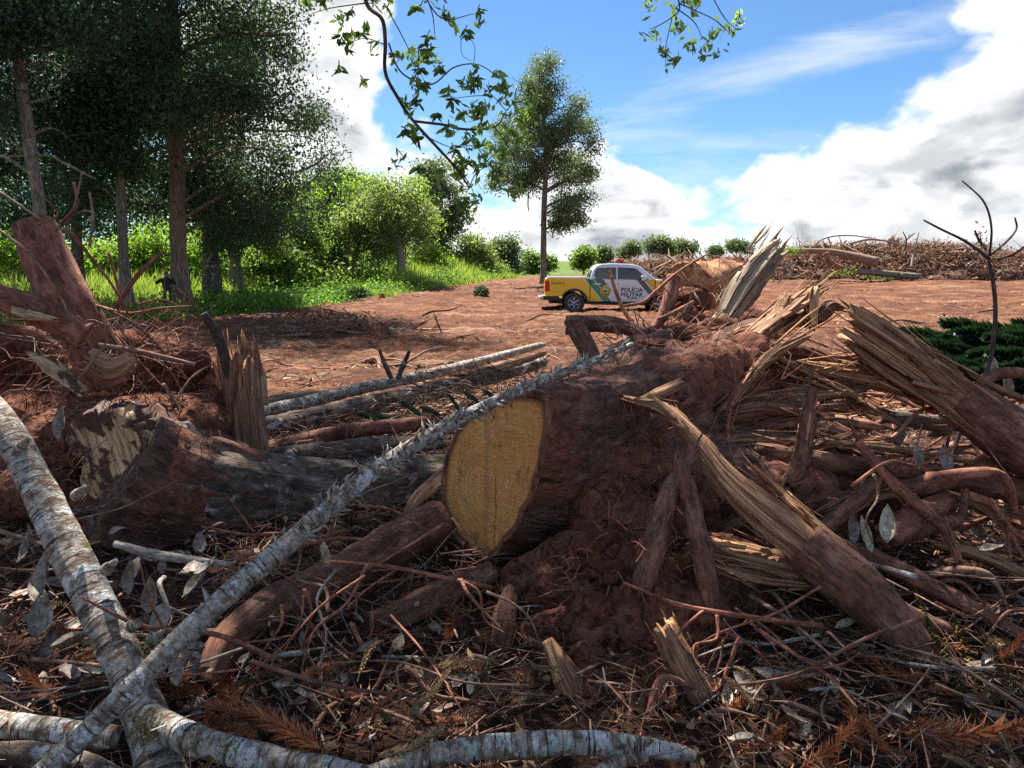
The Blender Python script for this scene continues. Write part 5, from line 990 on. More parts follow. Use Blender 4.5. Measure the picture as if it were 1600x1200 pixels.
def build_fallen():
    # mossy trunk lying behind the stump, with its broken pale end and root flare
    r = empty('fallen_trunk', P(300, 775, 4.2), 'mossy grey fallen trunk with a broken cream end beside the big stump', 'fallen trunk')
    pts = [(205, 748, 4.0), (250, 762, 4.1), (320, 775, 4.2), (430, 780, 4.4), (560, 778, 4.6), (720, 770, 4.9), (900, 755, 5.3)]
    put('trunk', tube(PP(pts), [.36, .37, .35, .29, .25, .24, .22], 160, 64, .12, 6, ridge=.16, rf=7), MT['bark_mossy'], r)
    put('root_flare', tube(PP([(178, 735, 3.97), (225, 757, 4.05), (300, 775, 4.17), (400, 782, 4.33)]), [.43, .42, .385, .28], 90, 72, .12, 6, ridge=.20, rf=8), MT['bark_stump'], r)
    fo = P(168, 712, 3.92); fn = Vector((-.45, -.88, .18)).normalized(); a1 = Vector((0, 0, 1)).cross(fn).normalized(); a2 = fn.cross(a1); pol = []
    for u, v in [(98, 655), (150, 636), (205, 655), (245, 700), (228, 742), (190, 766), (150, 790), (118, 762), (126, 722), (92, 690)]:
        dd = ray(u, v); c = Vector((0, 0, CAMZ)); t_ = (fo - c).dot(fn) / dd.dot(fn); q = c + dd * t_ - fo; pol.append((q.dot(a1), q.dot(a2)))
    ag = np.array([math.atan2(q, p) for p, q in pol]); ar = np.array([math.hypot(p, q) for p, q in pol]); o_ = np.argsort(ag); th = np.linspace(-np.pi, np.pi, 120, endpoint=False); r_ = np.interp(th, ag[o_], ar[o_], period=2 * np.pi) * (1 + .08 * fbm(np.stack([np.cos(th) * 5, np.sin(th) * 5, 0 * th], 1), 2, 3, 3))
    V = []; Rr = []
    for a in np.linspace(.01, 1.08, 60):
        xx, yy = r_ * a * np.cos(th), r_ * a * np.sin(th); dsp = .05 * fbm(np.stack([xx * 9 + yy * 5, yy * 2, 0 * xx], 1), 1, 4, 8) + .02 * fbm(np.stack([xx * 60 + yy * 30, yy * 6, 0 * xx], 1), 1, 3, 9) - .10 * max(0, a - .85) / .2
        V.append(np.array(fo) + np.array(a1)[None] * xx[:, None] + np.array(a2)[None] * yy[:, None] + np.array(fn)[None] * dsp[:, None]); Rr.append(np.stack([xx * .8 + yy * .5, 0 * xx + .3, yy], 1))
    ii = np.arange(59)[:, None] * 120; jj = np.arange(120)[None]; put('broken_face', Geo().add(np.concatenate(V), np.stack([ii + jj, ii + 120 + jj, ii + 120 + (jj + 1) % 120, ii + (jj + 1) % 120], 2).reshape(-1, 4), None, np.concatenate(Rr)), MT['pale_wood'], r)
    sd = np.array(P(160, 690, 4.05)); v = []
    bm = bmesh.new(); bmesh.ops.create_icosphere(bm, subdivisions=5, radius=1); b = np.array([q.co[:] for q in bm.verts]); f = np.array([[q.index for q in fc.verts] for fc in bm.faces]); bm.free()
    def blob(c, rad, amp, name, m, par):
        s = random.randrange(999); w = b * (1 + amp * fbm(b + s, 1.6, 4, s) + .1 * np.abs(fbm(b + s, 6, 3, s + 1)))[:, None] * np.array(rad) + np.array(c); return put(name, Geo().add(w, None, f), MT[m], par)
    mass('mud', [(P(95, 700, 4.3), (.34, .28, .22)), (P(250, 665, 4.65), (.46, .32, .2)), (P(60, 770, 4.0), (.2, .2, .18)), (P(160, 650, 4.3), (.25, .2, .12)), (P(140, 800, 4.0), (.3, .2, .12))] + [(P(random.uniform(20, 330), random.uniform(640, 800), 4.25), (random.uniform(.05, .12),) * 3) for _ in range(16)], 'mud', r, .018)
    rootlets(r, P(190, 700, 4.1), (.5, .3, .3), 120, .35, .0028, 'red_root', .1)
    # root plate behind it with the red leaning root
    r2 = empty('root_plate', P(210, 600, 5.0), 'upturned root plate of red soil bristling with thin roots behind the mossy trunk', 'root plate')
    mass('soil', [(P(255, 610, 5.3), (.36, .33, .38)), (P(180, 640, 5.0), (.34, .3, .22)), (P(310, 665, 5.2), (.28, .25, .25)), (P(60, 640, 4.7), (.35, .3, .15)), (P(20, 570, 5.0), (.3, .3, .27)), (P(200, 560, 5.2), (.25, .25, .2))] + [(P(random.uniform(0, 350), random.uniform(560, 690), random.uniform(4.7, 5.2)), (random.uniform(.05, .13),) * 3) for _ in range(24)], 'mud', r2, .02)
    limb('root', [(52, 352, 4.6), (75, 410, 4.55), (105, 470, 4.5), (140, 530, 4.5), (175, 590, 4.6)], [31, 37, 38, 38, 44], 'bark_red', parent=r2, n=60, seg=28, bump=.14, bsc=6, ridge=.06, jag=(0, .02), seed=5)
    q = limb('root', [(-40, 455, 4.3), (20, 472, 4.3), (75, 492, 4.35), (135, 525, 4.4)], [20, 22, 24, 26], 'bark_red', parent=r2, n=40, seg=20, bump=.2, ridge=.1)
    put('torn_patch', tube(PP([(20, 484, 4.2), (50, 493, 4.2), (88, 500, 4.22)]), [.03, .055, .03], 20, 20, .2, ridge=.3, flat=.5, jag=(.03, .03)), MT['pale_wood'], q)
    put('torn_wood', tube(PP([(55, 555, 3.95), (85, 575, 3.9), (128, 612, 3.85)]), [.02, .06, .035], 30, 28, .2, ridge=.4, flat=.45, jag=(.10, .06)), MT['pale_wood'], r2)
    put('torn_wood', tube(PP([(140, 560, 4.0), (175, 575, 4.0), (205, 560, 4.05)]), [.05, .06, .03], 24, 24, .25, ridge=.4, jag=(.04, .05)), MT['torn_wood'], r2)
    rl = [[(60, 350, 4.5), (90, 335, 4.4), (62, 300, 4.4), (45, 268, 4.4)], [(85, 360, 4.4), (110, 340, 4.3), (122, 300, 4.3), (128, 270, 4.3)], [(0, 360, 4.2), (50, 400, 4.2), (95, 465, 4.2), (110, 500, 4.2)], [(180, 480, 4.4), (215, 430, 4.4), (252, 395, 4.4)], [(170, 395, 4.6), (185, 450, 4.6), (192, 470, 4.6)], [(105, 355, 4.3), (140, 400, 4.3), (175, 445, 4.3), (200, 490, 4.4)], [(150, 478, 4.5), (200, 490, 4.5), (250, 482, 4.5), (300, 478, 4.5)],
          [(155, 540, 4.2), (220, 550, 4.2), (305, 570, 4.3)], [(160, 480, 4.4), (215, 510, 4.4), (265, 560, 4.5)], [(0, 300, 4.3), (60, 340, 4.3), (120, 370, 4.3)], [(100, 345, 4.2), (130, 330, 4.2), (150, 335, 4.2)], [(95, 350, 4.2), (120, 320, 4.2), (115, 285, 4.2)], [(0, 540, 4.0), (40, 525, 4.0), (60, 522, 4.0)], [(0, 498, 4.0), (60, 500, 4.05), (95, 502, 4.1)], [(100, 620, 3.9), (140, 570, 3.9), (170, 530, 4.0)], [(98, 700, 3.9), (97, 620, 3.9), (110, 540, 4.0)],
          [(255, 600, 4.4), (285, 650, 4.3), (290, 700, 4.3)], [(180, 520, 4.5), (250, 600, 4.5), (300, 640, 4.5)], [(225, 540, 4.8), (270, 585, 4.8), (300, 650, 4.8)], [(200, 560, 4.5), (240, 540, 4.6), (300, 600, 4.7)], [(260, 700, 4.4), (270, 640, 4.5), (300, 590, 4.6), (340, 565, 4.7)], [(140, 385, 4.6), (145, 340, 4.6), (140, 300, 4.6)], [(215, 475, 4.6), (260, 470, 4.6), (310, 500, 4.6)], [(180, 500, 4.3), (210, 550, 4.3), (218, 590, 4.3)]]
    for k, q in enumerate(rl):
        w = random.choice([1.5, 2, 2.4, 3]) if k not in (3, 7) else 4.5; limb('side_root', q, [w, w * .9, w * .7, w * .45][:len(q)] if len(q) > 2 else [w, w * .5], random.choice(['red_root', 'dry_stick', 'bark_root']), parent=r2, n=18, seg=7, bump=.15, bsc=5)
    rootlets(r2, P(240, 590, 5.0), (.45, .3, .45), 260, .5, .0032, 'red_root', .1); rootlets(r2, P(150, 545, 4.5), (.4, .3, .2), 120, .45, .003, 'dry_stick', .0); rootlets(r2, P(60, 560, 4.3), (.4, .3, .25), 90, .4, .003, 'red_root', .1)
    # broken standing snag
    r3 = empty('snag', P(375, 715, 4.9), 'tall splintered stump standing upright behind the mossy trunk', 'stump')
    pts = [(388, 735, 4.9), (380, 670, 4.9), (376, 610, 4.9), (374, 572, 4.9)]
    t = put('trunk', tube(PP(pts), [.145, .14, .135, .13], 70, 60, .06, 6, ridge=.12, rf=5, jag=(0, .15), seed=23), MT['torn_dark'], r3)
    put('wood_fibres', fibres_on(PP(pts), [.145, .14, .135, .13], 46, .34, .03, Geo(), .05, .25, 1, 1), MT['torn_wood'], t, smooth_=False, kind='stuff')
    limb('side_root', [(318, 490, 4.7), (340, 525, 4.75), (356, 575, 4.8), (364, 620, 4.82)], [6, 8, 8, 6], 'dark_stick', parent=r3, n=20, seg=10, bump=.15)
    # logs on the ground behind
    lg = 'logs lying behind the spiny branch'
    L = [('log', 'thin pale barked pole lying highest behind the spiny branch', [(395, 645, 6.8), (480, 628, 7.2), (560, 608, 7.8), (700, 578, 9.0), (850, 538, 11.4)], [10, 10, 9.5, 8.5, 5], 'bark_lichen'),
         ('log', 'dark lichened log lying just under the pale pole', [(405, 668, 6.2), (460, 660, 6.4), (560, 638, 6.8), (700, 606, 7.9), (850, 566, 9.6)], [14, 19, 18, 15, 9], 'bark_mossy'),
         ('log', 'peeled red log with a torn pale end near the snag', [(415, 704, 5.3), (480, 688, 5.4), (560, 672, 5.5), (668, 660, 5.65)], [12, 14, 12, 11], 'bark_red'),
         ('log', 'short rough brown log beside the snag top of the pole', [(395, 632, 7.4), (450, 622, 7.6), (520, 612, 7.9)], [9, 9, 5], 'bark_tan'),
         ('log', 'low mossy log half buried under the peeled red log', [(400, 715, 5.0), (480, 712, 5.1), (580, 700, 5.3), (690, 690, 5.5)], [16, 19, 18, 12], 'bark_mossy'),
         ('log', 'splintered pale pole end resting on the lichened log', [(720, 588, 8.0), (780, 574, 8.3), (850, 552, 8.8)], [6, 8, 5], 'torn_wood'),
         ('log', 'dark hollow log bridging the soil behind the stump', [(885, 508, 7.0), (945, 506, 7.0), (1015, 520, 6.8)], [15, 14, 12], 'bark_stump'),
         ('log', 'short dark prop root standing under the hollow log', [(900, 512, 6.9), (915, 540, 6.8), (928, 568, 6.7)], [15, 15, 14], 'bark_stump')]
    for nm, lb, pts, half, m in L: limb(nm, pts, half, m, lb, 'log', lg, n=60, seg=22, bump=.14, bsc=6, ridge=.06, jag=(.02, .05))
    put('torn_end', tube(PP([(412, 705, 5.2), (440, 697, 5.2), (490, 688, 5.3)]), [.015, .05, .02], 20, 16, .1, ridge=.3, flat=.5), MT['pale_wood'], bpy.data.objects['log.006'] if 'log.006' in bpy.data.objects else None)
    # moss and needle rubbish on these logs
    q = np.concatenate([np.array(P(*a)) + rng.normal(size=(500, 3)) * np.array([.35, .25, .05]) for a in ((620, 660, 6.2), (560, 690, 5.6), (720, 620, 6.6), (480, 700, 5.4), (760, 590, 7.5))])
    D = rng.normal(size=(len(q), 3)) * np.array([1, 1, .3]); D /= np.linalg.norm(D, axis=1)[:, None]
    put('needle_litter', slivers(q, D, rng.uniform(.05, .3, len(q)), rng.uniform(.003, .009, len(q)), Geo()), MT['dry_stick'], smooth_=False, kind='stuff')
    # root end of another trunk in front of the truck, bark plates glowing orange
    r4 = empty('uprooted_trunk', P(1090, 480, 9.0), 'orange barked uprooted trunk with a dark muddy end in front of the truck', 'fallen trunk')
    put('trunk', tube(PP([(1072, 455, 8.9), (1110, 446, 9.6), (1140, 440, 10.0), (1158, 438, 10.4)]), [.30, .29, .28, .24], 60, 40, .22, 4, ridge=.1), MT['bark_orange'], r4)
    mass('mud', [(P(1082, 470, 8.8), (.22, .22, .18)), (P(1110, 510, 8.6), (.30, .25, .13)), (P(1160, 505, 8.2), (.3, .25, .18)), (P(1060, 510, 8.4), (.2, .2, .09))] + [(P(random.uniform(1060, 1200), random.uniform(485, 525), 8.4), (random.uniform(.05, .12),) * 3) for _ in range(20)], 'mud', r4, .03)
    limb('root', [(1052, 432, 8.7), (1048, 460, 8.6), (1038, 490, 8.5), (1022, 515, 8.4)], [11, 12, 10, 6], 'bark_red', parent=r4, n=24, seg=12)
    limb('root', [(1150, 470, 8.4), (1120, 500, 8.2), (1090, 530, 8.0)], [10, 9, 6], 'bark_orange', parent=r4, n=24, seg=12, bump=.3)
    rootlets(r4, P(1090, 470, 8.8), (.4, .3, .3), 120, .5, .006, 'red_root', .1)
    for lb, pts, half, m in (('thin pale stick leaning up in front of the truck doors', [(952, 422, 7.5), (962, 455, 7.4), (975, 485, 7.3), (988, 503, 7.2)], [2.5, 3, 3.5, 3.5], 'bark_orange'),
                             ('long curved root arching from the soil over the bonnet', [(975, 478, 7.6), (1005, 472, 7.7), (1025, 455, 7.8), (1060, 425, 8.0), (1108, 395, 8.3)], [2.2, 2.6, 3, 2.5, 1.2], 'red_root'),
                             ('straight stick lying against the orange barked trunk', [(1028, 499, 7.6), (1055, 487, 7.6), (1083, 472, 7.7)], [2.5, 3.2, 3], 'red_root'),
                             ('short twig upright before the hidden headlight', [(1083, 455, 7.9), (1092, 470, 7.8), (1099, 482, 7.8)], [1.6, 1.8, 1.5], 'dry_stick'),
                             ('slender dark branch sticking up beyond the hollow log', [(1165, 412, 9), (1140, 425, 9), (1120, 440, 9)], [1, 1.6, 2], 'dry_stick'),
                             ('paired mossy antler twig standing on the pale pole', [(592, 545, 7.0), (602, 570, 7.0), (612, 592, 7.0)], [2, 4, 4], 'bark_mossy'),
                             ('broken dark prong standing next to the antler twig', [(640, 548, 7.0), (630, 570, 7.0), (622, 592, 7.0)], [2.5, 4.5, 4], 'bark_mossy')):
        limb('branch', pts, half, m, lb, 'branch', 'loose branches around the truck and poles', n=24, seg=9, bump=.12)
build_fallen()

def build_right_roots():
    gp = 'roots tangled on the sunlit side of the stump'
    for k, (lb, pts, half, m) in enumerate((('thick red root running level under the upper torn root', [(1180, 700, 3.7), (1290, 722, 3.6), (1420, 735, 3.6), (1560, 760, 3.6), (1660, 790, 3.5)], [10, 17, 19, 20, 20], 'bark_root'), ('dark red root passing behind the heart shaped leaf', [(1250, 790, 3.5), (1380, 770, 3.5), (1500, 745, 3.6), (1640, 700, 3.8)], [12, 17, 17, 14], 'bark_root'), ('stout root with an orange cut end beside the pale leaf cluster', [(1480, 785, 3.55), (1430, 808, 3.4), (1385, 838, 3.28)], [22, 23, 22], 'bark_red'),
            ('long muddy root dipping towards the olive sprays', [(1240, 830, 3.4), (1360, 870, 3.25), (1480, 930, 3.1), (1610, 1000, 2.95)], [12, 16, 15, 10], 'bark_root'), ('torn orange root low at the picture edge', [(1470, 850, 3.35), (1540, 870, 3.3), (1620, 905, 3.2)], [14, 16, 15], 'torn_wood'), ('short splintered root lit orange near the edge', [(1500, 778, 3.5), (1560, 800, 3.45), (1640, 820, 3.4)], [9, 18, 18], 'torn_wood'), ('knobbly root standing on end beneath the arching splinter', [(1230, 760, 3.5), (1250, 720, 3.55), (1262, 660, 3.6), (1268, 610, 3.65)], [16, 15, 12, 8], 'bark_root'),
            ('slanting brown root between arching splinter and leaf cluster', [(1210, 870, 3.2), (1280, 830, 3.3), (1350, 770, 3.4), (1400, 720, 3.5)], [14, 14, 12, 7], 'bark_root'), ('bent root crossing in front of the level red root', [(1340, 690, 3.5), (1400, 760, 3.4), (1470, 820, 3.3), (1500, 880, 3.2)], [7, 10, 10, 6], 'red_root'), ('grey weathered root at the far edge of the tangle', [(1380, 650, 4.0), (1480, 662, 4.0), (1600, 650, 4.1), (1680, 645, 4.2)], [10, 14, 16, 16], 'bark_grey'), ('flat torn slab leaning on the level red root', [(1290, 800, 3.4), (1340, 780, 3.45), (1420, 770, 3.5)], [8, 17, 8], 'torn_dark'), ('dark root end poking out under the cut root', [(1200, 960, 3.1), (1280, 985, 3.0), (1330, 1010, 2.95)], [16, 15, 9], 'bark_root'))):
        tn = m.startswith('torn'); q = limb('root', pts, half, m, lb, 'root', gp, n=50, seg=30 if tn else 20, bump=.28, bsc=6, ridge=.42 if tn else .18, rf=3.6, jag=(.08, .08) if tn else (.02, .04), flat=.7 if tn else 1)
        fib(q, pts, half, 26, .2, .01, 'torn_dark' if not tn else 'torn_wood', .2)
build_right_roots()

def build_branches():
    # lichen covered trunk crossing the lower corner
    r = empty('lichened_log', P(240, 1130, 2.2), 'thick white lichened trunk slanting down through the near corner', 'trunk')
    pts = [(-60, 590, 3.05), (0, 655, 2.95), (55, 755, 2.82), (118, 880, 2.66), (168, 980, 2.5), (208, 1070, 2.36), (240, 1160, 2.22), (262, 1250, 2.1)]
    limb('bole', pts, [20, 23, 27, 30, 31, 32, 37, 46], 'bark_lichen', parent=r, n=150, seg=44, bump=.14, bsc=5, ridge=.05, seed=3)
    limb('limb', [(225, 1120, 2.26), (300, 1155, 2.12), (390, 1180, 2.06), (500, 1202, 2.01), (600, 1225, 1.96)], [26, 26, 24, 23, 22], 'bark_lichen', parent=r, n=80, seg=32, bump=.14, bsc=5)
    for u, v, Y in ((118, 775, 2.72), (165, 890, 2.58), (205, 980, 2.45), (30, 700, 2.85), (236, 1000, 2.40)):
        a = P(u, v, Y); put('knot', tube([a, a + Vector((.03, -.02, .02)), a + Vector((.055, -.03, .045))], [.022, .018, .008], 10, 10, .3, 8), MT['bark_lichen'], r)
    for u, v, Y, n in ((225, 1140, 2.12, 260), (228, 1010, 2.34, 90), (145, 1010, 2.42, 90), (300, 1150, 2.05, 60), (352, 1165, 2.0, 80)):
        q = np.array(P(u, v, Y)) + rng.normal(size=(n, 3)) * .022; put('moss_tuft', leaves(q, .016, Geo(), 0, .35), MT['olive_needle'], r, smooth_=False, kind='stuff')
    limb('lichen_log', [(-60, 1120, 2.32), (30, 1136, 2.27), (110, 1146, 2.22), (185, 1152, 2.2)], [20, 22, 22, 18], 'bark_lichen', 'short lichened log lying under the slanting white trunk', 'log', n=60, seg=28, bump=.16, bsc=5)
    limb('lichen_log', [(-60, 1180, 2.2), (30, 1178, 2.18), (120, 1190, 2.12), (190, 1215, 2.05)], [18, 20, 19, 14], 'bark_mossy', 'darker mossy log in the very corner below the white trunk', 'log', n=50, seg=22, bump=.16, bsc=5)
    q = limb('lichen_log', [(545, 1222, 2.02), (640, 1190, 2.08), (720, 1172, 2.11), (810, 1164, 2.13), (900, 1160, 2.14), (990, 1166, 2.14), (1060, 1176, 2.12), (1088, 1184, 2.11)], [14, 18, 20, 21, 20, 18, 14, 8], 'bark_lichen', 'pale bowed log lying along the near edge below the mud', 'log', n=110, seg=34, bump=.13, bsc=5)
    limb('lichen_log', [(905, 1230, 1.95), (955, 1196, 2.0), (1010, 1182, 2.04)], [12, 11, 8], 'bark_lichen', 'thin pale stub under the bowed log', 'log', n=24, seg=14)
    limb('lichen_log', [(1520, 985, 3.2), (1570, 960, 3.25), (1640, 925, 3.3)], [9, 10, 11], 'bark_lichen', 'small white log entering beside the olive needle sprays', 'log', n=24, seg=14)
    limb('lichen_log', [(180, 850, 3.25), (240, 866, 3.2), (300, 875, 3.15), (362, 882, 3.1)], [6, 8, 7, 4], 'grey_stick', 'thin pale pole lying between the trunk and mossy bark', 'log', n=24, seg=12)
    # spiny branch
    r = empty('spiny_branch', P(450, 850, 2.5), 'long pale spiny branch crossing in front of the cut stump', 'branch')
    pts = [(40, 1235, 1.98), (150, 1130, 2.08), (260, 1020, 2.2), (360, 925, 2.35), (450, 850, 2.5), (530, 780, 2.65), (600, 725, 2.8), (700, 665, 3.0), (800, 615, 3.2), (900, 575, 3.42), (988, 538, 3.65)]
    half = [21, 19, 18, 18, 17, 15, 13, 11, 9, 7, 4]
    limb('stem', pts, half, 'bark_spiny', parent=r, n=200, seg=30, bump=.16, bsc=5, ridge=.05, seed=8)
    sp = []
    for k in range(3):
        l, w = 1, .17; g = Geo(); V = [(-w, 0, -.02), (w, 0, -.02), (0, .13, 0), (-w * .9, .02, .45), (w * .9, .02, .45), (0, .16, .45), (0, .12 + .25 * k, 1)]
        g.add(V, [(0, 1, 4, 3), (1, 2, 5, 4), (2, 0, 3, 5)], [(3, 4, 6), (4, 5, 6), (5, 3, 6)], rest=np.array(V) * .05); sp.append(g.mesh('spine', MT['pale_leaf' if k == 1 else 'dry_leaf'], False))
    C = crv(PP(pts), 400); T, A, B = frames(C); rad = np.interp(np.linspace(0, 1, 400), np.linspace(0, 1, 11), [px(h, a[2]) for h, a in zip(half, pts)])
    for k in range(290):
        f = random.uniform(.42, 1) if k > 12 else random.uniform(.05, .5); i = min(399, int(f * 399)); th = random.uniform(0, 6.283); nr = A[i] * math.cos(th) + B[i] * math.sin(th)
        d = Vector(nr * random.uniform(.5, 1) + T[i] * random.uniform(.2, 1.1)).normalized(); o = link('spine', random.choice(sp), r); o.location = Vector(C[i] + nr * rad[i] * .85) - r.location; o.rotation_mode = 'QUATERNION'
        o.rotation_quaternion = d.to_track_quat('Z', 'Y') @ Quaternion((0, 0, 1), random.uniform(0, 6.28)); s = random.uniform(.024, .06); o.scale = (s, s, s)
    # bare sapling at the far side of the pile
    r = empty('sapling', P(1425, 640, 4.5), 'bare dark sapling standing up from the pile against the sky', 'sapling')
    limb('stem', [(1478, 780, 4.2), (1492, 700, 4.3), (1520, 620, 4.4), (1545, 570, 4.5), (1555, 500, 4.5), (1553, 450, 4.5), (1544, 402, 4.5)], [3.8, 3.6, 3.4, 3.4, 3.2, 3, 2.6], 'dark_stick', parent=r, n=40, seg=12, bump=.12, bsc=4)
    for q, h in (([(1545, 404, 4.5), (1510, 378, 4.4), (1470, 358, 4.3), (1443, 344, 4.3)], [2.6, 2.2, 1.8, 1.2]), ([(1546, 400, 4.5), (1549, 355, 4.5), (1537, 315, 4.55), (1503, 282, 4.6)], [1.9, 1.7, 1.5, 1.]), ([(1548, 398, 4.5), (1572, 378, 4.6), (1588, 358, 4.7), (1586, 340, 4.7)], [2, 1.8, 1.6, 1.3]), ([(1541, 390, 4.5), (1530, 376, 4.5), (1523, 360, 4.5)], [2.2, 2, 1.4]), ([(1560, 405, 4.5), (1585, 396, 4.4), (1620, 372, 4.3)], [2, 2, 1.4]), ([(1553, 484, 4.5), (1540, 486, 4.5), (1528, 488, 4.5)], [1.3, 1.2, .8])):
        limb('limb', q, h, 'dark_stick', parent=r, n=24, seg=8, bump=.15, bsc=4)
    q = np.array(P(1534, 374, 4.5)) + rng.normal(size=(60, 3)) * np.array([.015, .015, .035]); put('dead_leaves', leaves(q, .035, Geo(), 0, .4), MT['tan_needle'], r, smooth_=False, kind='stuff')
build_branches()

# ------------------------------------------------------------------ needle sprays, leaves and sticks
MARKS = [('the orange cut face', 770, 750), ('the foot of the muddy root', 560, 890), ('the lower white trunk', 170, 980), ('the mossy fallen trunk', 480, 790), ('the broken cream face', 170, 715), ('the spiny branch', 430, 870), ('the bowed pale log', 830, 1165), ('the mud under the stump', 950, 1010), ('the long arching splinter', 1200, 800), ('the tip of the cut root', 1470, 1060), ('the pale leaf cluster', 1370, 850), ('the upper torn root', 1480, 610), ('the peeled red log', 560, 672), ('the splintered snag', 380, 640), ('the brown broken branch', 600, 970), ('the straight rusty spray', 1500, 1140), ('the heart shaped leaf', 1480, 740), ('the olive sprays', 1520, 1030), ('the red leaning root', 110, 470), ('the thick white limb fork', 330, 1160), ('the splintered pale root end', 1075, 1040)]
def near(p):
    c, s = math.cos(PITCH), math.sin(PITCH); d = Vector(p) - Vector((0, 0, CAMZ)); f = d.y * c - d.z * s; u = 800 + F * d.x / f; v = 600 - F * (d.y * s + d.z * c) / f
    return min(MARKS, key=lambda m: (m[1] - u) ** 2 + (m[2] - v) ** 2)[0]
def needle_mesh(L, nn, nl, m, curl=.15, w=.0045, ang=.9, stem='dry_stick'):
    pts = [Vector((0, 0, 0)), Vector((L * .4, curl * L * .5, curl * L * .4)), Vector((L, curl * L, -curl * L * .3))]
    st = tube(pts, [.006, .005, .002], 14, 6, .1).mesh('stem', MT[stem])
    C = crv(pts, 100); T, A, B = frames(C); i = (np.linspace(.04, 1, nn) * 99).astype(int); th = np.arange(nn) * 2.39996 + rng.normal(0, .3, nn)
    nr = A[i] * np.cos(th)[:, None] + B[i] * np.sin(th)[:, None]; D = T[i] * math.cos(ang) + nr * math.sin(ang) + rng.normal(0, .12, (nn, 3)); D /= np.linalg.norm(D, axis=1)[:, None]
    l = nl * rng.uniform(.65, 1.1, nn)[:, None] * np.interp(np.linspace(0, 1, nn), [0, .1, .8, 1], [.6, 1, 1, .5])[:, None]; sd = np.cross(D, nr); sd /= np.linalg.norm(sd, axis=1)[:, None] + 1e-9
    bend = T[i] * l * .18; V = np.stack([C[i] + sd * w * .5, C[i] - sd * w * .5, C[i] + D * l * .45 + bend * .3 - sd * w, C[i] + D * l * .45 + bend * .3 + sd * w, C[i] + D * l + bend], 1).reshape(-1, 3)
    o = np.arange(nn)[:, None] * 5; nd = Geo().add(V, o + np.array([[0, 1, 2, 3]]), o + np.array([[3, 2, 4]]), tint=np.repeat(rng.uniform(0, 1, nn), 5)).mesh('needles', MT[m], False)
    return st, nd
def place(o, a, b, roll=0.):
    """lay a thing modelled along +X from a to b"""
    d = (b - a); q = d.to_track_quat('X', 'Z'); o.location = a; o.rotation_mode = 'QUATERNION'; o.rotation_quaternion = q @ Quaternion((1, 0, 0), roll); return d.length
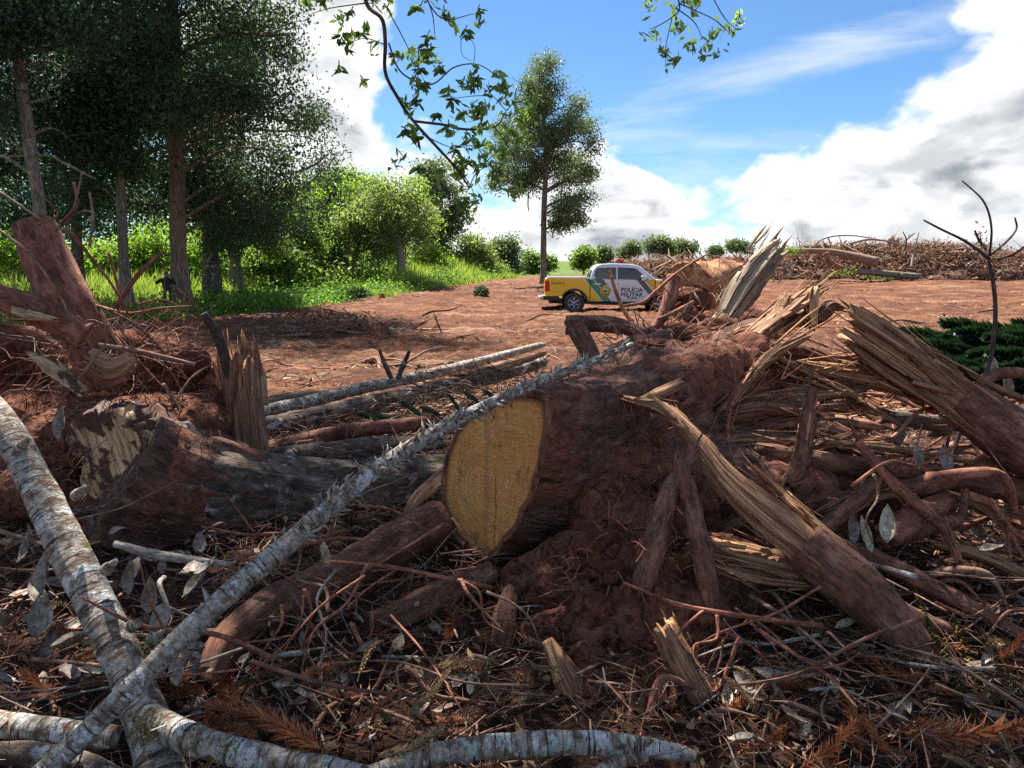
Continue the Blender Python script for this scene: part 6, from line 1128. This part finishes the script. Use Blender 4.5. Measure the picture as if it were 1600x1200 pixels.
def build_sprays():
    kinds = {'rust': [needle_mesh(1, 210, .19, 'rust_needle', .12, .015, 1.0) for _ in range(3)], 'tan': [needle_mesh(1, 200, .16, 'tan_needle', .2, .018, .8) for _ in range(3)], 'olive': [needle_mesh(1, 260, .085, 'olive_needle', .1, .014, .75) for _ in range(2)], 'green': [needle_mesh(1, 520, .13, 'green_needle', .15, .02, .75, 'dark_stick') for _ in range(3)], 'dull': [needle_mesh(1, 200, .17, 'rust_needle', .2, .012, .9) for _ in range(2)]}
    def spray(kind, a, b, label, group):
        if kind in ('rust', 'tan', 'dull'): a, b = (a[0], a[1], a[2] * .955), (b[0], b[1], b[2] * .955)
        a, b = P(*a), P(*b); o = empty('needle_spray' if kind != 'green' else 'pine_branch', a, label, 'needle branch', group); L = place(o, a, b, random.uniform(0, 6.28)); st, nd = random.choice(kinds[kind])
        for nm, me in (('stem', st), ('needles', nd)):
            c = link(nm, me, o); c.scale = (L, L * 1.0, L * 1.0)
            if nm == 'needles': c['kind'] = 'stuff'
    gl = {'rust': ('rusty orange dead needle spray lying near %s', 'rusty needle sprays'), 'tan': ('tan dried needle spray lying near %s', 'tan needle sprays'), 'olive': ('olive green wilting needle spray near %s', 'olive needle sprays'), 'dull': ('dull brown withered needle spray near %s', 'brown needle sprays')}
    L = [('rust', (505, 1172, 2.12), (405, 1090, 2.32), 'bright rusty needle spray leaning on the near white limb'), ('rust', (430, 1130, 2.3), (335, 1092, 2.4), None), ('rust', (1400, 1142, 2.35), (1592, 1138, 2.3), 'large straight rusty needle spray in the near corner'), ('rust', (1340, 1185, 2.3), (1330, 1090, 2.5), None), ('rust', (1250, 1200, 2.2), (1330, 1130, 2.3), None), ('rust', (1395, 1180, 2.2), (1350, 1115, 2.3), None), ('rust', (1560, 1030, 2.8), (1610, 990, 2.8), None),
         ('tan', (655, 1065, 2.5), (745, 1035, 2.5), 'golden tan needle spray curving below the brown root'), ('tan', (640, 1110, 2.35), (705, 1060, 2.45), None), ('tan', (560, 1100, 2.4), (600, 1130, 2.3), None), ('tan', (590, 1180, 2.12), (690, 1152, 2.2), 'tan needle spray resting on the bowed pale log'), ('tan', (812, 1032, 2.6), (868, 1052, 2.55), None), ('tan', (1145, 1040, 2.6), (1200, 1080, 2.5), None), ('tan', (1180, 1100, 2.4), (1130, 1070, 2.5), None), ('tan', (1560, 1140, 2.2), (1610, 1200, 2.1), None), ('tan', (1470, 1180, 2.15), (1540, 1205, 2.1), None), ('tan', (600, 1000, 2.8), (560, 1050, 2.7), None), ('tan', (770, 1020, 2.7), (760, 1100, 2.5), None),
         ('olive', (1450, 985, 2.9), (1500, 1110, 2.5), None), ('olive', (1490, 960, 3.0), (1560, 1090, 2.6), None), ('olive', (1540, 990, 2.9), (1585, 1090, 2.6), None), ('olive', (1430, 930, 3.1), (1452, 1000, 2.9), None), ('olive', (1590, 1040, 2.7), (1560, 1110, 2.5), None), ('olive', (760, 1090, 2.5), (800, 1140, 2.35), None),
         ('dull', (240, 1060, 2.7), (330, 1070, 2.6), None), ('dull', (70, 980, 2.9), (130, 990, 2.9), None), ('dull', (360, 1040, 2.7), (390, 1110, 2.4), None), ('dull', (320, 1110, 2.3), (400, 1160, 2.2), None), ('dull', (540, 1130, 2.25), (600, 1090, 2.4), None), ('dull', (680, 1130, 2.3), (730, 1110, 2.4), None), ('dull', (1230, 1130, 2.3), (1170, 1160, 2.2), None), ('dull', (1420, 1050, 2.8), (1480, 1080, 2.7), None), ('dull', (90, 1090, 2.4), (20, 1070, 2.5), None), ('dull', (470, 1060, 2.6), (520, 1020, 2.8), None)]
    for k, a, b, lb in L: spray(k, a, b, lb or gl[k][0] % near(P(*a)), gl[k][1])
    for k in range(40):
        kd = random.choice(['rust', 'dull', 'dull', 'tan']); u = random.choice([random.uniform(280, 760), random.uniform(1130, 1600), random.uniform(0, 320)]); v = random.uniform(980, 1195); g = G(u, v); Y = g.y
        a = Vector((g.x, Y, mz(g.x, Y) + .03)); an = random.uniform(0, 6.28); l = random.uniform(.12, .3); b = a + Vector((math.cos(an) * l, math.sin(an) * l, random.uniform(-.02, .08)))
        o = empty('needle_spray', a, gl[kd][0] % near(a), 'needle branch', gl[kd][1]); Ls = place(o, a, b, random.uniform(0, 6)); st, nd = random.choice(kinds[kd])
        for nm, me in (('stem', st), ('needles', nd)):
            c = link(nm, me, o); c.scale = (Ls,) * 3
            if nm == 'needles': c['kind'] = 'stuff'
    for k in range(110):       # heap of cut green pine branches
        u = random.uniform(1410, 1700); t = random.random(); v = 592 - 74 * t * (1 - .5 * max(0, (1470 - u) / 60)); Y = 9.7 + 2.4 * t + random.uniform(-.3, .3)
        lb = 'green pine branch ' + ('on the crest of the green heap' if t > .75 else 'low at the foot of the green heap' if t < .3 else 'midway up the green heap') + (' near its end' if u < 1480 else ' behind the sapling' if u < 1580 else ' past the sapling')
        spray('green', (u + random.uniform(0, 70), v, Y), (u - random.uniform(30, 110), v + random.uniform(-8, 22), Y + random.uniform(-.4, .4)), lb, 'green pine branches in the heap')
    for k in range(7): spray('green', (600 + k * 30, 668 - k * 6, 6.0), (560 + k * 34, 650 - k * 7, 6.2), 'green pine branch lying on the logs behind the spiny branch', 'green pine branches on the logs')
build_sprays()

def leaf_mesh(name, m, asp, curl, fold):
    nx, ny = 7, 5; V = []
    for i in range(nx):
        t = i / (nx - 1); w = asp * (math.sin(math.pi * t ** .8) ** .8) * .5 + .004
        for j in range(ny):
            s = j / (ny - 1) * 2 - 1; V.append((t, s * w, abs(s) * w * fold + curl * (t - .5) ** 2 * 1.4 + .03 * math.sin(9 * t + 4 * s)))
    V += [(a, b, c - .012) for a, b, c in V]; o = nx * ny; Q = []
    for i in range(nx - 1):
        for j in range(ny - 1):
            k = i * ny + j; Q += [(k, k + ny, k + ny + 1, k + 1), (o + k, o + k + 1, o + k + ny + 1, o + k + ny)]
    return Geo().add(V, Q, rest=np.array(V) * .12).mesh(name, MT[m])
def build_litter():
    kinds = [leaf_mesh('dead_leaf', m, a, c, f) for m, a, c, f in (('dry_leaf', .42, .5, .6), ('grey_leaf', .38, .3, .9), ('dry_leaf', .34, -.5, .4), ('grey_leaf', .45, .6, .5), ('pale_leaf', .36, .4, .8))]
    LB = {'dry_leaf': ('curled brown dead leaf lying near %s', 'brown dead leaves'), 'grey_leaf': ('grey folded dry leaf lying near %s', 'grey dead leaves'), 'pale_leaf': ('pale tan dead leaf lying near %s', 'pale dead leaves')}
    def leaf(p, size, me, rot, label=None):
        o = link('dead_leaf', me); o.location = p; o.scale = (size,) * 3; o.rotation_euler = rot; m = me.materials[0].name; tag(o, label or LB[m][0] % near(p), 'leaf', LB[m][1] if not label else None)
    # conspicuous ones
    for u, v, Y, s, k, ry, rz, lb in ((70, 930, 2.75, .17, 1, -75, 80, 'large grey folded leaf hanging beside the white trunk'), (40, 880, 2.85, .15, 3, -70, 60, 'second large grey leaf tucked behind the white trunk'), (60, 1000, 2.65, .16, 1, -60, 110, 'broad dull grey leaf low beside the white trunk'), (205, 930, 2.95, .15, 1, -80, 70, 'narrow grey leaf hanging behind the pale pole'), (235, 960, 2.9, .15, 0, -70, 95, 'brown and grey leaf hanging between trunk and spiny branch'), (500, 850, 2.7, .12, 4, 70, 80, 'pale dead leaf dangling beneath the spiny branch'), (98, 690, 3.4, .17, 1, -80, 75, 'slim grey leaf stuck under the broken cream face'),
                                      (1355, 865, 3.2, .16, 4, -60, 100, 'first pale curled leaf of the cluster by the cut root'), (1385, 850, 3.15, .17, 4, -65, 70, 'long mottled pale leaf in the cluster by the cut root'), (1330, 850, 3.2, .14, 1, -75, 85, 'grey upright leaf in the cluster by the cut root'), (1480, 740, 3.5, .14, 3, -60, 90, 'heart shaped grey leaf over the red roots'), (1435, 735, 3.5, .13, 1, -70, 90, 'dim grey leaf beside the heart shaped one'), (1408, 665, 3.8, .15, 1, 80, 85, 'grey leaf hanging in the gap under the torn root'), (1530, 865, 3.1, .12, 1, -10, 10, 'flat grey leaf lying near the red twigs'), (1140, 1160, 2.2, .11, 4, -30, -50, 'crumpled pale leaf beside the bowed log tip'), (735, 1085, 2.4, .07, 4, -70, 80, 'small tan leaf on edge under the golden spray'), (530, 1035, 2.7, .06, 1, 70, 90, 'small white leaf hanging by the broken root'), (470, 1010, 2.8, .06, 1, -60, 90, 'small bluish leaf behind the hanging twigs'),
                                      (1550, 560, 4.6, .2, 4, 70, 60, 'big pale leaf folded at the foot of the sapling'), (1568, 585, 4.6, .2, 4, 60, 40, 'second big pale leaf at the foot of the sapling')):
        leaf(P(u, v, Y), s, kinds[k], (R(random.uniform(-20, 20)), R(ry), R(rz)), lb)
    def spot(reg):
        u = random.uniform(*reg[:2]); v = random.uniform(*reg[2:]); g = G(u, v); return g.x, g.y
    for k in range(240):
        reg = random.choices([(0, 330, 830, 1195), (330, 760, 1000, 1195), (1120, 1600, 880, 1195), (1200, 1600, 660, 900), (420, 800, 640, 720)], [60, 45, 50, 50, 15])[0]; x, y = spot(reg); s = random.uniform(.06, .15) * (1.2 if reg[0] == 0 else .8)
        leaf((x, y, mz(x, y) + random.uniform(.0, .12 if reg[0] != 0 else .3)), s, random.choices(kinds, [3, 4, 3, 3, 1] if reg[0] == 0 else [5, 1, 5, 1, 1])[0], (random.gauss(0, .35), random.uniform(-.8, .2) if reg[0] == 0 else random.gauss(-.1, .3), random.uniform(0, 6.28)))
    n = 3600; y = rng.uniform(1.7, 7.5, n); x = rng.uniform(-1, 1, n) * (y * .72 + .3); c = np.stack([x, y, mound(x, y) + rng.uniform(0, .05, n)], 1)
    put('leaf_litter', leaves(c, .055, Geo(), .6, .4), MT['tan_needle'], smooth_=False, kind='stuff')
    n = 11000; y = rng.uniform(1.7, 7.5, n); x = rng.uniform(-1, 1, n) * (y * .72 + .3); c = np.stack([x, y, mound(x, y) + rng.uniform(0, .06, n)], 1)
    put('needle_litter', leaves(c, .05, Geo(), .4, .12), MT['rust_needle'], smooth_=False, kind='stuff')
    D = rng.normal(size=(n, 3)) * np.array([1, 1, .3]); D /= np.linalg.norm(D, axis=1)[:, None]
    y = rng.uniform(1.7, 7.5, n); x = rng.uniform(-1, 1, n) * (y * .72 + .3); c = np.stack([x, y, mound(x, y) + rng.uniform(0, .12, n)], 1)
    put('twig_litter', slivers(c - D * .05, D, rng.uniform(.05, .28, n), rng.uniform(.002, .007, n), Geo()), MT['dry_stick'], kind='stuff')
    k = rng.choice(n, 2200); put('pale_twig_litter', slivers(c[k] + rng.normal(0, .1, (2200, 3)) * np.array([1, 1, .2]), D[::-1][k], rng.uniform(.04, .22, 2200), rng.uniform(.002, .006, 2200), Geo()), MT['grey_stick'], kind='stuff')
build_litter()

def build_sticks():
    V = []
    for k in range(12):
        m = ['dry_stick', 'red_root', 'dry_stick', 'grey_stick', 'bark_root', 'red_root'][k % 6]; pts = [Vector((0, 0, 0))] + [Vector((t, random.uniform(-.07, .07), random.uniform(-.07, .07))) for t in (.33, .66, 1)]
        g = tube(pts, [.014, .012, .010, .005], 22, 7, .15, 5)
        if k % 2: q = crv(pts, 20); tube([q[11], q[11] + np.array([.14, .1 * (-1) ** k, .05]), q[11] + np.array([.25, .22 * (-1) ** k, .06])], [.007, .006, .003], 8, 5, .1, geo=g)
        V.append((g.mesh('stick', MT[m]), m))
    LB = {'dry_stick': ('thin brown broken stick lying near %s', 'brown sticks in the pile'), 'red_root': ('thin red brown root lying loose near %s', 'loose red roots in the pile'), 'grey_stick': ('thin pale grey stick lying near %s', 'pale sticks in the pile'), 'bark_root': ('dark muddy stick lying near %s', 'muddy sticks in the pile')}
    def stick(a, b, th, k=None, label=None):
        me, m = V[k if k is not None else random.randrange(12)]; o = link('stick', me); L = place(o, Vector(a), Vector(b), random.uniform(0, 6)); o.scale = (L, th / .012, th / .012); tag(o, label or LB[m][0] % near((Vector(a) + Vector(b)) / 2), 'stick', None if label else LB[m][1])
    for k in range(250):
        u, v = random.choices([(random.uniform(0, 760), random.uniform(800, 1190)), (random.uniform(1100, 1620), random.uniform(650, 1190)), (random.uniform(400, 860), random.uniform(570, 740)), (random.uniform(-20, 330), random.uniform(560, 720))], [80, 120, 40, 20])[0]
        g = G(u, v); x, y = g.x, g.y; z = mz(x, y) + random.uniform(.02, .24 if k % 3 else .08); l = random.uniform(.25, .95); an = random.uniform(0, 6.28); t = random.gauss(0, .2); d = Vector((math.cos(an), math.sin(an) * .8, t)) * l * .5; c = Vector((x, y, z + abs(d.z) * .8))
        stick(c - d, c + d, random.choice([.003, .004, .005, .007, .010]))
    for k in range(48):       # thicker dark roots tangled beyond the splinters
        u = random.uniform(1130, 1620); v = random.uniform(650, 960); g = G(u, v); x, y = g.x, g.y; z = mz(x, y) + random.uniform(.05, .4); l = random.uniform(.4, 1.2); an = random.gauss(0, .7); d = Vector((math.cos(an), math.sin(an), random.gauss(0, .22))) * l * .5; c = Vector((x, y, z))
        stick(c - d, c + d, random.choice([.010, .014, .018, .024]), random.choice([1, 4, 5, 7, 10, 11]))
    for a, b, th, lb in (((575, 880, 2.9), (460, 1060, 2.6), .006, 'hanging root stretched straight below the muddy root'), ((440, 945, 2.8), (405, 1050, 2.6), .006, 'short red root dangling beneath the muddy root'), ((475, 920, 2.85), (480, 1030, 2.7), .006, None), ((525, 890, 2.95), (490, 1050, 2.65), .006, None), ((475, 930, 2.8), (440, 1040, 2.7), .004, None), ((570, 900, 2.7), (370, 1065, 2.45), .005, 'long thin root crossing the dark hollow diagonally'), ((715, 905, 2.9), (790, 990, 2.8), .006, None), ((720, 905, 2.9), (775, 985, 2.75), .007, None),
                        ((1010, 1140, 2.35), (1150, 1004, 2.6), .016, 'thick red stick with a pale cut tip before the mud'), ((1120, 960, 2.7), (1090, 1050, 2.5), .006, None), ((1130, 985, 2.75), (1235, 1078, 2.5), .006, None), ((1330, 760, 3.2), (1500, 690, 3.5), .008, 'grey twig reaching across the gap beneath the torn root'), ((1365, 740, 3.2), (1368, 850, 3.1), .006, None), ((1395, 845, 3.4), (1475, 795, 3.6), .03, 'short stout red log with a sunlit end'), ((1440, 770, 3.6), (1610, 860, 3.4), .02, None), ((1300, 770, 3.6), (1620, 770, 3.8), .022, 'long red root lying level across the sunlit gap'), ((1500, 770, 3.5), (1620, 815, 3.4), .02, None), ((1440, 900, 3.2), (1590, 960, 3.0), .02, None), ((1340, 880, 3.3), (1560, 960, 3.1), .012, None), ((1500, 1000, 2.9), (1620, 960, 3.0), .008, None), ((1020, 1150, 2.4), (1180, 1110, 2.4), .01, None), ((760, 925, 2.8), (850, 1000, 2.65), .006, None), ((560, 790, 3.4), (690, 830, 3.5), .007, None), ((390, 875, 3.1), (590, 835, 3.2), .012, 'red brown root running under the spiny branch'),
                        ((1130, 1000, 2.5), (1112, 1080, 2.45), .004, None), ((1290, 690, 3.6), (1520, 650, 3.9), .012, 'pale straight pole in the gap behind the torn root'), ((1560, 640, 4.2), (1680, 610, 4.4), .04, 'broad grey plank like log behind the torn root'), ((1140, 560, 3.8), (1150, 690, 3.6), .007, None), ((1160, 600, 3.7), (1140, 720, 3.5), .009, None)):
        stick(P(*a), P(*b), th, None if lb is None else (4 if th > .02 else 1), lb)
build_sticks()

# ------------------------------------------------------------------ the tree overhead: drooping limb in view, shading crown above
def build_overhead():
    r = empty('overhanging_tree', (-9.2, 8.6, gz(-9.2, 8.6)), 'leafy tree overhead whose drooping branches hang into the sky', 'tree')
    T_ = [(-9.2, 8.6, -.1), (-9.1, 8.7, 3), (-8.8, 9.0, 6), (-8.0, 9.6, 9), (-7.0, 10.4, 11.5)]
    put('trunk', tube(T_, [.34, .27, .24, .18, .08], 40, 18, .1, 5, ridge=.1), MT['bark_grey'], r)
    for q in ([(-8.5, 9.2, 7.2), (-5.5, 8.6, 8.6), (-2.6, 7.0, 7.8), (-1.2, 5.2, 5.2), tuple(P(548, -130, 4.3)), tuple(P(566, -25, 4.3))], [(-8.2, 9.4, 8.4), (-4.5, 9.2, 9.6), (-.6, 8.0, 8.8), (.9, 6.2, 6.0), tuple(P(1015, -130, 4.9)), tuple(P(1045, -40, 4.8))], [(-8, 9.6, 9), (-5, 11, 10.6), (-2, 12.6, 11.2), (1, 13.4, 11.6)], [(-7.6, 10, 10), (-5, 12.6, 11.2), (-3, 14.6, 11.6)], [(-8, 9.6, 9), (-4, 9.8, 10.4), (0, 10, 11), (3, 10.6, 11.2)], [(-7.6, 10, 10), (-8.2, 12, 11.2), (-8.6, 14, 11.8)]):
        put('limb', tube(q, [.13, .10, .07, .045, .03, .022][:len(q)], 50, 10, .08, 5), MT['bark_grey'], r)
    LM = [leaf_mesh('leaf', m, .40, .25, .5) for m in ('leaf_hang', 'leaf_hang', 'leaf_yellow')]
    for me, t in zip(LM, (.25, .8, .5)): me.attributes['tint'].data.foreach_set('value', np.full(len(me.vertices), t, np.float32))
    cnt = [0]; spare = []
    def leaf(p, d, s, k=None):
        if cnt[0] >= 298: spare.append((p, d, s)); return
        cnt[0] += 1; o = link('leaf', LM[k if k is not None else random.randrange(2)], r); o.rotation_mode = 'QUATERNION'; o.rotation_quaternion = Vector(d).normalized().to_track_quat('X', 'Z') @ Quaternion((1, 0, 0), random.uniform(-1.2, 1.2)); o.location = Vector(p) - r.location; o.scale = (s,) * 3
    br = [([(566, -25), (575, 10), (597, 30), (602, 67), (602, 113), (620, 150), (645, 188), (683, 230), (713, 263), (733, 293)], [4.6, 4.4, 4.2, 4, 3.8, 3.6, 3.4, 3, 2.6, 1.8], 4.3),
          ([(645, 189), (693, 195), (727, 202), (773, 198), (793, 170)], [3, 2.6, 2.4, 1.8, 1], 4.35), ([(607, 67), (627, 113), (673, 132), (710, 105), (750, 102), (790, 130)], [1.8, 1.7, 1.6, 1.4, 1.1, .6], 4.4), ([(773, 198), (800, 240), (815, 285)], [1.2, .9, .6], 4.3), ([(660, 210), (690, 225), (720, 236)], [1.3, 1, .6], 4.2), ([(727, 202), (760, 250), (775, 262)], [1.2, 1, .6], 4.4), ([(733, 293), (745, 270), (770, 255)], [1.2, 1, .5], 4.3), ([(718, 265), (735, 290), (742, 308)], [1.3, 1, .5], 4.3),
          ([(600, 5), (625, 50), (650, 100), (665, 130)], [1.4, 1.2, .9, .5], 4.2), ([(570, 5), (520, 12), (490, 20)], [1.4, 1, .6], 4.2), ([(602, 70), (570, 60), (540, 70)], [1.2, .9, .5], 4.2), ([(660, -20), (675, 20), (680, 60)], [1.6, 1.2, .6], 4.3), ([(655, -20), (690, 28), (740, 22)], [1.6, 1.2, .7], 4.4), ([(770, 150), (740, 150), (700, 155)], [1, .8, .5], 4.3), ([(790, 172), (770, 150), (745, 130)], [1, .8, .5], 4.3), ([(793, 172), (815, 140), (800, 120)], [1, .8, .5], 4.3), ([(720, 60), (722, 85), (735, 95)], [.8, .6, .4], 4.4), ([(740, 102), (742, 75), (735, 60)], [.8, .6, .4], 4.4),
          ([(1045, -40), (1062, 10), (1048, 28), (1025, 42), (1015, 45)], [1.8, 1.5, 1.2, 1, .6], 4.8), ([(1056, 12), (1085, 35), (1098, 62)], [1.2, 1, .5], 4.8), ([(1040, -30), (1010, 0), (1015, 15)], [1.1, .9, .5], 4.8), ([(1060, 5), (1115, 30), (1140, 52)], [1.4, 1, .5], 4.8), ([(1050, 28), (1040, 75), (1040, 105)], [1, .8, .5], 4.8), ([(1100, -30), (1130, 25), (1150, 45)], [1.2, 1, .5], 4.8)]
    for pts, h, Y in br:
        h = [q * .72 for q in h]; limb('branch', [(u, v, Y + .05 * math.sin(u * .07)) for u, v in pts], h, 'dark_stick', parent=r, n=40, seg=8, bump=.12, bsc=5)
    # leafy sprays: (u, v, how many, Y)
    for u, v, n, Y in ((490, 18, 6, 4.2), (530, 28, 5, 4.2), (545, 68, 7, 4.2), (560, 95, 4, 4.2), (552, 118, 3, 4.2), (570, 42, 4, 4.2), (585, 15, 4, 4.25), (600, 8, 3, 4.3), (595, 80, 4, 4.3), (625, 90, 4, 4.3), (640, 120, 5, 4.4), (655, 70, 6, 4.2), (670, 80, 6, 4.2), (672, 105, 7, 4.2), (640, 148, 7, 4.3), (660, 150, 6, 4.3), (650, 205, 6, 4.2), (645, 215, 4, 4.2), (690, 170, 7, 4.3), (720, 145, 6, 4.3), (705, 160, 5, 4.3), (730, 180, 6, 4.3), (680, 205, 4, 4.3), (715, 225, 5, 4.3), (635, 255, 4, 4.2), (650, 262, 3, 4.2), (735, 25, 4, 4.4), (730, 40, 5, 4.4), (690, 15, 3, 4.4), (655, -2, 4, 4.3), (750, 130, 6, 4.3), (770, 140, 6, 4.3), (785, 130, 5, 4.3), (760, 165, 4, 4.3), (800, 155, 4, 4.3), (800, 180, 6, 4.3), (780, 190, 6, 4.3), (830, 185, 7, 4.3), (815, 205, 6, 4.3), (765, 215, 6, 4.4), (775, 235, 6, 4.4), (740, 225, 5, 4.4), (720, 250, 6, 4.3), (740, 262, 6, 4.3), (705, 285, 8, 4.3), (690, 300, 6, 4.3), (715, 310, 7, 4.3), (735, 305, 5, 4.3), (775, 275, 8, 4.4), (790, 290, 6, 4.4), (760, 270, 4, 4.4), (800, 260, 5, 4.3), (815, 290, 5, 4.3), (1100, 62, 5, 4.8), (1085, 75, 4, 4.8), (1070, 45, 5, 4.8), (1040, 85, 5, 4.8), (1040, 110, 4, 4.8), (1140, 48, 5, 4.8), (1065, 15, 4, 4.8), (1030, 55, 3, 4.8), (1095, 15, 4, 4.8), (1152, 42, 3, 4.8), (1110, 80, 3, 4.8), (1020, 5, 3, 4.8)) * 2:
        if u < 1000: u, v = u + random.uniform(-22, 22), v + random.uniform(-14, 20)
        else: u, v = u + random.uniform(-14, 14), v + random.uniform(-10, 10)
        c = P(u, v, Y); e = Vector((random.uniform(-.05, .05), random.uniform(-.04, .04), random.uniform(.02, .07)))
        put('twig', tube([c + e, c + e * .4 + Vector((random.uniform(-.01, .01), 0, 0)), c], [.003, .0025, .0015], 6, 4, 0, cap=False), MT['dark_stick'], r)
        for k in range(int(n * 2.1)):
            a = random.uniform(0, 6.28); d = (math.cos(a), math.sin(a), random.uniform(-1.3, .25)); leaf(c + e * random.uniform(0, .7), d, random.uniform(.034, .062), 2 if abs(u - 815) < 24 and abs(v - 210) < 14 and k < 2 else None)
    # smaller twigs of leaves as one mass: what is left over in view and the dense crown above the frame
    g = Geo(); g2 = Geo(); C = np.array([tuple(p) for p, d, s in spare]) if spare else np.zeros((0, 3))
    if len(C): leaves(C + rng.normal(0, .02, C.shape), .062, g, .1, .36, droop=.5)
    n = 21000; y = rng.uniform(7.6, 15.6, n); x = rng.uniform(-10.5, 4.0, n); z = 10.6 + 1.2 * fbm(np.stack([x, y, 0 * x], 1), .35, 3, 70) + rng.uniform(0, 2.4, n)
    hol = fbm(np.stack([x, y, 0 * x], 1), .75, 3, 71) + .12 * rng.normal(size=n)
    k = (hol > -.20) & ~((x > -2.3) & (y > 10.0) & (hol < .10)) & ~((x > -.5) & (y > 12.6) & (hol < .2)); q = np.stack([x, y, z], 1)[k]
    near_ray = np.zeros(len(q))
    for u, v, Y in ((560, 60, 4.2), (640, 110, 4.3), (650, 180, 4.3), (720, 160, 4.3), (790, 160, 4.3), (790, 230, 4.3), (710, 290, 4.3), (780, 285, 4.4), (1060, 60, 4.8), (1130, 50, 4.8)):
        p = np.array(P(u, v, Y)); w = q - p; t = w @ np.array(S); dist = np.linalg.norm(w - t[:, None] * np.array(S), axis=1); near_ray = np.maximum(near_ray, (dist < .45))
    q = q[(near_ray < .5) | (rng.uniform(0, 1, len(q)) < .5)]
    leaves(np.repeat(q, 2, 0) + rng.normal(0, .1, (len(q) * 2, 3)), .20, g2, .9, .5); put('crown', g2, MT['leaf_crown'], r, smooth_=False, kind='stuff'); put('foliage', g, MT['leaf_hang'], r, smooth_=False, kind='stuff')
build_overhead()
